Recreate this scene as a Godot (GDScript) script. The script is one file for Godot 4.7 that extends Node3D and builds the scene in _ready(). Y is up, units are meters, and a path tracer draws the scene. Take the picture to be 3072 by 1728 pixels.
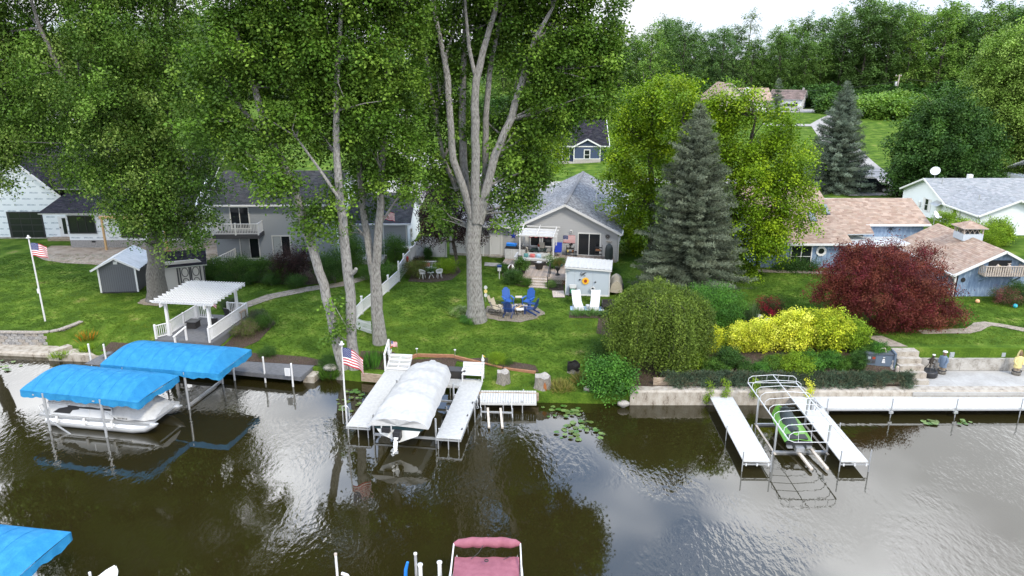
extends Node3D
# A canal-side neighbourhood seen from a drone: houses, lawns, docks and boats, tall cottonwoods, woods behind.

var rng := RandomNumberGenerator.new()
var M := {}
var used := {}
var boxes := {}
var clumps := {}

class Shape:
	var v := PackedVector3Array()
	var n := PackedVector3Array()
	var c := PackedColorArray()
	var u := PackedVector2Array()
	var i := PackedInt32Array()
	var col := Color.WHITE
	var x := Transform3D.IDENTITY
	func vert(p: Vector3, nn: Vector3, uv := Vector2.ZERO) -> int:
		v.append(x * p); n.append((x.basis * nn).normalized()); c.append(col); u.append(uv)
		return v.size() - 1
	# corners run counter-clockwise seen from outside
	func quad(a: Vector3, b: Vector3, cc: Vector3, d: Vector3, ua := Vector2(0, 1), ub := Vector2(1, 1), uc := Vector2(1, 0), ud := Vector2(0, 0)) -> void:
		var nn := (b - a).cross(cc - a)
		if nn.length_squared() < 1e-12:
			nn = (cc - a).cross(d - a)
		var s := vert(a, nn, ua)
		vert(b, nn, ub); vert(cc, nn, uc); vert(d, nn, ud)
		i.append_array([s, s + 2, s + 1, s, s + 3, s + 2])
	func tri(a: Vector3, b: Vector3, cc: Vector3) -> void:
		var nn := (b - a).cross(cc - a)
		var s := vert(a, nn)
		vert(b, nn); vert(cc, nn)
		i.append_array([s, s + 2, s + 1])
	func box(p: Vector3, s: Vector3, b := Basis.IDENTITY) -> void:
		var h := s / 2
		var k := []
		for e in [[-1, -1, -1], [1, -1, -1], [1, 1, -1], [-1, 1, -1], [-1, -1, 1], [1, -1, 1], [1, 1, 1], [-1, 1, 1]]:
			k.append(p + b * Vector3(e[0] * h.x, e[1] * h.y, e[2] * h.z))
		quad(k[4], k[5], k[6], k[7]); quad(k[1], k[0], k[3], k[2]); quad(k[5], k[1], k[2], k[6])
		quad(k[0], k[4], k[7], k[3]); quad(k[7], k[6], k[2], k[3]); quad(k[0], k[1], k[5], k[4])
	# a bar of rectangular section from a to b
	func bar(a: Vector3, b: Vector3, w: float, h: float) -> void:
		var d := (b - a)
		var l := d.length()
		d /= l
		var up := Vector3.UP if absf(d.y) < 0.95 else Vector3.BACK
		var side := d.cross(up).normalized()
		box((a + b) / 2, Vector3(w, h, l), Basis(side, d.cross(side), d))
	func tube(pts: Array, rads: Array, sides := 6, caps := true) -> void:
		var rings := []
		var ref := Vector3(0.31, 0.2, 0.93).normalized()
		for k in pts.size():
			var d: Vector3 = (pts[mini(k + 1, pts.size() - 1)] - pts[maxi(k - 1, 0)]).normalized()
			if absf(d.dot(ref)) > 0.9:
				ref = Vector3(0.93, 0.1, -0.3).normalized()
			var e := d.cross(ref).normalized()
			var f := d.cross(e).normalized()
			ref = e.cross(d).normalized() if k > 0 else ref
			var ring := []
			var r: float = rads[mini(k, rads.size() - 1)]
			for q in sides + 1:
				var a := TAU * q / sides
				var o := e * cos(a) + f * sin(a)
				ring.append(vert(pts[k] + o * r, o, Vector2(float(q) / sides, k)))
			rings.append(ring)
		for k in pts.size() - 1:
			for q in sides:
				var a: int = rings[k][q]; var b: int = rings[k][q + 1]; var cc: int = rings[k + 1][q + 1]; var d: int = rings[k + 1][q]
				i.append_array([a, cc, b, a, d, cc])
		if caps:
			for e in [0, pts.size() - 1]:
				var d: Vector3 = (pts[1] - pts[0]) if e else (pts[0] - pts[1])
				if e:
					d = pts[e] - pts[e - 1]
				var ctr := vert(pts[e], d)
				var s := v.size()
				for q in sides:
					v.append(v[rings[e][q]]); n.append((x.basis * d).normalized()); c.append(col); u.append(Vector2.ZERO)
				for q in sides:
					var a := s + q; var b := s + (q + 1) % sides
					i.append_array([ctr, a, b] if e == 0 else [ctr, b, a])
	# polygon in x-y (counter-clockwise seen from +z), pushed from z0 (back) to z1 (front)
	func prism(poly: PackedVector2Array, z0: float, z1: float) -> void:
		poly = poly.duplicate()
		if signed(poly) < 0: poly.reverse()
		var t := Geometry2D.triangulate_polygon(poly)
		for k in range(0, t.size(), 3):
			var a := poly[t[k]]; var b := poly[t[k + 1]]; var cc := poly[t[k + 2]]
			if (b - a).cross(cc - a) < 0:
				var w := b
				b = cc; cc = w
			tri(Vector3(a.x, a.y, z1), Vector3(b.x, b.y, z1), Vector3(cc.x, cc.y, z1))
			tri(Vector3(a.x, a.y, z0), Vector3(cc.x, cc.y, z0), Vector3(b.x, b.y, z0))
		for k in poly.size():
			var a := poly[k]; var b := poly[(k + 1) % poly.size()]
			quad(Vector3(a.x, a.y, z0), Vector3(b.x, b.y, z0), Vector3(b.x, b.y, z1), Vector3(a.x, a.y, z1))
	func signed(p: PackedVector2Array) -> float:
		var s := 0.0
		for k in p.size():
			s += p[k].cross(p[(k + 1) % p.size()])
		return s
	# profile of (radius, height) from bottom to top, turned about y
	func lathe(pr: Array, sides := 16, at := Vector3.ZERO, squash := Vector3.ONE) -> void:
		var rings := []
		for k in pr.size():
			var ring := []
			var d: Vector2 = pr[mini(k + 1, pr.size() - 1)] - pr[maxi(k - 1, 0)]
			for q in sides + 1:
				var a := TAU * q / sides
				var o := Vector3(cos(a), 0, sin(a))
				ring.append(vert(at + Vector3(o.x * pr[k].x, pr[k].y, o.z * pr[k].x) * squash, (o * d.y - Vector3.UP * d.x) / squash + o * 1e-4, Vector2(float(q) / sides, k)))
			rings.append(ring)
		for k in pr.size() - 1:
			for q in sides:
				i.append_array([rings[k][q], rings[k][q + 1], rings[k + 1][q + 1], rings[k][q], rings[k + 1][q + 1], rings[k + 1][q]])
	# a sheet of rows of points, seen from the side where rows run up and columns run right
	func sheet(rows: Array, smooth := true, uv := true) -> void:
		var h := rows.size(); var w: int = rows[0].size()
		var id := []
		for r in h:
			var line := []
			for k in w:
				var dx: Vector3 = rows[r][mini(k + 1, w - 1)] - rows[r][maxi(k - 1, 0)]
				var dy: Vector3 = rows[mini(r + 1, h - 1)][k] - rows[maxi(r - 1, 0)][k]
				line.append(vert(rows[r][k], dx.cross(dy), Vector2(float(k) / (w - 1), 1.0 - float(r) / (h - 1))))
			id.append(line)
		for r in h - 1:
			for k in w - 1:
				if smooth:
					i.append_array([id[r][k], id[r + 1][k + 1], id[r][k + 1], id[r][k], id[r + 1][k], id[r + 1][k + 1]])
				else:
					quad(rows[r][k], rows[r][k + 1], rows[r + 1][k + 1], rows[r + 1][k])
	func done() -> ArrayMesh:
		var a := []
		a.resize(Mesh.ARRAY_MAX)
		a[Mesh.ARRAY_VERTEX] = v; a[Mesh.ARRAY_NORMAL] = n; a[Mesh.ARRAY_COLOR] = c; a[Mesh.ARRAY_TEX_UV] = u; a[Mesh.ARRAY_INDEX] = i
		var m := ArrayMesh.new()
		m.add_surface_from_arrays(Mesh.PRIMITIVE_TRIANGLES, a)
		return m

func numbered(called: String) -> String:
	used[called] = used.get(called, -1) + 1
	return called if used[called] == 0 else "%s_%03d" % [called, used[called]]

func thing(called: String, label: String, category: String, at := Vector3.ZERO, turn := 0.0, group := "") -> Node3D:
	var o := Node3D.new()
	o.name = numbered(called)
	add_child(o)
	o.position = at
	o.rotation_degrees.y = turn
	o.set_meta("label", label); o.set_meta("category", category)
	if group: o.set_meta("group", group)
	return o

func copy(src: Node3D, at: Vector3, turn: float, label := "") -> Node3D:
	var o: Node3D = src.duplicate()
	o.name = numbered(String(src.name).rstrip("0123456789").trim_suffix("_"))
	add_child(o)
	o.position = at
	o.rotation_degrees.y = turn
	if label: o.set_meta("label", label)
	return o

func part(called: String, s, m: Material, parent: Node, stuff := false) -> MeshInstance3D:
	var o := MeshInstance3D.new()
	o.name = called if parent != self else numbered(called)
	o.mesh = s.done() if s is Shape else s
	o.material_override = m
	parent.add_child(o, true)
	if stuff: o.set_meta("kind", "stuff")
	return o

func setting(called: String, s, m: Material, parent: Node = self) -> MeshInstance3D:
	var o := part(called, s, m, parent)
	if parent == self: o.set_meta("kind", "structure")
	return o

# one box-shaped piece; alike pieces share a mesh
func bx(called: String, parent: Node, p: Vector3, s: Vector3, m: Material, r := Vector3.ZERO) -> MeshInstance3D:
	if not boxes.has(s):
		var b := BoxMesh.new()
		b.size = s
		boxes[s] = b
	var o := MeshInstance3D.new()
	o.name = called
	o.mesh = boxes[s]
	o.material_override = m
	parent.add_child(o, true)
	o.position = p
	o.rotation_degrees = r
	return o

func tub(called: String, parent: Node, pts: Array, rads: Array, m: Material, sides := 7) -> MeshInstance3D:
	var s := Shape.new()
	s.tube(pts, rads, sides)
	return part(called, s, m, parent)

func lin(r: float, g: float, b: float) -> Color:
	return Color(r, g, b).linear_to_srgb()

func mat(r: float, g: float, b: float, rough := 0.7, metal := 0.0, spec := 0.5) -> StandardMaterial3D:
	var m := StandardMaterial3D.new()
	m.albedo_color = lin(r, g, b)
	m.roughness = rough
	m.metallic = metal
	m.metallic_specular = spec
	return m

func vmat(rough := 0.8, back := 0.0) -> StandardMaterial3D:
	var m := StandardMaterial3D.new()
	m.vertex_color_use_as_albedo = true
	m.roughness = rough
	m.metallic_specular = 0.3
	m.cull_mode = BaseMaterial3D.CULL_DISABLED
	if back > 0.0:
		m.backlight_enabled = true
		m.backlight = Color(back * 0.85, back, back * 0.45)
	return m

func noise_img(seed_: int, freq: float, w := 512, h := 512, oct := 5, kind := FastNoiseLite.TYPE_SIMPLEX_SMOOTH) -> Image:
	var f := FastNoiseLite.new()
	f.seed = seed_
	f.noise_type = kind
	f.frequency = freq
	f.fractal_octaves = oct
	return f.get_seamless_image(w, h)

# a colour texture: noise bytes looked up in a ramp of linear colours [[at, r, g, b], ...]
func ramp_tex(im: Image, ramp: Array, im2: Image = null, k2 := 0.0) -> ImageTexture:
	var table := PackedByteArray()
	for t in 256:
		var f := t / 255.0
		var a: Array = ramp[0]
		var b: Array = ramp[-1]
		for q in ramp.size() - 1:
			if f >= ramp[q][0] and f <= ramp[q + 1][0]:
				a = ramp[q]; b = ramp[q + 1]
		var w := clampf((f - a[0]) / maxf(b[0] - a[0], 0.001), 0, 1)
		var cc := lin(lerpf(a[1], b[1], w), lerpf(a[2], b[2], w), lerpf(a[3], b[3], w))
		table.append_array([cc.r8, cc.g8, cc.b8])
	var src := im.get_data()
	var s2 := im2.get_data() if im2 else PackedByteArray()
	var dst := PackedByteArray()
	dst.resize(src.size() * 3)
	for k in src.size():
		var t := int(src[k])
		if im2: t = clampi(t + int((s2[k] - 128) * k2), 0, 255)
		dst[k * 3] = table[t * 3]; dst[k * 3 + 1] = table[t * 3 + 1]; dst[k * 3 + 2] = table[t * 3 + 2]
	return ImageTexture.create_from_image(Image.create_from_data(im.get_width(), im.get_height(), false, Image.FORMAT_RGB8, dst))

# material whose colour and relief come from noise, mapped in world space; metres is the size of one tile
func noisy(seed_: int, freq: float, ramp: Array, metres, rough := 0.9, relief := 0.0, size := 512, stretch := Vector2(1, 1)) -> StandardMaterial3D:
	var m := StandardMaterial3D.new()
	var im := noise_img(seed_, freq, size, size)
	var im2 := noise_img(seed_ + 7, freq * 6.0, size, size, 3)
	m.albedo_texture = ramp_tex(im, ramp, im2, 0.5)
	m.roughness = rough
	m.metallic_specular = 0.3
	m.uv1_triplanar = true
	m.uv1_world_triplanar = true
	m.uv1_scale = (Vector3.ONE / metres) if metres is float else Vector3(1.0 / metres.x, 1.0 / metres.y, 1.0 / metres.z)
	if relief > 0.0:
		m.heightmap_enabled = true
		m.heightmap_texture = ImageTexture.create_from_image(im2)
		m.heightmap_scale = relief
	return m

# ------------------------------------------------------------------ walls, roofs, windows
# horizontal lap boards on the plane z = z0 of the shape's own frame; edges: [[y, x_left, x_right], ...] from bottom to top
func lap_wall(s: Shape, edges: Array, z0: float, course := 0.11, lip := 0.026) -> void:
	var y: float = edges[0][0]
	var top: float = edges[-1][0]
	while y < top - 0.005:
		var y2 := minf(y + course, top)
		var a := edge_at(edges, y); var b := edge_at(edges, y2)
		s.quad(Vector3(a.x, y, z0 + lip), Vector3(a.y, y, z0 + lip), Vector3(b.y, y2, z0 + 0.001), Vector3(b.x, y2, z0 + 0.001))
		s.quad(Vector3(a.x, y, z0), Vector3(a.y, y, z0), Vector3(a.y, y, z0 + lip), Vector3(a.x, y, z0 + lip))
		y = y2
func edge_at(edges: Array, y: float) -> Vector2:
	for k in edges.size() - 1:
		if y <= edges[k + 1][0] + 0.0001:
			var t: float = clampf((y - edges[k][0]) / maxf(edges[k + 1][0] - edges[k][0], 0.001), 0, 1)
			return Vector2(lerpf(edges[k][1], edges[k + 1][1], t), lerpf(edges[k][2], edges[k + 1][2], t))
	return Vector2(edges[-1][1], edges[-1][2])

# one roof plane: a = eave left, b = eave right, c = ridge right, d = ridge left, seen from outside
func roof_plane(parent: Node, a: Vector3, b: Vector3, c: Vector3, d: Vector3, pal: Array, course := 0.16, tab := 0.32, thick := 0.12, trim: Material = null) -> void:
	var nn := (b - a).cross(d - a).normalized()
	if nn.length() < 0.5: nn = (b - a).cross(c - a).normalized()
	var slab := Shape.new()
	var o := nn * thick
	slab.quad(a, b, c, d)
	slab.quad(b - o, a - o, d - o, c - o)
	slab.quad(a - o, b - o, b, a); slab.quad(b - o, c - o, c, b); slab.quad(c - o, d - o, d, c); slab.quad(d - o, a - o, a, d)
	var roof := part("roof", slab, trim if trim else M.white_trim, parent)
	var s := Shape.new()
	var rows := int(maxf(2, ((d + c) / 2 - (a + b) / 2).length() / course))
	for r in rows:
		var t0 := float(r) / rows; var t1 := float(r + 1.35) / rows
		t1 = minf(t1, 1.0)
		var l0 := a.lerp(d, t0); var r0 := b.lerp(c, t0); var l1 := a.lerp(d, t1); var r1 := b.lerp(c, t1)
		var w := (r0 - l0).length()
		var k := maxi(1, int(w / tab))
		var cuts := [0.0]
		for q in range(1, k):
			cuts.append((q + (0.5 if r % 2 else 0.0) + rng.randf_range(-0.2, 0.2)) / k)
		cuts.append(1.0)
		for q in cuts.size() - 1:
			var f0: float = clampf(cuts[q], 0, 1); var f1: float = clampf(cuts[q + 1], 0, 1)
			var base: Color = pal[rng.randi() % pal.size()]
			var g := rng.randf_range(0.88, 1.12)
			s.col = Color(base.r * g, base.g * g, base.b * g)
			var up := nn * rng.randf_range(0.014, 0.024)
			var lo := nn * 0.004
			var p := l0.lerp(r0, f0) + up; var e := l0.lerp(r0, f1) + up
			s.quad(p, e, l1.lerp(r1, f1) + lo, l1.lerp(r1, f0) + lo)
			s.quad(p - up, e - up, e, p)
	part("shingles", s, M.shingle, roof, true)

# a window on the plane z = 0 of the given node (facing +z): frame proud of the wall, panes a little behind it
func window(parent: Node, ctr: Vector3, w: float, h: float, cols: int, rows: int, frame: Material, glass: Material, fw := 0.09, called := "window", turn := 0.0) -> Node3D:
	var o := Node3D.new()
	o.name = called
	parent.add_child(o, true)
	o.position = ctr
	o.rotation_degrees.y = turn
	var s := Shape.new()
	s.box(Vector3(0, h / 2 - fw / 2, 0.03), Vector3(w, fw, 0.09)); s.box(Vector3(0, -h / 2 + fw / 2, 0.035), Vector3(w + 0.06, fw, 0.11))
	s.box(Vector3(-w / 2 + fw / 2, 0, 0.03), Vector3(fw, h - fw * 2, 0.085)); s.box(Vector3(w / 2 - fw / 2, 0, 0.03), Vector3(fw, h - fw * 2, 0.085))
	var iw := w - fw * 2; var ih := h - fw * 2
	for k in range(1, cols):
		s.box(Vector3(-iw / 2 + iw * k / cols, 0, 0.026), Vector3(fw * 0.6, ih, 0.07))
	for k in range(1, rows):
		s.box(Vector3(0, -ih / 2 + ih * k / rows, 0.025), Vector3(iw, fw * 0.5, 0.06))
	part("frame", s, frame, o)
	for k in cols:
		for q in rows:
			bx("pane", o, Vector3(-iw / 2 + iw * (k + 0.5) / cols, -ih / 2 + ih * (q + 0.5) / rows, 0.022), Vector3(iw / cols, ih / rows, 0.012), glass)
	return o

func fan(called: String, parent: Node, pts: PackedVector2Array, z0: float, z1: float, m: Material, x := Transform3D.IDENTITY) -> MeshInstance3D:
	var s := Shape.new()
	s.x = x
	s.prism(pts, z0, z1)
	return part(called, s, m, parent)

func v2(a: Array) -> PackedVector2Array:
	var p := PackedVector2Array()
	for k in range(0, a.size(), 2):
		p.append(Vector2(a[k], a[k + 1]))
	return p

func v3(x: float, y: float, z: float) -> Vector3:
	return Vector3(x, y, z)

func _ready() -> void:
	rng.seed = 20240611
	environment()
	materials()
	ground()
	houses()
	shore()
	docks()
	boats()
	yard()
	street()
	trees()

func environment() -> void:
	var cam := Camera3D.new()
	cam.name = "camera"
	add_child(cam)
	cam.position = Vector3(0, 17.7, 0)
	cam.rotation_degrees.x = -17.62
	cam.fov = 42.31
	cam.far = 4000.0
	cam.current = true
	var sun := DirectionalLight3D.new()
	sun.name = "sun"
	add_child(sun)
	sun.rotation_degrees = Vector3(-48, 36, 0)
	sun.light_color = Color(1.0, 0.96, 0.88)
	sun.light_energy = 0.62
	sun.light_angular_distance = 10.0
	sun.shadow_enabled = true
	var env := Environment.new()
	env.background_mode = Environment.BG_SKY
	var sky := Sky.new()
	var pano := PanoramaSkyMaterial.new()
	pano.panorama = ImageTexture.create_from_image(cloud_image())
	sky.sky_material = pano
	env.sky = sky
	env.background_energy_multiplier = 1.0
	env.tonemap_mode = Environment.TONE_MAPPER_LINEAR
	env.tonemap_exposure = 1.85
	env.sdfgi_enabled = true
	env.ssao_enabled = true
	env.ssil_enabled = true
	var we := WorldEnvironment.new()
	we.name = "world_environment"
	we.environment = env
	add_child(we)

# broken bright cloud over blue, the same all round
func cloud_image() -> Image:
	var f := FastNoiseLite.new()
	f.seed = 5
	f.noise_type = FastNoiseLite.TYPE_SIMPLEX_SMOOTH
	f.frequency = 1.0
	f.fractal_octaves = 6
	f.fractal_gain = 0.52
	var w := 1024; var h := 512
	var im := Image.create(w, h, false, Image.FORMAT_RGBF)
	for y in h:
		var el := (0.5 - (y + 0.5) / h) * PI
		for x in w:
			var az := (x + 0.5) / w * TAU
			var d := Vector3(cos(el) * sin(az), sin(el), -cos(el) * cos(az))
			var up := maxf(d.y, 0.02)
			var p := d / (up + 0.22)
			var a := f.get_noise_3d(p.x * 0.55 + 3.0, 1.7, p.z * 0.55)
			var b := f.get_noise_3d(p.x * 1.3, 9.4, p.z * 1.3 + 2.0)
			var cover := smoothstep(-0.22, 0.14, a)
			var hz := pow(1.0 - up, 4.0)
			var blue := Color(0.20, 0.36, 0.68).lerp(Color(0.62, 0.72, 0.84), hz)
			# an overcast sky is brightest overhead
			var lum := lerpf(0.36, 2.6, smoothstep(-0.04, 0.62, up))
			var br := clampf(1.0 + b * 0.95, 0.55, 1.35) * lum
			var cl := Color(br * 0.97, br * 0.985, br * 1.02)
			var bl := Color(blue.r, blue.g, blue.b) * lerpf(1.0, 1.5, up)
			im.set_pixel(x, y, bl.lerp(cl, maxf(cover, hz * 0.6)))
	return im

func materials() -> void:
	M.white_trim = mat(0.62, 0.62, 0.61, 0.55)
	M.white = mat(0.6, 0.6, 0.6, 0.5)
	M.white_dock = noisy(301, 0.02, [[0, 0.4, 0.4, 0.39], [0.5, 0.46, 0.46, 0.45], [1, 0.52, 0.52, 0.51]], 2.5, 0.55)
	M.alu = mat(0.62, 0.63, 0.64, 0.38, 0.75)
	M.galv = mat(0.5, 0.51, 0.52, 0.45, 0.7)
	M.black = mat(0.018, 0.018, 0.02, 0.5)
	M.black_gloss = mat(0.012, 0.012, 0.014, 0.18)
	M.rubber = mat(0.02, 0.02, 0.02, 0.85)
	M.glass = mat(0.012, 0.015, 0.018, 0.06)
	M.glass_pale = mat(0.16, 0.18, 0.19, 0.1)
	M.curtain = mat(0.55, 0.58, 0.6, 0.9)
	M.shingle = vmat(0.95)
	M.tint = vmat(0.75)
	M.cloth = vmat(0.92)
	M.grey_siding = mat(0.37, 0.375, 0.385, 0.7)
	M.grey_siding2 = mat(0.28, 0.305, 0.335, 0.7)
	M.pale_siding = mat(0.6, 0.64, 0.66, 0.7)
	M.navy_siding = mat(0.03, 0.05, 0.1, 0.7)
	M.beige_siding = mat(0.55, 0.48, 0.4, 0.75)
	M.blue_wood = noisy(17, 0.012, [[0, 0.14, 0.205, 0.3], [0.42, 0.18, 0.25, 0.36], [0.65, 0.22, 0.3, 0.41], [0.85, 0.3, 0.38, 0.48], [1, 0.42, 0.48, 0.55]], Vector3(1.6, 5.0, 1.6), 0.85, 0.6)
	M.wood = noisy(23, 0.015, [[0, 0.16, 0.12, 0.085], [0.5, 0.3, 0.235, 0.17], [1, 0.42, 0.34, 0.26]], Vector3(3.0, 0.7, 3.0), 0.9, 0.5)
	M.new_wood = noisy(24, 0.015, [[0, 0.45, 0.27, 0.12], [1, 0.62, 0.42, 0.22]], Vector3(0.6, 3.0, 0.6), 0.85)
	M.red_wood = noisy(25, 0.015, [[0, 0.2, 0.09, 0.05], [1, 0.36, 0.19, 0.11]], Vector3(3.0, 0.6, 3.0), 0.9)
	M.weathered = noisy(29, 0.015, [[0, 0.26, 0.22, 0.19], [0.5, 0.42, 0.36, 0.31], [1, 0.56, 0.5, 0.44]], Vector3(0.7, 0.7, 2.5), 0.9, 0.4)
	M.grey_deck = noisy(31, 0.015, [[0, 0.085, 0.087, 0.095], [1, 0.15, 0.152, 0.16]], Vector3(2.5, 1.0, 0.8), 0.75)
	M.concrete = noisy(37, 0.01, [[0, 0.2, 0.18, 0.155], [0.35, 0.3, 0.28, 0.25], [0.6, 0.36, 0.34, 0.31], [1, 0.42, 0.4, 0.37]], 4.0, 0.9, 0.5)
	M.old_concrete = noisy(38, 0.012, [[0, 0.17, 0.14, 0.11], [0.3, 0.3, 0.265, 0.22], [0.6, 0.36, 0.325, 0.275], [1, 0.42, 0.385, 0.335]], Vector3(3.0, 6.0, 3.0), 0.92, 0.3)
	M.patio = noisy(39, 0.008, [[0, 0.28, 0.27, 0.25], [0.5, 0.34, 0.33, 0.31], [1, 0.39, 0.38, 0.36]], 5.0, 0.85, 0.2)
	M.block = noisy(41, 0.02, [[0, 0.16, 0.16, 0.165], [0.5, 0.3, 0.29, 0.28], [1, 0.46, 0.44, 0.42]], 1.2, 0.95, 1.5)
	M.road = noisy(43, 0.01, [[0, 0.22, 0.21, 0.2], [0.5, 0.28, 0.265, 0.25], [1, 0.34, 0.325, 0.31]], 9.0, 0.9)
	M.path = noisy(44, 0.012, [[0, 0.2, 0.165, 0.13], [0.5, 0.27, 0.225, 0.18], [1, 0.34, 0.29, 0.24]], 3.0, 0.9, 0.4)
	M.sand = noisy(45, 0.01, [[0, 0.2, 0.15, 0.105], [0.4, 0.3, 0.235, 0.175], [1, 0.38, 0.32, 0.25]], 7.0, 0.95, 4.0)
	M.mulch = noisy(46, 0.03, [[0, 0.03, 0.02, 0.015], [0.5, 0.085, 0.058, 0.045], [1, 0.19, 0.14, 0.11]], 1.5, 0.97, 5.0)
	M.pebble = noisy(47, 0.05, [[0, 0.1, 0.08, 0.06], [0.45, 0.25, 0.21, 0.165], [1, 0.42, 0.37, 0.3]], 1.5, 0.95, 4.0)
	M.bark = noisy(48, 0.014, [[0, 0.09, 0.084, 0.077], [0.4, 0.3, 0.287, 0.265], [0.6, 0.43, 0.415, 0.388], [1, 0.58, 0.56, 0.53]], Vector3(0.45, 2.6, 0.45), 0.95, 6.0)
	M.bark_dark = noisy(49, 0.014, [[0, 0.03, 0.026, 0.022], [0.5, 0.1, 0.088, 0.075], [1, 0.2, 0.18, 0.155]], Vector3(0.6, 2.0, 0.6), 0.95, 5.0)
	M.bark_grey = noisy(50, 0.014, [[0, 0.1, 0.094, 0.086], [0.5, 0.22, 0.208, 0.192], [1, 0.36, 0.345, 0.325]], Vector3(0.5, 2.2, 0.5), 0.95, 6.0)
	M.canopy = noisy(51, 0.012, [[0, 0.014, 0.15, 0.33], [0.5, 0.02, 0.185, 0.38], [1, 0.034, 0.23, 0.42]], 3.0, 0.72, 0.6)
	M.vinyl = noisy(53, 0.01, [[0, 0.36, 0.36, 0.355], [1, 0.48, 0.48, 0.475]], 2.0, 0.6, 1.2)
	M.pink = noisy(54, 0.01, [[0, 0.22, 0.075, 0.1], [1, 0.31, 0.12, 0.15]], 2.0, 0.8, 0.8)
	M.pink_dark = noisy(55, 0.01, [[0, 0.3, 0.06, 0.11], [1, 0.42, 0.12, 0.18]], 2.0, 0.8, 0.8)
	M.lime = mat(0.09, 0.24, 0.025, 0.3)
	M.teal_dark = mat(0.01, 0.03, 0.035, 0.35)
	M.adirondack = mat(0.015, 0.09, 0.36, 0.5)
	M.chair_navy = mat(0.012, 0.04, 0.16, 0.5)
	M.royal = mat(0.01, 0.04, 0.36, 0.6)
	M.shed_blue = mat(0.42, 0.47, 0.52, 0.6)
	M.beige = mat(0.46, 0.42, 0.34, 0.85)
	M.bronze = mat(0.06, 0.05, 0.04, 0.5, 0.4)
	M.planter = mat(0.03, 0.026, 0.024, 0.6)
	M.green = mat(0.02, 0.16, 0.08, 0.5)
	M.terracotta = mat(0.35, 0.16, 0.08, 0.8)
	M.red = mat(0.45, 0.02, 0.02, 0.5)
	M.yellow = mat(0.72, 0.58, 0.2, 0.7)
	M.char = noisy(56, 0.02, [[0, 0.006, 0.006, 0.006], [1, 0.03, 0.028, 0.026]], 0.6, 0.8, 3.0)
	M.stump = noisy(57, 0.016, [[0, 0.09, 0.08, 0.07], [0.5, 0.3, 0.27, 0.23], [1, 0.5, 0.47, 0.42]], Vector3(0.3, 2.0, 0.3), 0.95, 5.0)
	M.rock = noisy(58, 0.02, [[0, 0.22, 0.2, 0.18], [1, 0.52, 0.49, 0.45]], 0.8, 0.92, 2.0)
	M.deck_tones = [noisy(63, 0.015, [[0, 0.22, 0.17, 0.14], [1, 0.36, 0.3, 0.25]], Vector3(0.6, 0.6, 3.0), 0.9), noisy(64, 0.015, [[0, 0.26, 0.21, 0.17], [1, 0.4, 0.33, 0.28]], Vector3(0.6, 0.6, 3.0), 0.9), noisy(65, 0.015, [[0, 0.2, 0.16, 0.135], [1, 0.33, 0.28, 0.24]], Vector3(0.6, 0.6, 3.0), 0.9)]
	M.green_glass = mat(0.012, 0.04, 0.035, 0.12)
	M.pillow_teal = mat(0.08, 0.22, 0.22, 0.9)
	M.pillow_red = mat(0.5, 0.12, 0.12, 0.9)
	M.pillow_pale = mat(0.34, 0.48, 0.6, 0.9)
	M.sling = mat(0.36, 0.31, 0.22, 0.85)
	M.towel = noisy(66, 0.03, [[0, 0.5, 0.52, 0.53], [1, 0.72, 0.73, 0.73]], 0.8, 0.95, 1.5)
	M.tarp = noisy(67, 0.012, [[0, 0.3, 0.26, 0.19], [1, 0.42, 0.37, 0.29]], 1.5, 0.85, 1.0)
	M.rot = mat(0.28, 0.1, 0.03, 0.95)
	M.denim = noisy(68, 0.03, [[0, 0.07, 0.1, 0.16], [1, 0.22, 0.28, 0.36]], 0.5, 0.9)
	M.cap_white = mat(0.6, 0.58, 0.55, 0.8)
	M.rain_yellow = mat(0.6, 0.5, 0.22, 0.75)
	M.face_wood = mat(0.16, 0.1, 0.06, 0.85)
	M.box_grey = mat(0.3, 0.33, 0.34, 0.6)
	M.slate = mat(0.09, 0.12, 0.16, 0.7)
	M.slate_dark = mat(0.06, 0.07, 0.085, 0.7)
	M.plaque_a = mat(0.3, 0.35, 0.35, 0.7)
	M.rope = mat(0.5, 0.44, 0.35, 0.95)
	M.ball_orange = mat(0.7, 0.38, 0.18, 0.5)
	M.ball_teal = mat(0.02, 0.35, 0.42, 0.5)
	M.mint = mat(0.25, 0.6, 0.48, 0.6)
	M.silver = mat(0.5, 0.5, 0.5, 0.3, 0.5)
	M.print_grey = mat(0.45, 0.46, 0.5, 0.7)
	M.stem_green = mat(0.05, 0.13, 0.02, 0.8)
	M.alu_bright = mat(0.7, 0.71, 0.72, 0.32, 0.55)
	M.gelcoat = mat(0.72, 0.72, 0.7, 0.2)
	M.gelcoat_dark = mat(0.05, 0.055, 0.055, 0.3)
	M.cover_black = mat(0.02, 0.028, 0.028, 0.55)
	M.bunk = noisy(62, 0.02, [[0, 0.36, 0.3, 0.24], [1, 0.58, 0.53, 0.46]], 1.5, 0.9)
	M.bumper_blue = mat(0.01, 0.18, 0.6, 0.4)
	M.pad_green = mat(0.049, 0.119, 0.017, 0.45)
	M.pad_pale = mat(0.112, 0.175, 0.042, 0.45)
	M.pad_olive = mat(0.070, 0.105, 0.014, 0.45)
	M.mid_dark = mat(0.045, 0.045, 0.05, 0.7)
	M.glass_dark = mat(0.02, 0.023, 0.022, 0.08)
	M.pale_metal = noisy(61, 0.01, [[0, 0.42, 0.44, 0.45], [1, 0.58, 0.6, 0.61]], 3.0, 0.5)
	M.dish = mat(0.55, 0.56, 0.57, 0.5)
	M.petal = mat(0.85, 0.42, 0.02, 0.5)
	M.petal_deep = mat(0.8, 0.5, 0.05, 0.5)
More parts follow.
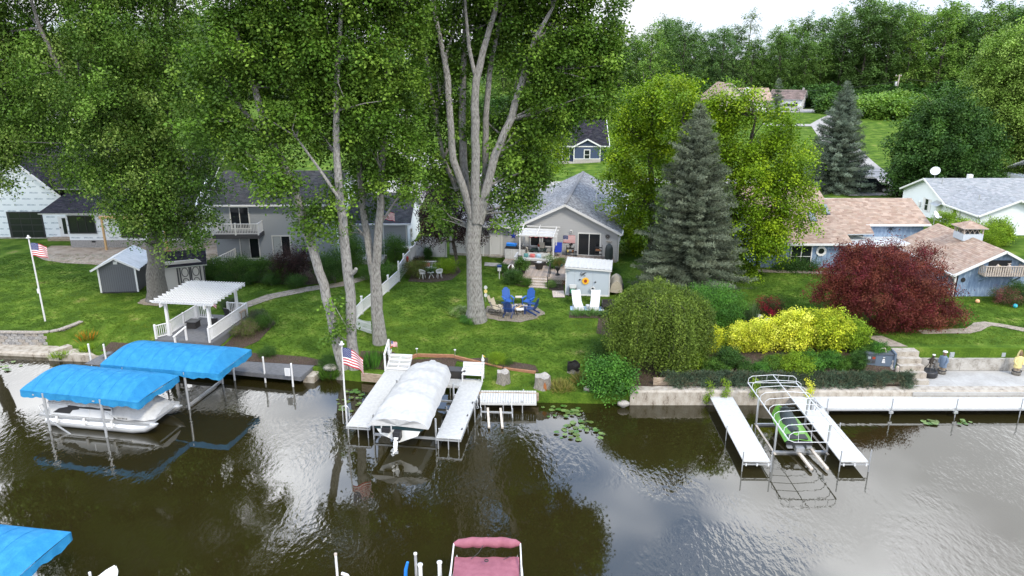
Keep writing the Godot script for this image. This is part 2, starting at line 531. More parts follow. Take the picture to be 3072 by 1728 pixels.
	M.red_brown = mat(0.28, 0.04, 0.015, 0.6)
	M.shed_grey = mat(0.1, 0.105, 0.115, 0.75)
	M.cream = mat(0.52, 0.5, 0.47, 0.75)
	M.shed_trim = mat(0.055, 0.055, 0.06, 0.7)
	M.leaf = vmat(0.6, 0.7)
	M.needle = vmat(0.8, 0.12)
	M.pad = vmat(0.4, 0.2)
	var f := flag_tex()
	M.flag = StandardMaterial3D.new()
	M.flag.albedo_texture = f
	M.flag.roughness = 0.85
	M.flag.cull_mode = BaseMaterial3D.CULL_DISABLED
	M.wrap = StandardMaterial3D.new()
	M.wrap.albedo_texture = wrap_tex()
	M.wrap.roughness = 0.6
	M.wrap.uv1_triplanar = true
	M.wrap.uv1_scale = Vector3(1.0 / 2.4, 1.0 / 2.4, 1.0 / 2.4)
	M.water = water_mat()
	M.lawn = lawn_mat()

# stars and stripes as printed cloth
func flag_tex() -> ImageTexture:
	var im := Image.create(380, 200, false, Image.FORMAT_RGB8)
	var red := lin(0.42, 0.012, 0.03); var blue := lin(0.012, 0.025, 0.12); var wh := lin(0.74, 0.73, 0.71)
	for k in 13:
		im.fill_rect(Rect2i(0, int(k * 200 / 13.0), 380, 17), red if k % 2 == 0 else wh)
	im.fill_rect(Rect2i(0, 0, 152, 108), blue)
	for r in 9:
		for q in (6 if r % 2 == 0 else 5):
			var x := int(12.7 + q * 25.3 + (0.0 if r % 2 == 0 else 12.7)); var y := int(11 + r * 10.8)
			im.fill_rect(Rect2i(x - 3, y - 1, 7, 3), wh); im.fill_rect(Rect2i(x - 1, y - 3, 3, 7), wh)
	return ImageTexture.create_from_image(im)

const GLYPH := {"B": [30, 17, 17, 30, 17, 17, 30], "A": [14, 17, 17, 31, 17, 17, 17], "R": [30, 17, 17, 30, 20, 18, 17], "I": [14, 4, 4, 4, 4, 4, 14], "C": [15, 16, 16, 16, 16, 16, 15], "D": [30, 17, 17, 17, 17, 17, 30], "E": [31, 16, 16, 30, 16, 16, 31]}
# the print on the white house wrap: rows of a blue-grey word with a swoosh and fine lines, course lines between
func wrap_tex() -> ImageTexture:
	var im := Image.create(768, 768, false, Image.FORMAT_RGB8)
	im.fill(lin(0.66, 0.7, 0.72))
	var ink := lin(0.1, 0.15, 0.21); var soft := lin(0.42, 0.47, 0.5)
	for row in 4:
		var y0 := 40 + row * 192
		im.fill_rect(Rect2i(0, y0 - 34, 768, 2), lin(0.5, 0.53, 0.55))
		for q in 2:
			var x0 := 40 + q * 384 + (row * 118) % 384
			var word := "BARRICADE"
			for k in word.length():
				var g: Array = GLYPH[word[k]]
				for r in 7:
					for b in 5:
						if (g[r] >> (4 - b)) & 1:
							im.fill_rect(Rect2i((x0 + k * 26 + b * 5) % 768, y0 + 10 + r * 6, 5, 6), ink)
			for k in 30:
				im.fill_rect(Rect2i((x0 + 236 + k) % 768, y0 + 18 + int(14 * sin(k * 0.13)), 3, 22 - int(k * 0.4)), soft if k % 5 == 0 else ink)
			im.fill_rect(Rect2i((x0 + 12) % 768, y0 + 2, 110, 4), soft)
			im.fill_rect(Rect2i((x0 + 50) % 768, y0 + 56, 90, 4), soft)
	return ImageTexture.create_from_image(im)

func water_mat() -> StandardMaterial3D:
	var m := mat(0.017, 0.014, 0.004, 0.025, 0.0, 0.9)
	var a := noise_img(81, 0.018, 2048, 1024, 4)
	a.resize(2048, 2048, Image.INTERPOLATE_CUBIC)
	var patch := noise_img(82, 0.0016, 2048, 2048, 3)
	var fine := noise_img(83, 0.045, 2048, 1024, 3)
	fine.resize(2048, 2048, Image.INTERPOLATE_CUBIC)
	var pa := a.get_data(); var pp := patch.get_data(); var pf := fine.get_data()
	for k in pa.size():
		var t := clampf((pp[k] - 95) / 70.0, 0.05, 1.0)
		pa[k] = clampi(128 + int(((pa[k] - 128) * 0.7 + (pf[k] - 128) * 0.6) * t), 0, 255)
	var hm := Image.create_from_data(2048, 2048, false, Image.FORMAT_L8, pa)
	hm.convert(Image.FORMAT_RGBA8)
	hm.bump_map_to_normal_map(3.0)
	m.normal_enabled = true
	m.normal_texture = ImageTexture.create_from_image(hm)
	m.normal_scale = 0.26
	m.uv1_triplanar = true
	m.uv1_world_triplanar = true
	m.uv1_scale = Vector3(1.0 / 25.0, 1.0 / 25.0, 1.0 / 25.0)
	return m

func lawn_mat() -> StandardMaterial3D:
	var m := StandardMaterial3D.new()
	var a := noise_img(91, 0.006, 1024, 1024, 6)
	var b := noise_img(92, 0.09, 1024, 1024, 3)
	m.albedo_texture = ramp_tex(a, [[0, 0.026, 0.055, 0.007], [0.35, 0.048, 0.091, 0.011], [0.55, 0.067, 0.120, 0.013], [0.78, 0.102, 0.156, 0.022], [0.92, 0.156, 0.180, 0.041], [1, 0.204, 0.168, 0.072]], b, 0.5)
	m.roughness = 0.95
	m.metallic_specular = 0.15
	m.vertex_color_use_as_albedo = true
	m.uv1_triplanar = true
	m.uv1_world_triplanar = true
	m.uv1_scale = Vector3(1.0 / 14.0, 1.0 / 14.0, 1.0 / 14.0)
	m.heightmap_enabled = true
	m.heightmap_texture = ImageTexture.create_from_image(b)
	m.heightmap_scale = 3.0
	return m

# water's edge, as z for each x
const SHORE := [[-900.0, -75.0], [-80.0, -48.5], [-33.5, -45.1], [-27.2, -44.5], [-26.6, -43.9], [-12.0, -41.6], [-8.8, -40.8], [-3.0, -40.2], [-1.7, -38.3], [1.4, -38.1], [6.6, -37.9], [30.0, -37.8], [80.0, -37.4], [900.0, -30.0]]
func shore_z(x: float) -> float:
	for k in SHORE.size() - 1:
		if x <= SHORE[k + 1][0]:
			return lerpf(SHORE[k][1], SHORE[k + 1][1], clampf((x - SHORE[k][0]) / (SHORE[k + 1][0] - SHORE[k][0]), 0, 1))
	return -30.0


# height of the ground above the house lawns
func land(x: float, z: float) -> float:
	var d := shore_z(x) - z
	if d < 0.02: return -2.3
	var base := 0.9 * smoothstep(9.0, 20.0, x) * (1.0 - 0.45 * smoothstep(60.0, 95.0, -z)) + 2.6 * smoothstep(108.0, 178.0, -z)
	base -= 0.15 * (1.0 - smoothstep(44.0, 54.0, -z)) * (1.0 - smoothstep(9.0, 14.0, x))
	var low := -0.62
	var wide := 6.0
	var from := 0.3
	if x < -27.0:
		var block := -0.97 if d < 1.36 else base
		var slope := lerpf(-0.95, base, smoothstep(0.5, 4.2, d))
		return lerpf(block, slope, smoothstep(-30.6, -29.6, x))
	if x > 22.35 and x < 34.0:
		if d < 3.05: return -0.75
		return lerpf(0.93, base, smoothstep(3.4, 8.0, d))
	if x > 6.4:
		low = -0.42; wide = 3.4; from = 0.5
	return lerpf(low, base, smoothstep(from, wide, d))

func soil(x: float, z: float) -> float:
	return maxf(land(x, z), -1.0)

func turf(_x: float, _z: float) -> Color:
	# one kind of turf everywhere; its patches come from the texture and from the blades
	return Color(1.18, 1.1, 1.1)

func ground() -> void:
	var s := Shape.new()
	var xs := []
	var x := -900.0
	while x < 901.0:
		xs.append(x)
		x += 0.75 if absf(x) < 62.0 else (6.0 if absf(x) < 200.0 else 70.0)
	for e in [-30.6, -29.6, -27.01, -26.99, 6.39, 6.41, 22.34, 22.36, 33.99, 34.01]: xs.append(e)
	xs.sort()
	var ds := [-0.6, 0.0, 0.03, 0.3, 0.5, 0.8, 1.1, 1.35, 1.37, 1.6, 2.0, 2.5, 3.04, 3.06, 3.4, 4.0]
	var d := 4.75
	while d < 1500.0:
		ds.append(d)
		d += 0.75 if d < 30.0 else (1.5 if d < 75.0 else (6.0 if d < 200.0 else 120.0))
	var rows := []
	for dd in ds:
		var row := []
		for xx in xs:
			var z: float = shore_z(xx) - dd
			row.append(Vector3(xx, land(xx, z), z))
		rows.append(row)
	var id := 0
	for r in rows.size():
		for k in xs.size():
			var p: Vector3 = rows[r][k]
			s.col = turf(p.x, p.z)
			var dx: Vector3 = rows[r][mini(k + 1, xs.size() - 1)] - rows[r][maxi(k - 1, 0)]
			var dy: Vector3 = rows[mini(r + 1, rows.size() - 1)][k] - rows[maxi(r - 1, 0)][k]
			s.vert(p, dx.cross(dy))
	for r in rows.size() - 1:
		for k in xs.size() - 1:
			var a := r * xs.size() + k
			var e := a + xs.size()
			s.i.append_array([a, e + 1, a + 1, a, e, e + 1])
	setting("lawn", s, M.lawn)
	var w := Shape.new()
	w.quad(Vector3(-1200, -1.2, 900), Vector3(1200, -1.2, 900), Vector3(1200, -1.2, -80), Vector3(-1200, -1.2, -80))
	setting("lake_water", w, M.water)

	lay("road", [-140, -104.5, -60, -103.6, 0, -102.0, 40, -101.0, 120, -99.0, 120, -103.2, 40, -105.0, 0, -106.0, -60, -108, -140, -109], M.road, 0.05, 2.0)
	lay("side_road", [-6, -105.5, -2, -106, -3.5, -112, -9, -118, -20, -142, -29, -178, -24, -216, -18, -240, -24, -242, -31, -216, -35, -180, -25.5, -144, -14, -118, -9, -112], M.road, 0.06, 2.0)
	lay("driveway", [42, -92, 59, -93, 58, -104, 56.5, -111, 50, -112, 44, -101.5], M.road, 0.06, 2.0)
	lay("far_road", [52, -112, 56, -111.5, 62, -135, 70, -160, 92, -196, 112, -219, 170, -224, 170, -228, 106, -226, 86, -200, 64, -163, 57, -138], M.road, 0.05, 3.0)
	lay("far_driveway", [54, -164, 66, -163, 66, -159.5, 54, -160.5], M.road, 0.07, 2.0)
	lay("far_parking", [62, -193, 84, -191, 84, -203, 62, -203], M.road, 0.05, 3.0)
	lay("driveway", [-4, -80, 3.5, -80, 4, -101.6, -3, -101.9], M.road, 0.05, 2.0)
	lay("driveway", [-18, -78, -11, -78, -11, -102.3, -18, -102.7], M.road, 0.05, 2.0)
	lay("path", [-20.6, -50.6, -19.9, -50.0, -17.9, -53.1, -15.5, -55.0, -13.2, -56.2, -11.6, -58.2, -11.0, -61.5, -12.0, -61.5, -12.5, -58.6, -13.9, -57.1, -16.1, -56.0, -18.7, -54.0], M.path, 0.03, 0.4)
	lay("path", [18.6, -57.9, 27.5, -57.0, 27.5, -56.3, 18.6, -57.1], M.path, 0.03, 0.5)
	lay("path", [25.6, -44.0, 27.4, -44.2, 28.8, -44.3, 29.5, -44.9, 30.0, -45.4, 30.8, -45.6, 31.6, -45.2, 32.6, -44.4, 34.0, -43.4, 36.5, -42.4, 36.5, -41.6, 33.6, -42.7, 32.2, -43.7, 31.4, -44.5, 30.8, -44.8, 30.3, -44.5, 29.6, -43.9, 28.6, -43.4, 27.2, -43.4, 25.6, -43.3], M.path, 0.03, 0.4)
	lay("path", [21.9, -43.0, 22.9, -43.0, 23.6, -41.2, 22.4, -41.2], M.path, 0.03, 0.3)
	lay("sand", [-43.6, -65.6, -41.7, -63.9, -39.4, -62.9, -36.8, -62.5, -33.0, -61.2, -28.0, -61.4, -26.3, -65.4, -27.2, -74, -30, -74, -30, -69, -44, -69], M.sand, 0.03, 0.5)
	lay("mulch_bed", [-27.5, -60.6, -26.9, -59.4, -22.5, -57.6, -19.0, -56.7, -16.4, -56.4, -14.6, -57.0, -14.4, -60.8, -19, -63.4, -26.4, -64.6], M.mulch, 0.03, 0.5)
	lay("mulch_bed", [-11.5, -57.9, -10.6, -56.6, -9.6, -57.0, -9.6, -62.3, -10.6, -62.3, -11.3, -60], M.mulch, 0.03, 0.5)
	lay("mulch_bed", [-8.4, -57.4, -6.4, -57.1, -4.9, -57.9, -4.3, -60.2, -4.9, -63.0, -7.6, -64.0, -8.3, -62.8], M.mulch, 0.03, 0.4)
	lay("mulch_bed", [-1.0, -60.9, -0.75, -58.6, -0.2, -57.0, 0.9, -55.9, 1.4, -56.2, 1.4, -58.4, 0.2, -61.5], M.mulch, 0.03, 0.35)
	lay("mulch_bed", [2.7, -56.4, 2.9, -55.2, 4.0, -54.4, 4.1, -56.6], M.mulch, 0.03, 0.35)
	lay("mulch_bed", [6.2, -50.9, 7.3, -50.6, 8.3, -46.8, 6.6, -45.2, 5.6, -46.2, 6.0, -48.6], M.mulch, 0.03, 0.35)
	lay("mulch_bed", [4.1, -50.2, 6.6, -50.2, 6.6, -48.9, 4.0, -49.0], M.mulch, 0.03, 0.35)
	lay("mulch_bed", [-18.6, -50.2, -17.4, -49.8, -16.2, -48.0, -16.6, -45.4, -17.6, -44.2, -18.9, -43.8, -18.4, -46.5], M.mulch, 0.03, 0.35)
	lay("mulch_bed", [-26.4, -45.6, -22.5, -45.0, -18.0, -44.1, -13.0, -43.2, -11.2, -42.4, -11.6, -41.9, -18, -42.8, -26.4, -44.3], M.mulch, 0.035, 0.35)
	lay("mulch_bed", [-9.6, -43.8, -7.4, -43.6, -7.6, -41.3, -9.4, -41.6], M.mulch, 0.03, 0.35)
	lay("mulch_bed", [-6.3, -42.6, -3.6, -42.9, -3.3, -42.7, -1.0, -42.2, 1.4, -41.4, 1.6, -40.6, -0.6, -41.0, -3.4, -42.4, -3.6, -40.6, -7.0, -40.9], M.mulch, 0.03, 0.35)
	lay("gravel_bed", ring(-26.3, -52.6, 1.45, 1.15), M.pebble, 0.04, 0.3)
	lay("fire_pit_patio", ring(0.05, -50.1, 2.2, 1.85), M.pebble, 0.03, 0.3)
	lay("planting_bank", [6.6, -38.5, 22.2, -38.4, 22.2, -40.9, 16, -42.0, 10.5, -42.6, 6.2, -42.0, 5.4, -39.6], M.mulch, 0.03, 0.4)
	lay("stepping_pad", [3.1, -54.9, 4.0, -54.9, 4.0, -53.3, 3.1, -53.3], M.weathered, 0.045, 0.5)
	lay("door_pad", [-2.4, -63.0, -0.8, -62.7, -0.8, -61.6, -2.4, -61.9], M.concrete, 0.06, 0.5)
	grass_blades()

func ring(x: float, z: float, rx: float, rz: float) -> Array:
	var a := []
	for k in 28:
		var w := 1.0 + 0.05 * sin(k * 2.3) + 0.04 * cos(k * 1.1)
		a.append_array([x + cos(TAU * k / 28) * rx * w, z + sin(TAU * k / 28) * rz * w])
	return a

# a sheet of ground cover that follows the land
func lay(called: String, xz: Array, m: Material, lift: float, cell: float) -> void:
	var poly := v2(xz)
	var lo := poly[0]; var hi := poly[0]
	for p in poly:
		lo = lo.min(p); hi = hi.max(p)
	var s := Shape.new()
	var ix := floori(lo.x / cell)
	while ix * cell < hi.x:
		var iz := floori(lo.y / cell)
		while iz * cell < hi.y:
			var q := PackedVector2Array([Vector2(ix, iz) * cell, Vector2(ix + 1, iz) * cell, Vector2(ix + 1, iz + 1) * cell, Vector2(ix, iz + 1) * cell])
			for piece in Geometry2D.intersect_polygons(poly, q):
				var t := Geometry2D.triangulate_polygon(piece)
				for k in range(0, t.size(), 3):
					var pts := []
					for e in 3:
						var p: Vector2 = piece[t[k + e]]
						pts.append(Vector3(p.x, land(p.x, p.y) + lift, p.y))
					var nn: Vector3 = (pts[1] - pts[0]).cross(pts[2] - pts[0])
					if nn.y < 0: s.tri(pts[0], pts[2], pts[1])
					else: s.tri(pts[0], pts[1], pts[2])
			iz += 1
		ix += 1
	if s.v.is_empty(): return
	setting(called, s, m)

# upright tufts of grass over the near lawns
func grass_blades() -> void:
	var b := Shape.new()
	var r2 := RandomNumberGenerator.new()
	r2.seed = 77
	for k in 9:
		var a := r2.randf() * TAU
		var o := Vector3(r2.randf_range(-0.09, 0.09), 0, r2.randf_range(-0.09, 0.09))
		var w := Vector3(cos(a), 0, sin(a)) * 0.011
		var tip := o + Vector3(r2.randf_range(-0.035, 0.035), r2.randf_range(0.04, 0.075), r2.randf_range(-0.035, 0.035))
		b.tri(o - w, o + w, tip)
	var spots := []
	var cols := []
	var f := FastNoiseLite.new()
	f.seed = 8
	f.frequency = 0.16
	f.fractal_octaves = 3
	for k in 110000:
		var x := r2.randf_range(-46.0, 40.0)
		var z := r2.randf_range(-66.0, -38.5)
		if shore_z(x) - z < 0.5: continue
		var y := land(x, z)
		if y < -0.7 or (x > 22.0 and z > -41.6): continue
		var n := f.get_noise_2d(x, z)
		var t := turf(x, z)
		var g := r2.randf_range(0.75, 1.2) * (1.0 + n * 0.5)
		var dry := clampf(n * 0.9 + r2.randf_range(-0.25, 0.25), 0, 1) * 0.6
		spots.append(Transform3D(Basis(Vector3.UP, r2.randf() * TAU).scaled(Vector3.ONE * r2.randf_range(0.7, 1.25)), Vector3(x, y - 0.005, z)))
		cols.append(Color((0.058 + 0.08 * dry) * g * t.r, (0.118 + 0.05 * dry) * g * t.g, (0.01 + 0.015 * dry) * g * t.b))
	var o := scatter("grass", b.done(), M.leaf, self, spots, cols)
	o.set_meta("label", "short mown grass blades over the waterside lawns")
	o.set_meta("category", "grass")
	o.set_meta("kind", "stuff")

func scatter(called: String, mesh: Mesh, m: Material, parent: Node, spots: Array, cols: Array) -> MultiMeshInstance3D:
	var mm := MultiMesh.new()
	mm.transform_format = MultiMesh.TRANSFORM_3D
	mm.use_colors = true
	mm.mesh = mesh
	mm.instance_count = spots.size()
	var buf := PackedFloat32Array()
	buf.resize(spots.size() * 16)
	for k in spots.size():
		var t: Transform3D = spots[k]
		var c: Color = cols[k]
		var q := k * 16
		var b := t.basis
		buf[q] = b.x.x; buf[q + 1] = b.y.x; buf[q + 2] = b.z.x; buf[q + 3] = t.origin.x
		buf[q + 4] = b.x.y; buf[q + 5] = b.y.y; buf[q + 6] = b.z.y; buf[q + 7] = t.origin.y
		buf[q + 8] = b.x.z; buf[q + 9] = b.y.z; buf[q + 10] = b.z.z; buf[q + 11] = t.origin.z
		buf[q + 12] = c.r; buf[q + 13] = c.g; buf[q + 14] = c.b; buf[q + 15] = 1.0
	mm.buffer = buf
	var o := MultiMeshInstance3D.new()
	o.name = called if parent != self else numbered(called)
	o.multimesh = mm
	o.set_meta("kind", "stuff")
	o.material_override = m
	parent.add_child(o, true)
	return o

const HOME := Vector3(4.67, 0, -64.0)
const HOME_TURN := -10.0
func home(x: float, y: float, z: float) -> Vector3:
	return HOME + Basis(Vector3.UP, deg_to_rad(HOME_TURN)) * v3(x, y, z)

func houses() -> void:
	grey_house()
	two_storey_house()
	unfinished_house()
	blue_house()
	blue_garage()
	pale_house()
	navy_house()
	far_houses()
	blue_shed()
	left_sheds()

var PAL_GREY := [Color(0.158, 0.163, 0.172), Color(0.198, 0.202, 0.211), Color(0.231, 0.234, 0.243), Color(0.132, 0.136, 0.144)]
var PAL_DARK := [Color(0.014, 0.014, 0.018), Color(0.022, 0.022, 0.027), Color(0.032, 0.030, 0.036), Color(0.019, 0.018, 0.022)]
var PAL_MID := [Color(0.030, 0.032, 0.035), Color(0.042, 0.042, 0.046), Color(0.052, 0.053, 0.056)]
var PAL_TAN := [Color(0.3, 0.215, 0.165), Color(0.33, 0.245, 0.19), Color(0.355, 0.27, 0.215), Color(0.275, 0.195, 0.15), Color(0.315, 0.24, 0.19)]
var PAL_PALE := [Color(0.224, 0.235, 0.245), Color(0.250, 0.260, 0.270), Color(0.276, 0.281, 0.290)]
var PAL_BROWN := [Color(0.16, 0.12, 0.11), Color(0.2, 0.15, 0.135), Color(0.13, 0.1, 0.09)]

# a wall slab behind the boards: corners in x-y, facing +z
func wall_slab(parent: Node, poly: Array, z0: float, z1: float, m: Material, called := "wall") -> MeshInstance3D:
	return fan(called, parent, v2(poly), z0, z1, m)

func sided(parent: Node, edges: Array, z: float, m: Material, turn := 0.0, at := Vector3.ZERO, course := 0.11) -> void:
	# a slab of wall with its lap boards, turned about y and moved to its place
	var t := Transform3D(Basis(Vector3.UP, deg_to_rad(turn)), at)
	var poly := PackedVector2Array()
	for e in edges: poly.append(Vector2(e[2], e[0]))
	for k in range(edges.size() - 1, -1, -1): poly.append(Vector2(edges[k][1], edges[k][0]))
	var clean := PackedVector2Array()
	for p in poly:
		if clean.is_empty() or clean[-1].distance_to(p) > 0.001: clean.append(p)
	if clean[0].distance_to(clean[-1]) < 0.001: clean.remove_at(clean.size() - 1)
	var w := fan("wall", parent, clean, z - 0.16, z, m, t)
	var s := Shape.new()
	s.x = t
	lap_wall(s, edges, z, course)
	part("siding", s, m, w, true)

func grey_house() -> void:
	var h := thing("grey_house", "grey lap-sided ranch house with a wide gable and blue star", "house", HOME, HOME_TURN)
	sided(h, [[0.0, -4.6, 4.6], [2.74, -4.6, 4.6], [4.98, -0.02, 0.02]], 0.0, M.grey_siding, 0.0, Vector3.ZERO, 0.17)
	sided(h, [[0.0, -10.5, -4.6], [2.95, -10.5, -4.6]], 0.0, M.grey_siding, 0.0, Vector3.ZERO, 0.17)
	sided(h, [[0.0, 0.0, 18.0], [2.74, 0.0, 18.0]], 0.0, M.grey_siding, 90.0, v3(4.6, 0, 0.0), 0.17)
	sided(h, [[0.0, 0.0, 8.6], [2.95, 0.0, 8.6], [4.3, 4.3, 4.3]], 0.0, M.grey_siding, -90.0, v3(-10.5, 0, -8.6), 0.17)
	bx("foundation", h, v3(-2.95, 0.1, 0.02), v3(15.1, 0.22, 0.12), M.concrete)
	roof_plane(h, v3(4.95, 2.66, 0.35), v3(4.95, 2.66, -18.4), v3(0, 5.1, -18.4), v3(0, 5.1, 0.35), PAL_GREY)
	roof_plane(h, v3(-4.95, 2.66, -18.4), v3(-4.95, 2.66, 0.35), v3(0, 5.1, 0.35), v3(0, 5.1, -18.4), PAL_GREY)
	roof_plane(h, v3(-10.9, 2.93, 0.4), v3(-4.35, 2.93, 0.4), v3(-1.7, 4.32, -4.3), v3(-10.9, 4.32, -4.3), PAL_GREY)
	roof_plane(h, v3(-1.0, 2.93, -9.0), v3(-10.9, 2.93, -9.0), v3(-10.9, 4.32, -4.3), v3(-1.7, 4.32, -4.3), PAL_GREY)
	# rake boards and gutter
	var s := Shape.new()
	s.bar(v3(-4.98, 2.55, 0.38), v3(0, 5.0, 0.38), 0.05, 0.2)
	s.bar(v3(4.98, 2.55, 0.38), v3(0, 5.0, 0.38), 0.05, 0.2)
	part("rake_board", s, M.white_trim, h)
	bx("gutter", h, v3(-7.5, 2.84, 0.47), v3(6.0, 0.12, 0.12), M.white_trim)
	bx("gutter", h, v3(5.02, 2.58, -9.0), v3(0.12, 0.12, 18.6), M.white_trim)
	bx("ridge_cap", h, v3(0, 5.13, -9.0), v3(0.26, 0.05, 18.6), mat(0.12, 0.12, 0.125, 0.9))
	bx("corner_board", h, v3(4.58, 1.35, 0.03), v3(0.1, 2.7, 0.06), M.grey_siding)
	tub("downspout", h, [v3(4.9, 2.5, 0.1), v3(4.72, 2.3, 0.1), v3(4.72, 0.1, 0.1)], [0.04], M.white_trim, 5)
	for v in [[v3(2.2, 4.25, -7.5), 0.4], [v3(-2.6, 4.0, -11.5), 0.3]]:
		tub("vent_pipe", h, [v[0] - v3(0, 0.3, 0), v[0] + v3(0, v[1], 0)], [0.07], M.white_trim, 8)
	for p in [v3(3.3, 3.55, -5.0), v3(3.6, 3.42, -3.4)]:
		bx("roof_vent", h, p, v3(0.22, 0.14, 0.22), M.galv)
	# doors and windows
	var d := Node3D.new()
	d.name = "door"
	h.add_child(d)
	d.position = v3(-6.2, 1.25, 0.0)
	bx("leaf", d, v3(0, 0, 0.03), v3(0.92, 2.04, 0.05), M.white)
	bx("frame", d, v3(-0.52, 0, 0.04), v3(0.12, 2.16, 0.1), M.white_trim); bx("frame", d, v3(0.52, 0, 0.04), v3(0.12, 2.16, 0.1), M.white_trim)
	bx("frame", d, v3(0, 1.08, 0.045), v3(1.2, 0.12, 0.11), M.white_trim)
	bx("handle", d, v3(-0.36, -0.05, 0.08), v3(0.06, 0.06, 0.06), M.galv); bx("handle", d, v3(-0.36, 0.12, 0.07), v3(0.05, 0.05, 0.04), M.galv)
	bx("step", d, v3(0, -1.13, 0.18), v3(1.2, 0.16, 0.4), M.concrete)
	var gd := Node3D.new()
	gd.name = "garage_door"
	h.add_child(gd)
	gd.position = v3(-8.7, 1.2, 0.0)
	for k in 4: bx("panel", gd, v3(0, -0.83 + k * 0.53, 0.03), v3(2.5, 0.51, 0.05), M.white)
	bx("frame", gd, v3(-1.33, 0, 0.05), v3(0.14, 2.3, 0.1), M.white_trim); bx("frame", gd, v3(1.33, 0, 0.05), v3(0.14, 2.3, 0.1), M.white_trim); bx("frame", gd, v3(0, 1.14, 0.05), v3(2.52, 0.12, 0.1), M.white_trim)
	window(h, v3(-2.65, 1.75, 0.0), 0.95, 1.25, 1, 1, M.white_trim, M.glass)
	window(h, v3(-1.55, 1.75, 0.0), 0.95, 1.25, 1, 1, M.white_trim, M.glass)
	bx("shutter", h, v3(-3.38, 1.75, 0.04), v3(0.32, 1.2, 0.04), M.white); bx("shutter", h, v3(-0.82, 1.75, 0.04), v3(0.32, 1.2, 0.04), M.white)
	window(h, v3(2.15, 1.52, 0.0), 2.05, 2.1, 2, 1, M.white_trim, M.glass, 0.1, "sliding_door")
	# the porch awning and bunting on the window
	bx("wall_lamp", h, v3(0.55, 2.62, 0.06), v3(0.22, 0.26, 0.1), M.white)
	bx("wall_lamp", h, v3(0.55, 2.62, 0.12), v3(0.1, 0.1, 0.06), M.black)
	var b := thing("bunting", "pleated red white and blue bunting hung over the pergola window", "bunting", home(-2.1, 2.2, 0.12), HOME_TURN)
	for k in 5:
		var sw := Shape.new()
		for band in 3:
			sw.col = [Color(0.4, 0.03, 0.04), Color(0.72, 0.66, 0.63), Color(0.3, 0.03, 0.05)][band]
			var r0 := 0.05 + band * 0.065; var r1 := r0 + 0.065
			for q in 8:
				var a0 := PI + PI * q / 8; var a1 := PI + PI * (q + 1) / 8
				var z0 := 0.02 * (q % 2); var z1 := 0.02 * ((q + 1) % 2)
				sw.quad(v3(cos(a0) * r1, sin(a0) * r1, z0), v3(cos(a1) * r1, sin(a1) * r1, z1), v3(cos(a1) * r0, sin(a1) * r0, z1), v3(cos(a0) * r0, sin(a0) * r0, z0))
		part("swag", sw, M.cloth, b).position = v3(-0.92 + k * 0.46, 0, 0)
	star("wall_star", "large dark blue metal star on the grey house wall", home(-4.6, 2.02, 0.05), 0.32)
	star("wall_star", "small dark blue metal star up beside the large one", home(-5.05, 2.34, 0.05), 0.14)
	var fl := thing("wall_flag", "flat striped flag panel mounted on grey siding beside sliding door", "flag", home(0.4, 1.93, 0.05), HOME_TURN)
	var fs := Shape.new()
	fs.box(v3(0, 0, -0.01), v3(1.06, 0.68, 0.02))
	part("backing", fs, M.white, fl)
	var fc := Shape.new()
	fc.quad(v3(-0.53, -0.34, 0.004), v3(0.53, -0.34, 0.004), v3(0.53, 0.34, 0.004), v3(-0.53, 0.34, 0.004))
	part("print", fc, M.flag, fl)
	var wd := thing("wall_medallion", "round black metal wall ornament right of the sliding door", "ornament", home(3.75, 2.3, 0.06), HOME_TURN)
	var ws := Shape.new()
	var ring_pts := []
	for k in 17: ring_pts.append(v3(cos(TAU * k / 16), sin(TAU * k / 16), 0) * 0.19)
	ws.tube(ring_pts, [0.018], 5, false)
	part("hoop", ws, M.black, wd)
	for k in 6: bx("petal", wd, v3(cos(TAU * k / 6), sin(TAU * k / 6), 0) * 0.1, v3(0.09, 0.09, 0.015), M.bronze, v3(0, 0, 60 * k))
	var fish := thing("wall_fish", "pale fish-shaped plaque under the round wall ornament", "ornament", home(3.85, 1.86, 0.05), HOME_TURN)
	fan("body", fish, v2([-0.26, 0.0, -0.12, 0.08, 0.1, 0.07, 0.2, 0.02, 0.3, 0.1, 0.28, -0.08, 0.2, -0.02, 0.08, -0.08, -0.14, -0.07]), 0.0, 0.03, M.rock)

func star(called: String, label: String, p: Vector3, r: float) -> void:
	var t := thing(called, label, "star", p, HOME_TURN, "")
	for k in 5:
		var s := Shape.new()
		var a := TAU * k / 5 + PI / 2
		var tip := v3(cos(a), sin(a), 0) * r
		var l := v3(cos(a + PI / 5), sin(a + PI / 5), 0) * r * 0.4; var q := v3(cos(a - PI / 5), sin(a - PI / 5), 0) * r * 0.4
		var top := v3(0, 0, r * 0.18)
		s.tri(tip, l, top); s.tri(q, tip, top)
		part("point", s, M.royal if r > 0.2 else M.chair_navy, t)

func railing(parent: Node, a: Vector3, b: Vector3, hgt: float, gap: float, m: Material, post_each := 0.0) -> void:
	var d := b - a
	var l := d.length()
	var s := Shape.new()
	s.bar(a + v3(0, hgt, 0), b + v3(0, hgt, 0), 0.09, 0.05)
	part("top_rail", s, m, parent)
	var s2 := Shape.new()
	s2.bar(a + v3(0, 0.1, 0), b + v3(0, 0.1, 0), 0.05, 0.06)
	part("bottom_rail", s2, m, parent)
	var n := int(l / gap)
	var turn := rad_to_deg(atan2(-d.z, d.x))
	for k in range(1, n):
		bx("baluster", parent, a + d * (float(k) / n) + v3(0, hgt / 2 + 0.03, 0), v3(0.042, hgt - 0.1, 0.042), m, v3(0, turn, 0))

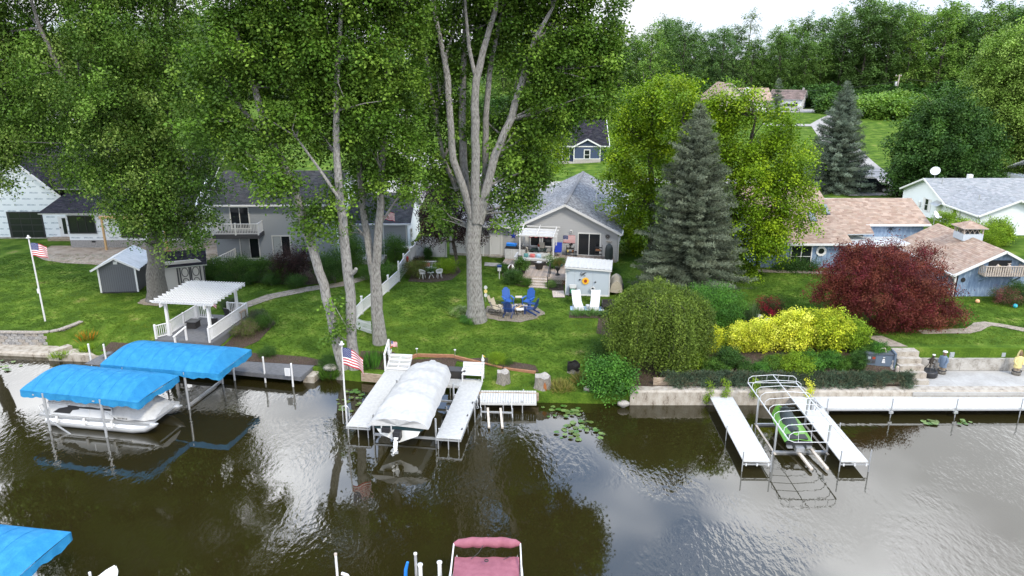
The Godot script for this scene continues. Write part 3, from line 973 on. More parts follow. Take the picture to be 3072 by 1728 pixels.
func two_storey_house() -> void:
	var h := thing("two_storey_house", "two-storey grey lap-sided house with a white balcony", "house", v3(-26.0, 0, -63.6), 1.0)
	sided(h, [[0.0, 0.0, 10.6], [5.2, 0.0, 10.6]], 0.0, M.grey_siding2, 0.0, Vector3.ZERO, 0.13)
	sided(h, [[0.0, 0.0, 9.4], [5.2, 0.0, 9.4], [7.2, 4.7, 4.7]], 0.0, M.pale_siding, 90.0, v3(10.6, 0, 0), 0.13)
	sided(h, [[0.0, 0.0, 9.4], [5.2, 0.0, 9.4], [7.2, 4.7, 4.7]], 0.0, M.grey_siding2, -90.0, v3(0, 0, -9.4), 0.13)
	roof_plane(h, v3(-0.4, 5.12, 0.45), v3(11.0, 5.12, 0.45), v3(11.0, 7.3, -4.7), v3(-0.4, 7.3, -4.7), PAL_MID)
	roof_plane(h, v3(11.0, 5.12, -9.85), v3(-0.4, 5.12, -9.85), v3(-0.4, 7.3, -4.7), v3(11.0, 7.3, -4.7), PAL_MID)
	bx("gutter", h, v3(5.3, 5.06, 0.5), v3(11.4, 0.13, 0.12), M.white_trim)
	window(h, v3(2.9, 1.25, 0), 1.75, 2.1, 2, 1, M.white_trim, M.glass, 0.09, "sliding_door")
	bx("blind", h, v3(2.5, 1.25, 0.034), v3(0.72, 1.85, 0.008), mat(0.32, 0.34, 0.35, 0.25))
	window(h, v3(5.7, 1.35, 0), 1.65, 1.95, 2, 1, M.white_trim, M.glass, 0.09)
	bx("blind", h, v3(5.33, 1.35, 0.034), v3(0.66, 1.7, 0.008), mat(0.36, 0.39, 0.4, 0.25))
	window(h, v3(2.3, 3.9, 0), 1.7, 2.0, 2, 1, M.white_trim, M.glass, 0.09, "balcony_door")
	window(h, v3(10.66, 3.6, -2.4), 0.8, 1.5, 1, 2, M.white_trim, M.glass, 0.08, "window", 90.0)
	bx("wall_lamp", h, v3(1.35, 2.15, 0.1), v3(0.14, 0.26, 0.16), M.galv)
	var bal := Node3D.new()
	bal.name = "balcony"
	h.add_child(bal)
	bx("floor", bal, v3(2.3, 2.55, 0.75), v3(4.0, 0.34, 1.5), M.mid_dark)
	railing(bal, v3(0.36, 2.72, 1.44), v3(4.24, 2.72, 1.44), 0.95, 0.13, M.white)
	railing(bal, v3(0.36, 2.72, 0.06), v3(0.36, 2.72, 1.4), 0.95, 0.13, M.white)
	railing(bal, v3(4.24, 2.72, 0.06), v3(4.24, 2.72, 1.4), 0.95, 0.13, M.white)
	for px in [0.36, 2.3, 4.24]: bx("post", bal, v3(px, 3.22, 1.44), v3(0.12, 1.06, 0.12), M.white)
	var st := Node3D.new()
	st.name = "stair_railing"
	h.add_child(st)
	for k in 12:
		bx("baluster", st, v3(1.75 - k * 0.12, 0.85 - k * 0.05, 0.9 + k * 0.09), v3(0.04, 0.8, 0.04), M.white)
	var s := Shape.new()
	s.bar(v3(1.85, 1.32, 0.82), v3(0.3, 0.7, 1.98), 0.09, 0.06)
	part("top_rail", s, M.white, st)
	bx("post", st, v3(1.85, 0.7, 0.8), v3(0.11, 1.35, 0.11), M.white); bx("post", st, v3(0.3, 0.42, 2.0), v3(0.11, 0.84, 0.11), M.white)
	# garage wing
	var w := thing("grey_garage", "low grey garage with dark shingles beside the white fence", "garage", v3(-14.6, 0, -66.6), 0.0)
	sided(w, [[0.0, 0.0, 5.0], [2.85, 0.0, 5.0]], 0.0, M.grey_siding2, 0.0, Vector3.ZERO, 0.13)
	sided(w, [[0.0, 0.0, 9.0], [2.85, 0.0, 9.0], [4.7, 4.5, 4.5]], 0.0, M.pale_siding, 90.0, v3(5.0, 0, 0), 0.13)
	roof_plane(w, v3(-0.6, 2.8, 0.4), v3(5.4, 2.8, 0.4), v3(5.4, 4.75, -4.5), v3(-0.6, 4.75, -4.5), PAL_MID)
	roof_plane(w, v3(5.4, 2.8, -9.4), v3(-0.6, 2.8, -9.4), v3(-0.6, 4.75, -4.5), v3(5.4, 4.75, -4.5), PAL_MID)
	bx("gutter", w, v3(2.4, 2.74, 0.46), v3(6.0, 0.13, 0.12), M.white_trim)
	tub("downspout", w, [v3(4.92, 2.7, 0.42), v3(4.92, 2.5, 0.08), v3(4.92, 0.1, 0.08)], [0.045], M.white_trim, 5)
	window(w, v3(5.05, 1.3, -2.2), 0.9, 1.1, 1, 2, M.white_trim, M.glass, 0.08, "window", 90.0)
	var por := thing("porch_railing", "short white railing beside the twin cottonwood, on the grey house porch", "railing", v3(-13.6, 0, -62.6), 0.0)
	railing(por, v3(0, 0.35, 0), v3(2.2, 0.35, 0), 0.95, 0.13, M.white)
	bx("post", por, v3(0, 0.68, 0), v3(0.11, 1.36, 0.11), M.white); bx("post", por, v3(2.2, 0.68, 0), v3(0.11, 1.36, 0.11), M.white)
	bx("floor", por, v3(1.1, 0.2, -0.9), v3(2.6, 0.4, 1.9), M.concrete)

func unfinished_house() -> void:
	var h := thing("unfinished_house", "unfinished house in printed white house wrap with black windows", "house", v3(-48.4, 0, -72.0), 0.0)
	wall_slab(h, [-5.0, 0.15, 4.9, 0.15, 4.9, 3.8, 0.0, 8.05, -5.0, 3.8], -0.2, 0.0, M.wrap)
	bx("foundation", h, v3(0, 0.08, -0.08), v3(9.8, 0.18, 0.2), M.concrete)
	roof_plane(h, v3(5.15, 3.72, 0.3), v3(5.15, 3.72, -14.0), v3(0, 8.22, -14.0), v3(0, 8.22, 0.3), PAL_DARK)
	roof_plane(h, v3(-5.15, 3.72, -14.0), v3(-5.15, 3.72, 0.3), v3(0, 8.22, 0.3), v3(0, 8.22, -14.0), PAL_DARK)
	var s := Shape.new()
	s.bar(v3(-5.2, 3.6, 0.33), v3(0, 8.14, 0.33), 0.05, 0.2); s.bar(v3(5.2, 3.6, 0.33), v3(0, 8.14, 0.33), 0.05, 0.2)
	part("rake_board", s, M.white_trim, h)
	var gd := Node3D.new()
	gd.name = "garage_door"
	h.add_child(gd)
	gd.position = v3(0.4, 1.4, 0.02)
	bx("frame", gd, v3(0, 0, -0.01), v3(3.5, 2.62, 0.03), M.black)
	for r in 4:
		for q in 3: bx("pane", gd, v3(-1.02 + q * 1.06, -0.96 + r * 0.63, 0.012), v3(0.98, 0.54, 0.016), M.glass_dark)
	var d := Node3D.new()
	d.name = "door"
	h.add_child(d)
	d.position = v3(4.1, 1.22, 0.02)
	bx("leaf", d, Vector3.ZERO, v3(0.95, 2.05, 0.06), M.white); bx("pane", d, v3(0.1, 0.05, 0.035), v3(0.36, 1.6, 0.012), M.glass_dark)
	bx("handle", d, v3(-0.36, -0.1, 0.05), v3(0.06, 0.16, 0.06), M.black)
	bx("step", h, v3(4.0, 0.1, 0.6), v3(2.2, 0.22, 1.0), M.wood)
	# long front body with its lower roof
	wall_slab(h, [6.7, 0.75, 18.7, 0.75, 18.7, 3.45, 6.7, 3.45], 3.5, 3.7, M.wrap)
	bx("foundation", h, v3(12.7, 0.37, 3.58), v3(12.0, 0.78, 0.22), M.block)
	var t := Transform3D(Basis(Vector3.UP, PI / 2), v3(18.7, 0, 3.7))
	fan("wall", h, v2([0.0, 0.75, 9.0, 0.75, 9.0, 4.9, 4.4, 5.9, 0.0, 3.45]), -0.2, 0.0, M.wrap, t)
	fan("foundation", h, v2([0.0, -0.02, 9.0, -0.02, 9.0, 0.75, 0.0, 0.75]), -0.2, -0.02, M.block, t)
	roof_plane(h, v3(4.4, 3.4, 4.15), v3(19.1, 3.4, 4.15), v3(19.1, 4.75, 0.4), v3(5.3, 4.75, 0.4), PAL_DARK)
	wall_slab(h, [5.2, 4.5, 18.7, 4.5, 18.7, 5.2, 5.2, 5.2], -0.1, 0.2, M.black, "clerestory")
	roof_plane(h, v3(4.2, 5.1, 0.7), v3(19.2, 5.1, 0.7), v3(19.2, 8.2, -5.0), v3(0.5, 8.2, -5.0), PAL_DARK)
	roof_plane(h, v3(19.2, 5.1, -10.7), v3(0.5, 5.1, -10.7), v3(0.5, 8.2, -5.0), v3(19.2, 8.2, -5.0), PAL_DARK)
	window(h, v3(8.1, 2.25, 3.7), 2.5, 1.7, 3, 1, M.black, M.glass_dark, 0.08)
	window(h, v3(16.9, 1.75, 3.7), 2.2, 1.55, 2, 1, M.black, M.glass_dark, 0.08)
	window(h, v3(12.6, 2.0, 3.7), 1.9, 2.0, 2, 1, M.black, M.glass_dark, 0.08)
	bx("foundation_vent", h, v3(8.9, 0.6, 3.7), v3(0.35, 0.16, 0.03), M.black)
	for px in [10.5, 16.2]:
		bx("porch_post", h, v3(px, 1.6, 4.6), v3(0.16, 3.2, 0.16), M.new_wood)
	bx("porch_beam", h, v3(13.4, 3.12, 4.6), v3(6.2, 0.25, 0.14), M.new_wood)
	for k in 4:
		var l := thing("lumber_board", "loose brown board lying on the dirt by the unfinished house", "board", v3(-31.6 + k * 0.25, 0.08 + 0.05 * k, -66.6 + 0.14 * k), 14.0 - 9.0 * k, "loose boards on the dirt")
		bx("board", l, Vector3.ZERO, v3(2.6, 0.05, 0.2), M.red_wood)

func octagon(parent: Node, at: Vector3, r: float) -> void:
	var o := Node3D.new()
	o.name = "octagon_window"
	parent.add_child(o, true)
	o.position = at
	var inner := PackedVector2Array(); var outer := PackedVector2Array()
	for k in 8:
		var a := TAU * (k + 0.5) / 8
		outer.append(Vector2(cos(a), sin(a)) * r); inner.append(Vector2(cos(a), sin(a)) * r * 0.58)
	var s := Shape.new()
	for k in 8:
		s.prism(PackedVector2Array([outer[k], outer[(k + 1) % 8], inner[(k + 1) % 8], inner[k]]), 0.0, 0.07)
	part("frame", s, M.white_trim, o)
	fan("pane", o, inner, 0.0, 0.02, M.glass)

func blue_house() -> void:
	var y := 0.7
	var h := thing("blue_house", "weathered blue house with a tan shingle roof and octagon windows", "house", v3(19.9, y, -58.4), 0.0)
	wall_slab(h, [0, -0.3, 7.2, -0.3, 7.2, 2.35, 0, 2.35], -0.2, 0.0, M.blue_wood)
	fan("wall", h, v2([0, -0.3, 11.2, -0.3, 11.2, 2.4, 5.6, 5.8, 0, 2.4]), -0.2, 0.0, M.blue_wood, Transform3D(Basis(Vector3.UP, -PI / 2), v3(0, 0, -11.2)))
	# board joints on the wall
	for k in 17: bx("batten", h, v3(0.3 + k * 0.41, 1.0, 0.008), v3(0.035, 2.6, 0.016), M.blue_wood)
	var e := v3(-0.7, 2.3, 0.4)
	roof_plane(h, e, v3(7.5, 2.3, 0.4), v3(6.45, 5.9, -5.6), v3(-0.7, 5.9, -5.6), PAL_TAN, 0.17, 0.34)
	roof_plane(h, v3(6.45, 2.3, -11.6), v3(-0.7, 2.3, -11.6), v3(-0.7, 5.9, -5.6), v3(6.45, 5.9, -5.6), PAL_TAN, 0.17, 0.34)
	# middle and right parts of the same slope
	roof_plane(h, v3(6.9, 2.86, -0.55), v3(9.55, 2.9, -0.6), v3(9.3, 5.12, -4.3), v3(6.75, 5.1, -4.27), PAL_TAN, 0.17, 0.34)
	roof_plane(h, v3(9.2, 3.46, -1.55), v3(14.6, 3.46, -1.55), v3(14.1, 5.12, -4.32), v3(9.1, 5.12, -4.3), PAL_TAN, 0.17, 0.34)
	roof_plane(h, v3(14.1, 3.2, -8.0), v3(6.6, 3.2, -8.0), v3(6.7, 5.12, -4.3), v3(14.1, 5.12, -4.3), PAL_TAN, 0.17, 0.34)
	wall_slab(h, [9.3, -0.3, 14.2, -0.3, 14.2, 3.42, 9.3, 3.42], -2.1, -1.9, M.blue_wood)
	bx("gutter", h, v3(3.4, 2.24, 0.46), v3(8.2, 0.14, 0.13), M.white_trim)
	bx("gutter", h, v3(11.9, 3.38, -1.5), v3(5.4, 0.14, 0.12), M.white_trim)
	for q in [[5.85, -3.0], [4.55, -2.3]]:
		var sk := bx("skylight", h, v3(q[0] + 0.45, 4.42 + (q[1] + 3.0) * -0.6, q[1]), v3(0.55, 0.1, 1.15), M.glass_pale, v3(31, 0, 0))
		bx("curb", sk, v3(0, -0.02, 0.59), v3(0.6, 0.12, 0.06), M.navy_siding)
	window(h, v3(3.55, 1.15, 0.0), 1.75, 1.9, 2, 2, M.white_trim, M.glass, 0.08)
	octagon(h, v3(1.2, 1.6, 0.0), 0.44)
	octagon(h, v3(5.15, 1.6, 0.0), 0.44)
	# patio cover
	var pc := thing("patio_cover", "flat grey metal patio cover between the blue house and maple", "roof", v3(29.5, 3.0, -58.2), 6.0)
	bx("panel", pc, v3(0, 0, -1.2), v3(5.2, 0.06, 3.4), M.pale_metal)
	bx("front_edge", pc, v3(0, -0.06, 0.53), v3(5.2, 0.2, 0.08), M.white_trim)
	for k in 9: bx("seam", pc, v3(-2.4 + k * 0.6, 0.04, -1.2), v3(0.04, 0.03, 3.4), M.pale_metal)
	for k in 2: tub("conduit", pc, [v3(-1.6 + k * 1.2, 0.09, 0.1 - k * 1.2), v3(1.6 + k * 0.4, 0.09, -0.25 - k * 1.0)], [0.035], M.galv, 6)
	for k in 3: bx("post", pc, v3(-2.4 + k * 2.4, -1.2, 0.4), v3(0.1, 2.3, 0.1), M.white_trim)
	var orn := thing("wall_branch_ornament", "dark branching metal ornament on the far blue wall", "ornament", v3(31.4, 3.7, -60.25), 0.0)
	for k in 7:
		var a := TAU * k / 7
		tub("branch", orn, [Vector3.ZERO, v3(cos(a) * 0.3, sin(a) * 0.25, 0.03), v3(cos(a + 0.5) * 0.45, sin(a + 0.5) * 0.35, 0.02)], [0.025, 0.02, 0.012], M.black, 5)
	var dish := thing("satellite_dish", "pale satellite dish on the tan roof corner", "dish", v3(34.7, 4.4, -59.9), 35.0)
	dish_parts(dish, 0.34)

func dish_parts(t: Node3D, r: float) -> void:
	var s := Shape.new()
	s.x = Transform3D(Basis(Vector3.RIGHT, 1.0), v3(0, 0.55, 0))
	var pr := []
	for k in 6: pr.append(Vector2(r * k / 5.0 + 0.001, 0.25 * r * pow(k / 5.0, 2)))
	s.lathe(pr, 14)
	part("reflector", s, M.dish, t)
	tub("mast", t, [v3(0, -0.25, -0.05), v3(0, 0.5, -0.05)], [0.025], M.galv, 6)
	tub("feed_arm", t, [v3(0, 0.35, 0), v3(0, 0.4, r * 1.2)], [0.018], M.galv, 5)
	bx("feed", t, v3(0, 0.45, r * 1.2), v3(0.09, 0.1, 0.12), M.white)

func blue_garage() -> void:
	var h := thing("blue_outbuilding", "weathered blue outbuilding with tan roof, cupola and small balcony", "outbuilding", v3(31.7, 0.9, -50.9), 0.0)
	wall_slab(h, [0, -0.2, 5.9, -0.2, 5.9, 1.95, 2.95, 3.4, 0, 1.95], -0.2, 0.0, M.blue_wood)
	fan("wall", h, v2([0, -0.2, 8.0, -0.2, 8.0, 1.95, 0, 1.95]), -0.2, 0.0, M.blue_wood, Transform3D(Basis(Vector3.UP, -PI / 2), v3(0, 0, -8.0)))
	for k in 16: bx("batten", h, v3(0.2 + k * 0.37, 0.9, 0.006), v3(0.03, 2.1, 0.014), M.blue_wood)
	roof_plane(h, v3(-0.45, 1.78, -8.4), v3(-0.45, 1.78, 0.45), v3(2.95, 3.5, 0.45), v3(2.95, 3.5, -8.4), PAL_TAN, 0.17, 0.34)
	roof_plane(h, v3(6.35, 1.78, 0.45), v3(6.35, 1.78, -8.4), v3(2.95, 3.5, -8.4), v3(2.95, 3.5, 0.45), PAL_TAN, 0.17, 0.34)
	var s := Shape.new()
	s.bar(v3(-0.5, 1.68, 0.5), v3(2.95, 3.42, 0.5), 0.06, 0.17); s.bar(v3(6.4, 1.68, 0.5), v3(2.95, 3.42, 0.5), 0.06, 0.17)
	part("rake_board", s, M.white_trim, h)
	bx("gutter", h, v3(-0.52, 1.7, -4.0), v3(0.12, 0.12, 8.8), M.white_trim)
	tub("downspout", h, [v3(-0.5, 1.62, 0.2), v3(-0.1, 1.3, 0.06), v3(-0.05, 0.0, 0.06)], [0.045], M.white_trim, 6)
	bx("corner_board", h, v3(0.0, 0.9, 0.02), v3(0.1, 2.1, 0.06), M.white_trim)
	fan("porthole", h, octa(0.16), 0.0, 0.04, M.black, Transform3D(Basis.IDENTITY, v3(0.55, 1.25, 0)))
	var c := Node3D.new()
	c.name = "cupola"
	h.add_child(c)
	c.position = v3(2.95, 3.45, -4.2)
	bx("base", c, v3(0, 0.02, 0), v3(1.5, 0.5, 1.3), M.shed_blue)
	for fx in [-1, 1]:
		for fz in [-1, 1]: bx("post", c, v3(fx * 0.7, 0.5, fz * 0.6), v3(0.08, 0.5, 0.08), M.weathered)
	for k in 7: bx("lattice_slat", c, v3(-0.55 + k * 0.18, 0.5, 0.6), v3(0.03, 0.5, 0.02), M.weathered, v3(0, 0, 30 if k % 2 else -30))
	for k in 6: bx("lattice_slat", c, v3(-0.7, 0.5, -0.45 + k * 0.18), v3(0.02, 0.5, 0.03), M.weathered, v3(30 if k % 2 else -30, 0, 0))
	bx("interior", c, v3(0, 0.45, 0), v3(1.1, 0.4, 0.9), M.black)
	var top := v3(0, 1.2, 0)
	var q := [v3(-0.95, 0.74, 0.85), v3(0.95, 0.74, 0.85), v3(0.95, 0.74, -0.85), v3(-0.95, 0.74, -0.85)]
	for k in 4: roof_plane(c, q[k], q[(k + 1) % 4], top + v3(0.001, 0, 0), top, PAL_TAN, 0.15, 0.3, 0.05)
	var b := Node3D.new()
	b.name = "balcony"
	h.add_child(b)
	b.position = v3(2.9, 1.75, 0.0)
	for k in 4: bx("floor_board", b, v3(0, 0, 0.12 + k * 0.19), v3(2.8, 0.07, 0.18), M.weathered)
	for k in 17: bx("slat", b, v3(-1.36 + k * 0.17, 0.36, 0.83), v3(0.09, 0.72, 0.03), M.weathered)
	for k in 4:
		bx("slat", b, v3(-1.4, 0.36, 0.1 + k * 0.19), v3(0.03, 0.72, 0.09), M.weathered)
		bx("slat", b, v3(1.4, 0.36, 0.1 + k * 0.19), v3(0.03, 0.72, 0.09), M.weathered)
	bx("rail", b, v3(0, 0.72, 0.83), v3(2.86, 0.05, 0.1), M.weathered)
	for fx in [-1.2, 1.2]:
		var br := Shape.new()
		br.bar(v3(fx, -0.05, 0.75), v3(fx, -0.6, 0.03), 0.09, 0.09)
		part("brace", br, M.blue_wood, b)
	bx("opening", h, v3(2.95, 2.25, 0.01), v3(1.6, 0.9, 0.03), M.black)
	for k in 2:
		var so := thing("carved_figure", ["brown carved bird sitting in the weathered balcony", "round woven basket sitting in the weathered balcony"][k], "ornament", v3(34.2 + k * 0.8, 2.75, -50.4), 20.0)
		var sh := Shape.new()
		sh.lathe([Vector2(0.02, 0), Vector2(0.2, 0.1), Vector2(0.24, 0.3), Vector2(0.14, 0.5), Vector2(0.1, 0.62), Vector2(0.01, 0.72)], 10)
		part("body", sh, M.weathered, so)
		if k == 0: bx("beak", so, v3(0, 0.6, 0.14), v3(0.06, 0.05, 0.14), M.yellow)
		else: bx("handle", so, v3(0, 0.74, 0), v3(0.3, 0.04, 0.05), M.weathered)

func octa(r: float) -> PackedVector2Array:
	var p := PackedVector2Array()
	for k in 12: p.append(Vector2(cos(TAU * k / 12), sin(TAU * k / 12) * 1.1) * r)
	return p

func pale_house() -> void:
	var h := thing("pale_house", "pale grey sided house with a light grey roof and wing", "house", v3(44.85, 0.6, -70.0), 0.0)
	sided(h, [[-0.3, 0.0, 5.7], [2.3, 0.0, 5.7]], 0.0, M.pale_siding, -90.0, v3(0, 0, -5.7), 0.13)
	sided(h, [[-0.3, 0.0, 8.8], [2.3, 0.0, 8.8], [4.0, 4.4, 4.4]], 0.0, M.pale_siding, -90.0, v3(-0.05, 0, -14.5), 0.13)
	sided(h, [[-0.3, 0.0, 6.6], [2.3, 0.0, 6.6], [3.6, 3.3, 3.3]], 0.0, M.pale_siding, 0.0, Vector3.ZERO, 0.13)
	roof_plane(h, v3(-0.4, 2.2, -5.9), v3(-0.4, 2.2, 0.4), v3(3.3, 3.72, 0.4), v3(3.3, 3.72, -7.9), PAL_PALE, 0.18, 0.4)
	roof_plane(h, v3(7.0, 2.2, 0.4), v3(7.0, 2.2, -5.9), v3(3.3, 3.72, -7.9), v3(3.3, 3.72, 0.4), PAL_PALE, 0.18, 0.4)
	roof_plane(h, v3(-0.4, 2.24, -5.5), v3(22.0, 2.24, -5.5), v3(22.0, 4.1, -10.1), v3(-0.4, 4.1, -10.1), PAL_PALE, 0.18, 0.4)
	roof_plane(h, v3(22.0, 2.24, -14.7), v3(-0.4, 2.24, -14.7), v3(-0.4, 4.1, -10.1), v3(22.0, 4.1, -10.1), PAL_PALE, 0.18, 0.4)
	var s := Shape.new()
	s.bar(v3(-0.45, 2.14, -14.7), v3(-0.45, 4.02, -10.1), 0.06, 0.17); s.bar(v3(-0.45, 2.14, -5.5), v3(-0.45, 4.02, -10.1), 0.06, 0.17)
	s.bar(v3(-0.45, 2.12, 0.45), v3(3.3, 3.64, 0.45), 0.06, 0.17); s.bar(v3(7.05, 2.12, 0.45), v3(3.3, 3.64, 0.45), 0.06, 0.17)
	part("rake_board", s, M.white_trim, h)
	bx("gutter", h, v3(-0.47, 2.12, -2.7), v3(0.12, 0.13, 6.2), M.white_trim)
	for z in [-9.3, -4.0]:
		window(h, v3(-0.06, 1.35, z), 0.75, 1.35, 1, 2, M.white_trim, M.glass, 0.07, "window", -90.0)
		for e in [-0.62, 0.62]: bx("shutter", h, v3(-0.09, 1.35, z + e), v3(0.05, 1.35, 0.38), M.white)
	bx("door", h, v3(-0.06, 0.95, -6.9), v3(0.08, 1.95, 0.9), M.white)
	var aw := Shape.new()
	aw.x = Transform3D(Basis.IDENTITY, v3(-0.05, 2.05, -6.9))
	aw.quad(v3(-0.75, -0.25, -0.75), v3(-0.75, -0.25, 0.75), v3(0, 0.1, 0.75), v3(0, 0.1, -0.75))
	part("awning", aw, M.galv, h)
	bx("utility_box", h, v3(-0.15, 1.2, -10.6), v3(0.2, 0.5, 0.35), M.white_trim)
	for p in [v3(1.0, 4.0, -9.0), v3(3.6, 3.4, -7.5), v3(1.6, 3.25, -3.2)]:
		tub("vent_pipe", h, [p - v3(0, 0.3, 0), p + v3(0, 0.35, 0)], [0.06], M.galv, 7)
	bx("chimney", h, v3(4.7, 4.15, -10.4), v3(0.45, 0.6, 0.45), M.white_trim)
	var d := thing("satellite_dish", "white satellite dish on the pale house ridge", "dish", v3(45.5, 4.9, -80.0), -40.0)
	dish_parts(d, 0.5)
	var r := thing("far_grey_roof_house", "low house with a dark grey roof beyond the pale house", "house", v3(63.0, 0.5, -88.0), 0.0)
	bx("wall", r, v3(6, 1.2, -4), v3(12, 2.6, 8), M.pale_siding)
	roof_plane(r, v3(-0.5, 2.5, 0.4), v3(12.5, 2.5, 0.4), v3(11.0, 4.9, -4), v3(1.0, 4.9, -4), PAL_GREY, 0.3, 0.5)
	roof_plane(r, v3(12.5, 2.5, -8.4), v3(-0.5, 2.5, -8.4), v3(1.0, 4.9, -4), v3(11.0, 4.9, -4), PAL_GREY, 0.3, 0.5)
	var fn := thing("iron_fence", "low black iron fence behind the blue outbuilding", "fence", v3(38.0, 0.9, -55.0), -30.0)
	for k in 40: bx("picket", fn, v3(k * 0.14, 0.5, 0), v3(0.02, 1.0, 0.02), M.black)
	bx("rail", fn, v3(2.8, 0.85, 0), v3(5.6, 0.03, 0.03), M.black); bx("rail", fn, v3(2.8, 0.2, 0), v3(5.6, 0.03, 0.03), M.black)

func navy_house() -> void:
	var h := thing("navy_house", "navy blue cottage with white trim, stone skirt and dark roof", "house", v3(12.2, 0.15, -122.0), 0.0)
	sided(h, [[0.85, -2.15, 2.15], [2.9, -2.15, 2.15], [4.0, 0.0, 0.0]], 0.0, M.navy_siding, 0.0, Vector3.ZERO, 0.16)
	bx("stone_skirt", h, v3(0, 0.42, 0.04), v3(4.3, 0.85, 0.16), M.rock)
	sided(h, [[0.0, 0.0, 7.5], [2.9, 0.0, 7.5], [6.2, 5.0, 5.0]], 0.0, M.navy_siding, 90.0, v3(3.2, 0, -1.0), 0.16)
	sided(h, [[0.0, -5.4, 3.2], [2.9, -5.4, 3.2]], -1.2, M.navy_siding, 0.0, Vector3.ZERO, 0.16)
	roof_plane(h, v3(-6.0, 2.85, -0.6), v3(3.7, 2.85, -0.6), v3(3.7, 6.6, -6.2), v3(-6.0, 6.6, -6.2), PAL_DARK, 0.25, 0.4)
	roof_plane(h, v3(3.7, 2.85, -11.8), v3(-6.0, 2.85, -11.8), v3(-6.0, 6.6, -6.2), v3(3.7, 6.6, -6.2), PAL_DARK, 0.25, 0.4)
	roof_plane(h, v3(-2.5, 2.8, -1.0), v3(-2.5, 2.8, 0.35), v3(0, 4.1, 0.35), v3(0, 4.1, -2.4), PAL_DARK, 0.25, 0.4)
	roof_plane(h, v3(2.5, 2.8, 0.35), v3(2.5, 2.8, -1.0), v3(0, 4.1, -2.4), v3(0, 4.1, 0.35), PAL_DARK, 0.25, 0.4)
	var s := Shape.new()
	s.bar(v3(-2.55, 2.74, 0.4), v3(0, 4.06, 0.4), 0.06, 0.22); s.bar(v3(2.55, 2.74, 0.4), v3(0, 4.06, 0.4), 0.06, 0.22)
	s.bar(v3(-6.0, 2.8, -0.55), v3(3.7, 2.8, -0.55), 0.1, 0.2); s.bar(v3(-2.3, 2.88, 0.05), v3(2.3, 2.88, 0.05), 0.08, 0.16)
	s.bar(v3(3.72, 2.85, -0.6), v3(3.72, 6.6, -6.2), 0.08, 0.25)
	part("trim_board", s, M.white_trim, h)
	for px in [-2.12, 2.12]: bx("corner_board", h, v3(px, 1.5, 0.05), v3(0.16, 2.9, 0.1), M.white_trim)
	bx("trim_band", h, v3(0, 0.9, 0.06), v3(4.3, 0.1, 0.16), M.white_trim)
	window(h, v3(0, 1.55, 0.03), 1.05, 1.75, 1, 2, M.white_trim, M.glass, 0.13)
	window(h, v3(-3.2, 1.6, -1.18), 1.0, 1.6, 1, 1, M.white_trim, M.glass, 0.1)
	for px in [-5.8, -4.0]: bx("porch_post", h, v3(px, 1.4, -0.6), v3(0.14, 2.8, 0.14), M.white_trim)
	bx("porch_floor", h, v3(-4.0, 0.2, -0.6), v3(3.8, 0.35, 1.4), M.concrete)

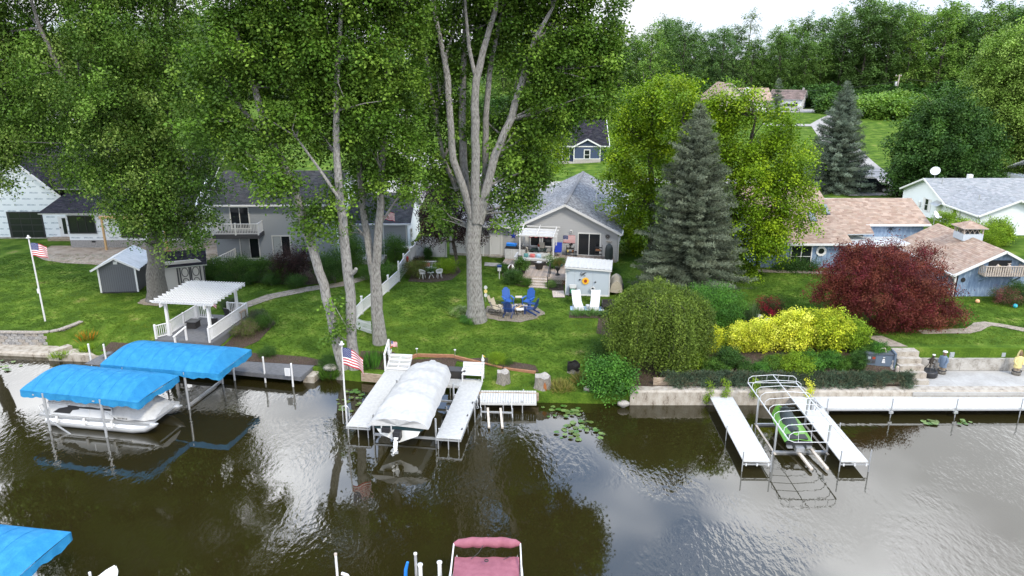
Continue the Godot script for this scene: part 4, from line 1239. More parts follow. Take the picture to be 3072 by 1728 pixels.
func far_houses() -> void:
	var a := thing("beige_house", "large beige house with tan roof behind the yellow-green tree", "house", v3(52.0, 2.5, -196.0), 0.0)
	sided(a, [[0.0, -1.0, 9.0], [3.0, -1.0, 9.0], [7.2, 4.0, 4.0]], 0.0, M.beige_siding, 0.0, Vector3.ZERO, 0.25)
	roof_plane(a, v3(-1.6, 2.7, -14.0), v3(-1.6, 2.7, 0.5), v3(4.0, 7.5, 0.5), v3(4.0, 7.5, -14.0), PAL_TAN, 0.4, 0.7)
	roof_plane(a, v3(9.6, 2.7, 0.5), v3(9.6, 2.7, -14.0), v3(4.0, 7.5, -14.0), v3(4.0, 7.5, 0.5), PAL_TAN, 0.4, 0.7)
	sided(a, [[0.0, 9.0, 16.0], [3.0, 9.0, 16.0]], -5.0, M.beige_siding, 0.0, Vector3.ZERO, 0.25)
	roof_plane(a, v3(7.0, 2.8, -4.4), v3(16.5, 2.8, -4.4), v3(16.5, 6.0, -9.5), v3(5.6, 6.0, -9.5), PAL_TAN, 0.4, 0.7)
	fan("dormer", a, v2([9.0, 4.0, 11.4, 4.0, 11.4, 5.2, 10.2, 6.2, 9.0, 5.2]), -8.0, -6.0, M.white_trim)
	window(a, v3(4.0, 1.6, 0.02), 1.6, 1.5, 2, 1, M.white_trim, M.glass, 0.12)
	bx("garage_door", a, v3(12.5, 1.2, -4.96), v3(4.6, 2.3, 0.06), M.white)
	var b := thing("white_house", "white house with brown roof by the parked silver vehicle", "house", v3(69.5, 2.6, -206.0), -28.0)
	sided(b, [[0.0, 0.0, 8.0], [3.2, 0.0, 8.0]], 0.0, M.white, 0.0, Vector3.ZERO, 0.25)
	sided(b, [[0.0, 0.0, 7.0], [3.2, 0.0, 7.0], [5.2, 3.5, 3.5]], 0.0, M.white, 90.0, v3(8.0, 0, 0), 0.25)
	roof_plane(b, v3(-0.5, 3.05, 0.5), v3(8.5, 3.05, 0.5), v3(8.5, 5.35, -3.5), v3(-0.5, 5.35, -3.5), PAL_BROWN, 0.4, 0.7)
	roof_plane(b, v3(8.5, 3.05, -7.5), v3(-0.5, 3.05, -7.5), v3(-0.5, 5.35, -3.5), v3(8.5, 5.35, -3.5), PAL_BROWN, 0.4, 0.7)
	window(b, v3(8.04, 2.0, -3.5), 0.9, 1.5, 1, 2, M.white_trim, M.glass, 0.1, "window", 90.0)
	window(b, v3(6.5, 1.8, 0.02), 1.2, 1.2, 2, 1, M.white_trim, M.glass, 0.1)
	bx("chimney", b, v3(7.6, 5.4, -3.6), v3(0.5, 1.0, 0.5), M.block)
	for k in 2:
		var c := thing("distant_house", ["distant white house glimpsed between the cottonwood trunks", "distant white house glimpsed through the maple's leaves"][k], "house", [v3(-26.0, 2.5, -232.0), v3(-104.0, 2.0, -170.0)][k], 0.0)
		sided(c, [[0.0, 0.0, 10.0], [3.0, 0.0, 10.0]], 0.0, M.white, 0.0, Vector3.ZERO, 0.3)
		roof_plane(c, v3(-0.5, 2.9, 0.5), v3(10.5, 2.9, 0.5), v3(10.5, 5.4, -4.0), v3(-0.5, 5.4, -4.0), PAL_MID, 0.4, 0.7)
		roof_plane(c, v3(10.5, 2.9, -8.5), v3(-0.5, 2.9, -8.5), v3(-0.5, 5.4, -4.0), v3(10.5, 5.4, -4.0), PAL_MID, 0.4, 0.7)
		window(c, v3(3, 1.6, 0.02), 1.4, 1.2, 2, 1, M.white_trim, M.glass, 0.1); window(c, v3(7, 1.6, 0.02), 1.4, 1.2, 2, 1, M.white_trim, M.glass, 0.1)

func blue_shed() -> void:
	var h := thing("blue_shed", "pale blue panel shed with a white ribbed roof and sunflower", "shed", v3(4.09, 0, -53.96), -6.6)
	for k in 3:
		var w: float = [0.62, 1.35, 1.26][k]
		bx("wall_panel", h, v3([0.33, 1.33, 2.65][k], 1.08, 0.0), v3(w, 2.1, 0.05), M.shed_blue)
	bx("wall_panel", h, v3(3.26, 1.05, -1.2), v3(0.05, 2.05, 2.35), M.shed_blue)
	bx("wall_panel", h, v3(0.0, 1.08, -1.2), v3(0.05, 2.1, 2.35), M.shed_blue)
	bx("wall_panel", h, v3(1.63, 1.08, -2.4), v3(3.25, 2.1, 0.05), M.shed_blue)
	bx("door_seam", h, v3(0.65, 1.08, 0.004), v3(0.03, 2.1, 0.02), M.grey_siding); bx("door_seam", h, v3(2.0, 1.08, 0.004), v3(0.03, 2.1, 0.02), M.grey_siding)
	for px in [0.0, 3.27]: bx("corner_trim", h, v3(px, 1.08, 0.02), v3(0.08, 2.12, 0.08), M.white_trim)
	bx("base_trim", h, v3(1.63, 0.06, 0.03), v3(3.3, 0.12, 0.06), M.white_trim)
	var s := Shape.new()
	var rows := []
	for r in 2:
		var row := []
		for k in 45:
			var u := k / 44.0
			row.append(v3(lerpf(-0.12, 3.42, u) + 0.1 * r, 2.3 - 0.16 * u + (0.025 if k % 4 < 2 else 0.0), 0.2 - 2.85 * r))
		rows.append(row)
	s.sheet(rows, false)
	part("roof", s, M.white_dock, h)
	bx("roof_fascia", h, v3(1.65, 2.14, 0.17), v3(3.54, 0.12, 0.05), M.white_trim, v3(0, 0, -2.6))
	bx("motion_lamp", h, v3(0.15, 2.0, 0.12), v3(0.26, 0.1, 0.16), M.galv)
	# ornaments on the wall
	var f := thing("sunflower_ornament", "yellow metal sunflower hung on the pale blue shed", "ornament", v3(5.55, 1.2, -53.72), -6.6)
	for k in 14:
		var p := Shape.new()
		p.x = Transform3D(Basis(v3(0, 0, 1), TAU * k / 14), v3(0, 0, 0.01 + 0.012 * (k % 2)))
		p.prism(v2([-0.03, 0.1, 0.03, 0.1, 0.062, 0.22, 0.0, 0.3, -0.062, 0.22]), 0.0, 0.015)
		part("petal", p, M.petal if k % 2 else M.petal_deep, f)
	fan("disc", f, octa(0.12), 0.02, 0.05, M.red_brown, Transform3D.IDENTITY)
	var dr := thing("dragonfly_ornament", "dark wire dragonfly on the blue shed above the sunflower", "ornament", v3(5.35, 1.68, -53.76), -6.6)
	tub("body", dr, [v3(-0.14, -0.14, 0.03), v3(0.12, 0.16, 0.03)], [0.014, 0.022], M.black, 6)
	for w in [[0.05, 0.08, 0.28, 0.06], [0.05, 0.08, -0.2, 0.04], [0.0, 0.02, 0.2, -0.1], [0.0, 0.02, -0.22, -0.04]]:
		tub("wing", dr, [v3(w[0], w[1], 0.03), v3(w[2] * 0.7, w[1] + w[3] + 0.05, 0.05), v3(w[2], w[1] + w[3], 0.03)], [0.02, 0.025, 0.01], M.black, 5)
	for k in 2:
		var bug := thing("metal_beetle", "small black metal beetle on the pale blue shed wall", "ornament", [v3(5.13, 1.27, -53.78), v3(6.28, 1.12, -53.64)][k], -6.6, "metal beetles on the shed")
		var bs := Shape.new()
		bs.lathe([Vector2(0.001, -0.07), Vector2(0.05, -0.03), Vector2(0.06, 0.03), Vector2(0.001, 0.09)], 8, v3(0, 0, 0.03))
		part("shell", bs, M.black, bug)
		for e in [-1, 1]: tub("leg", bug, [v3(0, 0, 0.03), v3(e * 0.1, 0.03, 0.02)], [0.01], M.black, 4)

func left_sheds() -> void:
	var h := thing("grey_shed", "dark grey wooden shed with white trim and light metal roof", "shed", v3(-31.5, 0, -54.3), 6.0)
	wall_slab(h, [0, 0.1, 2.75, 0.1, 2.75, 2.05, 1.38, 2.75, 0, 2.05], -0.1, 0.0, M.shed_grey)
	for k in 17: bx("groove", h, v3(0.1 + k * 0.16, 1.1, 0.003), v3(0.012, 2.0, 0.01), M.black)
	fan("wall", h, v2([0, 0.1, 3.6, 0.1, 3.6, 2.05, 0, 2.05]), -0.1, 0.0, M.shed_grey, Transform3D(Basis(Vector3.UP, PI / 2), v3(2.75, 0, 0)))
	fan("wall", h, v2([0, 0.1, 3.6, 0.1, 3.6, 2.05, 0, 2.05]), -0.1, 0.0, M.shed_grey, Transform3D(Basis(Vector3.UP, -PI / 2), v3(0, 0, -3.6)))
	for px in [0.03, 2.72]: bx("corner_trim", h, v3(px, 1.08, 0.02), v3(0.12, 2.0, 0.06), M.white_trim)
	var roof := Shape.new()
	for side in [-1, 1]:
		var rows := []
		for r in 2:
			var row := []
			for k in 40:
				var u := k / 39.0
				var z := lerpf(0.25, -3.85, u) if side > 0 else lerpf(-3.85, 0.25, u)
				row.append(v3(1.38 + side * 1.75 * (1 - r), 1.93 + 0.9 * r + (0.03 if k % 4 < 2 else 0.0), z))
			rows.append(row)
		roof.sheet(rows, false)
	part("roof", roof, M.pale_metal, h)
	var rk := Shape.new()
	rk.bar(v3(-0.42, 1.87, 0.27), v3(1.38, 2.8, 0.27), 0.05, 0.14); rk.bar(v3(3.17, 1.87, 0.27), v3(1.38, 2.8, 0.27), 0.05, 0.14)
	part("rake_board", rk, M.white_trim, h)
	bx("vent", h, v3(1.38, 2.42, 0.03), v3(0.3, 0.22, 0.05), M.white_trim)
	bx("skid", h, v3(1.38, 0.03, -0.1), v3(2.7, 0.16, 0.2), M.black)
	var s := thing("cream_shed", "cream shed with dark roof and arched dark-trimmed double doors", "shed", v3(-25.4, 0, -55.2), 22.0)
	bx("wall", s, v3(-0.2, 1.0, -1.4), v3(3.4, 2.0, 2.4), M.cream)
	wall_slab(s, [-1.9, 0.05, 1.5, 0.05, 1.5, 2.0, 1.1, 2.35, -1.5, 2.35, -1.9, 2.0], -0.2, -0.1, M.cream)
	roof_plane(s, v3(-2.15, 1.95, 0.15), v3(1.75, 1.95, 0.15), v3(1.75, 2.85, -1.4), v3(-2.15, 2.85, -1.4), PAL_DARK)
	roof_plane(s, v3(1.75, 1.95, -2.95), v3(-2.15, 1.95, -2.95), v3(-2.15, 2.85, -1.4), v3(1.75, 2.85, -1.4), PAL_DARK)
	for k in 2:
		var d := Node3D.new()
		d.name = "door"
		s.add_child(d, true)
		d.position = v3(0.1 + k * 0.78, 1.0, -0.06)
		bx("leaf", d, Vector3.ZERO, v3(0.74, 1.8, 0.05), M.cream)
		for e in [-1, 1]:
			bx("trim", d, v3(e * 0.33, 0, 0.04), v3(0.09, 1.8, 0.03), M.shed_trim)
			bx("trim", d, v3(0, e * 0.85, 0.041), v3(0.74, 0.1, 0.03), M.shed_trim)
			var ov := Shape.new()
			var loop := []
			for q in 17: loop.append(v3(cos(TAU * q / 16) * 0.23, e * 0.42 + sin(TAU * q / 16) * 0.35, 0.035))
			ov.tube(loop, [0.03], 5, false)
			part("oval_trim", ov, M.shed_trim, d)
	bx("corner_trim", s, v3(-0.42, 1.0, -0.06), v3(0.1, 1.9, 0.05), M.shed_trim)
	bx("corner_trim", s, v3(1.48, 1.0, -0.06), v3(0.1, 1.9, 0.05), M.shed_trim)
	bx("base", s, v3(-0.2, 0.05, -1.4), v3(3.45, 0.12, 2.5), M.galv)

func shore() -> void:
	# ---- left: concrete edge and block retaining wall
	var a := thing("concrete_seawall", "rounded pale concrete edge below the block wall at the lake", "seawall")
	var s := Shape.new()
	var pts := [[-62.0, -46.9], [-33.5, -45.1], [-29.9, -44.7], [-27.2, -44.5]]
	for k in pts.size() - 1:
		var p := v3(pts[k][0], 0, pts[k][1]); var q := v3(pts[k + 1][0], 0, pts[k + 1][1])
		var up := v3(0, -0.93, 0); var lo := v3(0, -2.0, 0)
		s.quad(p + lo + v3(0, 0, 0.12), q + lo + v3(0, 0, 0.12), q + up + v3(0, -0.1, 0.12), p + up + v3(0, -0.1, 0.12))
		s.quad(p + up + v3(0, -0.1, 0.12), q + up + v3(0, -0.1, 0.12), q + up, p + up)
		s.quad(p + up, q + up, q + up + v3(0, 0.0, -1.2), p + up + v3(0, 0.0, -1.2))
	part("wall", s, M.old_concrete, a)
	var ab := thing("concrete_abutment", "long grey concrete beam beside the orange daylilies at the water", "seawall", v3(-27.0, 0, -44.1), -4.0)
	bx("beam", ab, v3(-0.9, -1.1, 0), v3(3.6, 0.7, 0.4), M.old_concrete); bx("beam", ab, v3(-2.5, -1.0, -0.75), v3(0.5, 0.6, 1.3), M.old_concrete, v3(0, -25, 0))
	var w := thing("block_wall", "curved grey retaining wall of split-face concrete blocks", "retaining wall")
	var line := [Vector2(-52.0, -47.1), Vector2(-34.0, -46.22), Vector2(-31.6, -46.14), Vector2(-30.8, -46.28), Vector2(-30.35, -46.75), Vector2(-30.0, -47.6), Vector2(-29.75, -48.5)]
	var len := 0.0
	for k in line.size() - 1: len += line[k].distance_to(line[k + 1])
	var meshes := []
	for k in 4:
		var b := Shape.new()
		for side in 1:
			var wd := 0.44; var hg := 0.2
			var z := 0.05 + 0.012 * k
			b.quad(v3(-wd / 2, -hg / 2, 0), v3(0.02 * k, -hg / 2, z), v3(0.02 * k, hg / 2, z), v3(-wd / 2, hg / 2, 0))
			b.quad(v3(0.02 * k, -hg / 2, z), v3(wd / 2, -hg / 2, 0), v3(wd / 2, hg / 2, 0), v3(0.02 * k, hg / 2, z))
			b.quad(v3(-wd / 2, hg / 2, 0), v3(wd / 2, hg / 2, 0), v3(wd / 2, hg / 2, -0.28), v3(-wd / 2, hg / 2, -0.28))
			b.tri(v3(-wd / 2, hg / 2, 0), v3(0.02 * k, hg / 2, z), v3(wd / 2, hg / 2, 0))
			b.quad(v3(-wd / 2, -hg / 2, -0.28), v3(-wd / 2, -hg / 2, 0), v3(-wd / 2, hg / 2, 0), v3(-wd / 2, hg / 2, -0.28))
		meshes.append(b.done())
	var tones := []
	for k in 3:
		var m: StandardMaterial3D = M.block.duplicate()
		m.albedo_color = [lin(1, 1, 1), lin(0.78, 0.78, 0.8), lin(1.0, 0.93, 0.85)][k]
		tones.append(m)
	for row in 5:
		var d := 0.46 + (0.23 if row % 2 else 0.0) + 9.0
		while d < len - 0.2:
			var p := along(line, d); var q := along(line, d + 0.05)
			if row < 4:
				var end_y := maxf(-0.97 + 0.21 * row + 0.1, -1.2)
				if d > len - 2.0 and row < int((d - (len - 2.0)) * 2.0):
					d += 0.46
					continue
				var o := part("block", meshes[rng.randi() % 4], tones[rng.randi() % 3], w)
				o.position = v3(p.x, end_y, p.y - 0.02 * row)
				o.rotation.y = -(q - p).angle()
			else:
				bx("cap_stone", w, v3(p.x, -0.09, p.y - 0.14), v3(0.45, 0.07, 0.36), tones[2]).rotation.y = -(q - p).angle()
			d += 0.46
	# ---- middle: timbers and bed edging
	for e in [["timber_edging", "weathered timber beside the white dock, below the iris plants", [v3(-9.0, -0.85, -40.85), v3(-7.3, -0.85, -40.45)], 0.5], ["timber_edging", "long weathered timber at the lake edge behind the ribbed dock", [v3(-1.85, -0.78, -38.12), v3(1.5, -0.78, -37.98)], 0.46],
			["bed_edging", "reddish timber edging across the top of the bare bed behind the boat", [v3(-5.9, -0.36, -43.0), v3(-3.6, -0.36, -42.85)], 0.2], ["bed_edging", "short reddish timber edging running up from the white steps", [v3(-6.5, -0.42, -42.5), v3(-5.95, -0.36, -43.0)], 0.2],
			["bed_edging", "long reddish timber edging running down behind the white bench", [v3(-3.55, -0.38, -42.8), v3(-0.6, -0.42, -41.1)], 0.18], ["bed_edging", "orange-red timber edging between the two weathered stumps", [v3(-0.5, -0.42, -41.05), v3(1.4, -0.42, -40.5)], 0.18]]:
		var t := thing(e[0], e[1], "timber")
		var sh := Shape.new()
		sh.bar(e[2][0], e[2][1], 0.14, e[3])
		part("beam", sh, M.wood if e[0] == "timber_edging" else M.red_wood, t)
	# ---- right: cast seawall, timber tier, steps, patio, ledge
	var rw := thing("cast_seawall", "stained pale concrete seawall under the trailing junipers", "seawall")
	var rs := Shape.new()
	var x := 6.6
	while x < 36.0:
		var j0 := 0.05 * sin(x * 3.1) + 0.04 * sin(x * 7.7); var x2 := x + 0.45
		var j1 := 0.05 * sin(x2 * 3.1) + 0.04 * sin(x2 * 7.7)
		rs.quad(v3(x, -2.0, -37.78), v3(x2, -2.0, -37.78), v3(x2, -0.42, -37.8), v3(x, -0.42, -37.8))
		rs.quad(v3(x, -0.42, -37.8), v3(x2, -0.42, -37.8), v3(x2, -0.33, -37.9 + j1 * 0.4), v3(x, -0.33, -37.9 + j0 * 0.4))
		rs.quad(v3(x, -0.33, -37.9 + j0 * 0.4), v3(x2, -0.33, -37.9 + j1 * 0.4), v3(x2, -0.34 + j1 * 0.2, -38.45), v3(x, -0.34 + j0 * 0.2, -38.45))
		x = x2
	rs.quad(v3(6.6, -2.0, -38.5), v3(6.6, -2.0, -37.78), v3(6.6, -0.35, -37.85), v3(6.6, -0.35, -38.5))
	part("wall", rs, M.old_concrete, rw)
	var tt := thing("timber_tier", "low weathered timber wall holding the juniper bank", "retaining wall", v3(8.0, -0.2, -38.75))
	for k in 5: bx("timber", tt, v3(1.45 + k * 2.86, 0.02, 0.0), v3(2.84, 0.42, 0.16), M.wood)
	var pt := thing("concrete_patio", "pale concrete patio between the lake and the timber wall", "patio", v3(28.3, -0.5, -39.25))
	for k in 4: bx("slab", pt, v3(-4.45 + k * 2.98, 0.0, 0.0), v3(2.97, 0.2, 3.0), M.patio)
	var lg := thing("concrete_ledge", "low concrete ledge at the back of the patio", "ledge", v3(29.2, 0, -40.85))
	for k in 4: bx("panel", lg, v3(-3.9 + k * 2.6, 0.0, 0.0), v3(2.585, 0.75, 0.3), M.concrete)
	var tw := thing("timber_wall", "weathered landscape timber wall above the concrete ledge", "retaining wall", v3(29.0, 0, -41.12))
	for r in 3:
		for k in 4: bx("timber", tw, v3(-5.0 + k * 3.0 + (0.7 if r % 2 else 0.0), 0.42 + r * 0.2, -0.02 * r), v3(2.98, 0.195, 0.2), M.wood)
	var st := thing("concrete_steps", "four pale concrete steps rising from the patio to the lawn", "steps", v3(23.05, -0.42, -38.75))
	for k in 5: bx("step", st, v3(0.03 * k, 0.14 + 0.27 * k, -0.3 - 0.42 * k), v3(1.4, 0.28 + 0.0, 0.62), M.old_concrete)
	for k in 4: bx("riser_fill", st, v3(0.03 * k, -0.1 + 0.13 * k, -0.75 - 0.42 * k), v3(1.36, 0.2 + 0.27 * k, 0.5), M.old_concrete)

func along(line: Array, d: float) -> Vector2:
	for k in line.size() - 1:
		var l: float = line[k].distance_to(line[k + 1])
		if d <= l: return line[k].lerp(line[k + 1], d / l)
		d -= l
	return line[-1] + (line[-1] - line[-2]).normalized() * d

# ------------------------------------------------------------------ docks
func post(parent: Node, x: float, z: float, y0: float, y1: float, r: float, m: Material, called := "post") -> void:
	tub(called, parent, [v3(x, y0, z), v3(x, y1, z)], [r], m, 8)

func docks() -> void:
	# grey dock along the left shore
	var g := thing("grey_dock", "long dark grey boarded dock behind the blue canopies", "dock", v3(-12.45, -0.6, -40.26), -11.9)
	for r in 12:
		var x := 0.0
		var l := 3.4 - (0.9 if r % 2 else 0.0)
		while x > -13.5:
			var w := minf(l, 13.6 + x)
			bx("plank", g, v3(x - w / 2, -0.02, -0.075 - r * 0.148), v3(w - 0.01, 0.04, 0.14), M.grey_deck)
			x -= w; l = 3.4
	bx("fascia", g, v3(-6.8, -0.14, 0.02), v3(13.6, 0.2, 0.04), M.grey_deck)
	bx("fascia", g, v3(0.02, -0.14, -0.88), v3(0.04, 0.2, 1.76), M.grey_deck)
	var wk := thing("grey_walkway", "short grey boarded walkway from the concrete beam to the lift", "dock", v3(-26.2, -0.62, -42.3), -12.0)
	for k in 15: bx("plank", wk, v3(0.4, 0, -k * 0.148), v3(1.0, 0.04, 0.14), M.grey_deck)
	bx("fascia", wk, v3(0.9, -0.1, -1.05), v3(0.04, 0.16, 2.2), M.grey_deck)
	for p in [[-16.72, -41.1, 0.9, "white mooring post beside the far blue canopy"], [-14.77, -40.8, 0.42, "tall white mooring post at the middle of the grey dock"], [-12.95, -40.22, 0.25, "white mooring post holding a small sign at the grey dock"], [-26.45, -43.2, 0.28, "short white post on the grey walkway"], [-24.85, -42.1, 0.7, "leaning white post beside the left end of the far blue canopy"], [-21.9, -43.0, 0.5, "white post almost hidden behind the far blue canopy"]]:
		var t := thing("mooring_post", p[3], "post")
		post(t, p[0], p[1], -2.0, p[2], 0.055, M.white, "pipe")
		var cap := Shape.new()
		cap.lathe([Vector2(0.06, 0), Vector2(0.055, 0.04), Vector2(0.001, 0.07)], 10, v3(p[0], p[2], p[1]))
		part("cap", cap, M.white, t)
	var sg := thing("dock_sign", "small white sign on a white mooring post by the grey dock", "sign", v3(-13.2, -0.25, -40.2), -8.0)
	bx("board", sg, Vector3.ZERO, v3(0.34, 0.5, 0.02), M.white)
	for k in 5: bx("print_line", sg, v3(0, 0.16 - k * 0.075, 0.012), v3(0.22 - 0.04 * (k % 2), 0.028, 0.004), M.print_grey)
	var cb := thing("concrete_block", "concrete block under the right end of the grey dock", "block", v3(-11.9, -1.0, -41.1), -12.0)
	bx("block", cb, v3(-0.2, -0.2, -0.1), v3(0.7, 0.8, 1.0), M.old_concrete)

	# white boarded docks either side of the covered boat
	var l := thing("white_dock", "white boarded dock left of the covered boat, with a flagpole", "dock", v3(-8.5, -0.6, -34.2), -7.2)
	for k in 50: bx("plank", l, v3(0.62, 0, -0.075 - k * 0.145), v3(1.24, 0.04, 0.128), M.white_dock)
	for z in [-0.02, -2.4, -4.8, -7.2]:
		bx("crossbar", l, v3(0.62, -0.1, z), v3(1.24, 0.07, 0.06), M.alu)
		for x in [0.1, 0.62, 1.14]: post(l, x, z, -1.5, -0.03, 0.03, M.alu, "leg")
	bx("stringer", l, v3(0.0, -0.08, -3.6), v3(0.05, 0.12, 7.2), M.alu); bx("stringer", l, v3(1.24, -0.08, -3.6), v3(0.05, 0.12, 7.2), M.alu)
	var r := thing("white_dock", "white boarded dock right of the covered boat, with a bench", "dock", v3(-3.78, -0.6, -33.0), -7.4)
	for k in 49: bx("plank", r, v3(0.62, 0, -0.075 - k * 0.145), v3(1.24, 0.04, 0.128), M.white_dock)
	for z in [-0.02, -2.4, -4.8, -7.0]:
		bx("crossbar", r, v3(0.62, -0.1, z), v3(1.24, 0.07, 0.06), M.alu)
		for x in [0.1, 0.62, 1.14]: post(r, x, z, -1.5, -0.03, 0.03, M.alu, "leg")
	for z in [-1.0, -3.0, -5.0]: tub("bumper", r, [v3(-0.06, -0.02, z), v3(-0.06, -0.4, z)], [0.06], M.dish, 8)
	for k in 3: bx("cleat", r, v3(1.12, 0.04, -1.0 - k * 1.5), v3(0.05, 0.05, 0.16), M.black)
	bx("stringer", r, v3(0.0, -0.08, -3.55), v3(0.05, 0.12, 7.1), M.alu); bx("stringer", r, v3(1.24, -0.08, -3.55), v3(0.05, 0.12, 7.1), M.alu)
	post(r, 1.42, -3.0, -1.5, 0.6, 0.035, M.galv, "mooring_pole"); post(r, -0.2, -3.4, -1.5, 0.0, 0.045, M.alu, "mooring_pole")
	var sd := thing("ribbed_dock", "white ribbed dock section along the timber near the stumps", "dock", v3(-1.78, -0.58, -36.9), -1.0)
	for k in 22: bx("rib_board", sd, v3(0.07 + k * 0.142, 0, -0.73), v3(0.128, 0.05, 1.46), M.white_dock)
	bx("fascia", sd, v3(1.56, -0.08, 0.02), v3(3.12, 0.12, 0.04), M.white_dock)
	for p in [[0.3, -0.05], [1.3, 0.0], [2.35, 0.0], [2.4, -1.4]]: post(sd, p[0], p[1], -1.5, 0.12, 0.03, M.alu, "leg")
	var ins := thing("ribbed_dock", "small white ribbed dock section between the boat and bench", "dock", v3(-3.8, -0.58, -39.05), -5.0)
	for k in 6: bx("rib_board", ins, v3(0.07 + k * 0.142, 0, -0.45), v3(0.128, 0.05, 0.9), M.white_dock)
	bx("fascia", ins, v3(0.43, -0.07, 0.02), v3(0.86, 0.1, 0.04), M.white_dock)
	for p in [[0.25, 0.0], [0.7, 0.0]]: post(ins, p[0], p[1], -1.4, 0.0, 0.03, M.alu, "leg")
	var box := thing("dock_box", "black storage box on the shore beside the white bench", "box", v3(-3.25, -0.6, -40.3), -6.0)
	bx("body", box, v3(0, 0.2, 0), v3(1.05, 0.5, 0.6), M.planter); bx("lid", box, v3(0, 0.48, 0), v3(1.1, 0.06, 0.65), M.mid_dark)
	# white steps up to the lawn
	var st := thing("white_steps", "white wooden steps with a handrail up from the dock", "steps", v3(-7.6, -0.6, -41.2), -7.0)
	for k in 4:
		bx("tread", st, v3(0.72, 0.12 + k * 0.17, -0.14 - k * 0.27), v3(1.35, 0.05, 0.3), M.white)
		bx("riser", st, v3(0.72, 0.03 + k * 0.17, -0.03 - k * 0.27), v3(1.35, 0.05, 0.03), M.white)
	for x in [0.04, 0.7, 1.38]:
		var ss := Shape.new()
		ss.bar(v3(x, 0.0, 0.0), v3(x, 0.56, -1.0), 0.05, 0.16)
		part("stringer", ss, M.white, st)
	bx("post", st, v3(-0.02, 0.5, 0.0), v3(0.1, 1.05, 0.1), M.white); bx("post", st, v3(-0.02, 1.0, -0.95), v3(0.1, 1.2, 0.1), M.white)
	var hr := Shape.new()
	hr.bar(v3(-0.02, 1.05, 0.08), v3(-0.02, 1.62, -1.0), 0.1, 0.05)
	part("handrail", hr, M.white, st)
	# bench
	var b := thing("white_bench", "white slatted bench at the shore end of the dock", "bench", v3(-2.28, -0.58, -39.75), -7.4)
	for k in 4: bx("backrest_slat", b, v3(0, 0.5 + k * 0.14, -0.3 - k * 0.035), v3(1.25, 0.12, 0.03), M.white, v3(-12, 0, 0))
	for k in 4: bx("seat_slat", b, v3(0, 0.42, -0.2 + k * 0.12), v3(1.25, 0.03, 0.11), M.white)
	for x in [-0.58, 0.58]:
		bx("leg", b, v3(x, 0.22, 0.18), v3(0.07, 0.44, 0.07), M.white); bx("leg", b, v3(x, 0.45, -0.3), v3(0.07, 0.9, 0.07), M.white)
		bx("armrest", b, v3(x, 0.66, -0.05), v3(0.09, 0.04, 0.55), M.white)
	var pel := thing("pelican_figure", "small white pelican figure perched on the bench corner", "figure", v3(-1.7, 0.42, -40.1), 40.0)
	var ps := Shape.new()
	ps.lathe([Vector2(0.01, 0.0), Vector2(0.08, 0.06), Vector2(0.1, 0.16), Vector2(0.06, 0.26), Vector2(0.03, 0.36), Vector2(0.05, 0.42), Vector2(0.001, 0.48)], 10)
	part("body", ps, M.white, pel)
	tub("bill", pel, [v3(0, 0.43, 0.02), v3(0.02, 0.38, 0.2)], [0.03, 0.008], M.petal_deep, 6)
	bx("base", pel, v3(0, -0.04, 0), v3(0.14, 0.08, 0.14), M.white)
	post(pel, 0, 0, -1.1, 0.0, 0.04, M.white, "stand")
	# planter with flag on the steps
	var pp := thing("white_planter", "white pot of flowers on the top of the white steps", "planter", v3(-7.55, -0.02, -42.35))
	var pl := Shape.new()
	pl.lathe([Vector2(0.001, 0), Vector2(0.13, 0), Vector2(0.19, 0.3), Vector2(0.16, 0.3), Vector2(0.001, 0.27)], 12)
	part("pot", pl, M.white, pp)
	for k in 12: tub("stem", pp, [v3(0, 0.25, 0), v3(rng.randf_range(-0.16, 0.16), rng.randf_range(0.36, 0.5), rng.randf_range(-0.16, 0.16))], [0.025, 0.05], [M.red, M.stem_green, M.curtain][k % 3], 5)
	var hf := thing("hand_flag", "small faded hand flag stuck in the white pot", "flag", v3(-7.42, 0.1, -42.35), 20.0)
	post(hf, 0, 0, -0.1, 0.78, 0.01, M.new_wood, "stick")
	flag_cloth(hf, v3(0.0, 0.74, 0), 0.42, 0.36, 0.5)
	for p in [[-5.95, -43.15, "small solar lamp at the corner of the timber-edged bed, nearer the steps"], [-3.55, -42.95, "small solar lamp on the timber edging behind the boat's bow"]]:
		var sl := thing("solar_lamp", p[2], "lamp", v3(p[0], soil(p[0], p[1]), p[1]))
		post(sl, 0, 0, -0.1, 0.42, 0.012, M.galv, "stake")
		var cap := Shape.new()
		cap.lathe([Vector2(0.03, 0.38), Vector2(0.05, 0.44), Vector2(0.09, 0.47), Vector2(0.02, 0.51), Vector2(0.001, 0.52)], 10)
		part("cap", cap, M.dish, sl)
	# flagpole standing in the water beside the left dock
	var fp := thing("flagpole", "tall white flagpole at the end of the white dock", "flagpole", v3(-8.72, 0, -35.3))
	tub("pole", fp, [v3(0.02, -2.0, 0), v3(0.0, 1.0, 0), v3(0.04, 3.45, 0)], [0.05, 0.045, 0.035], M.white, 9)
	var bl := Shape.new()
	bl.lathe([Vector2(0.03, 3.42), Vector2(0.13, 3.46), Vector2(0.13, 3.5), Vector2(0.04, 3.54), Vector2(0.07, 3.6), Vector2(0.001, 3.68)], 12, v3(0.04, 0, 0))
	part("finial", bl, M.white, fp)
	tub("bracket", fp, [v3(-0.12, -0.9, 0.25), v3(-0.12, 0.1, 0.25), v3(0.1, 0.16, 0.25), v3(0.22, 0.0, 0.25), v3(0.22, -0.6, 0.25)], [0.025], M.alu, 6)
	var f1 := thing("lake_flag", "striped flag flying from the flagpole at the white dock", "flag", v3(-8.67, 3.3, -35.3), -12.0)
	flag_cloth(f1, Vector3.ZERO, 1.25, 0.95, 0.75)
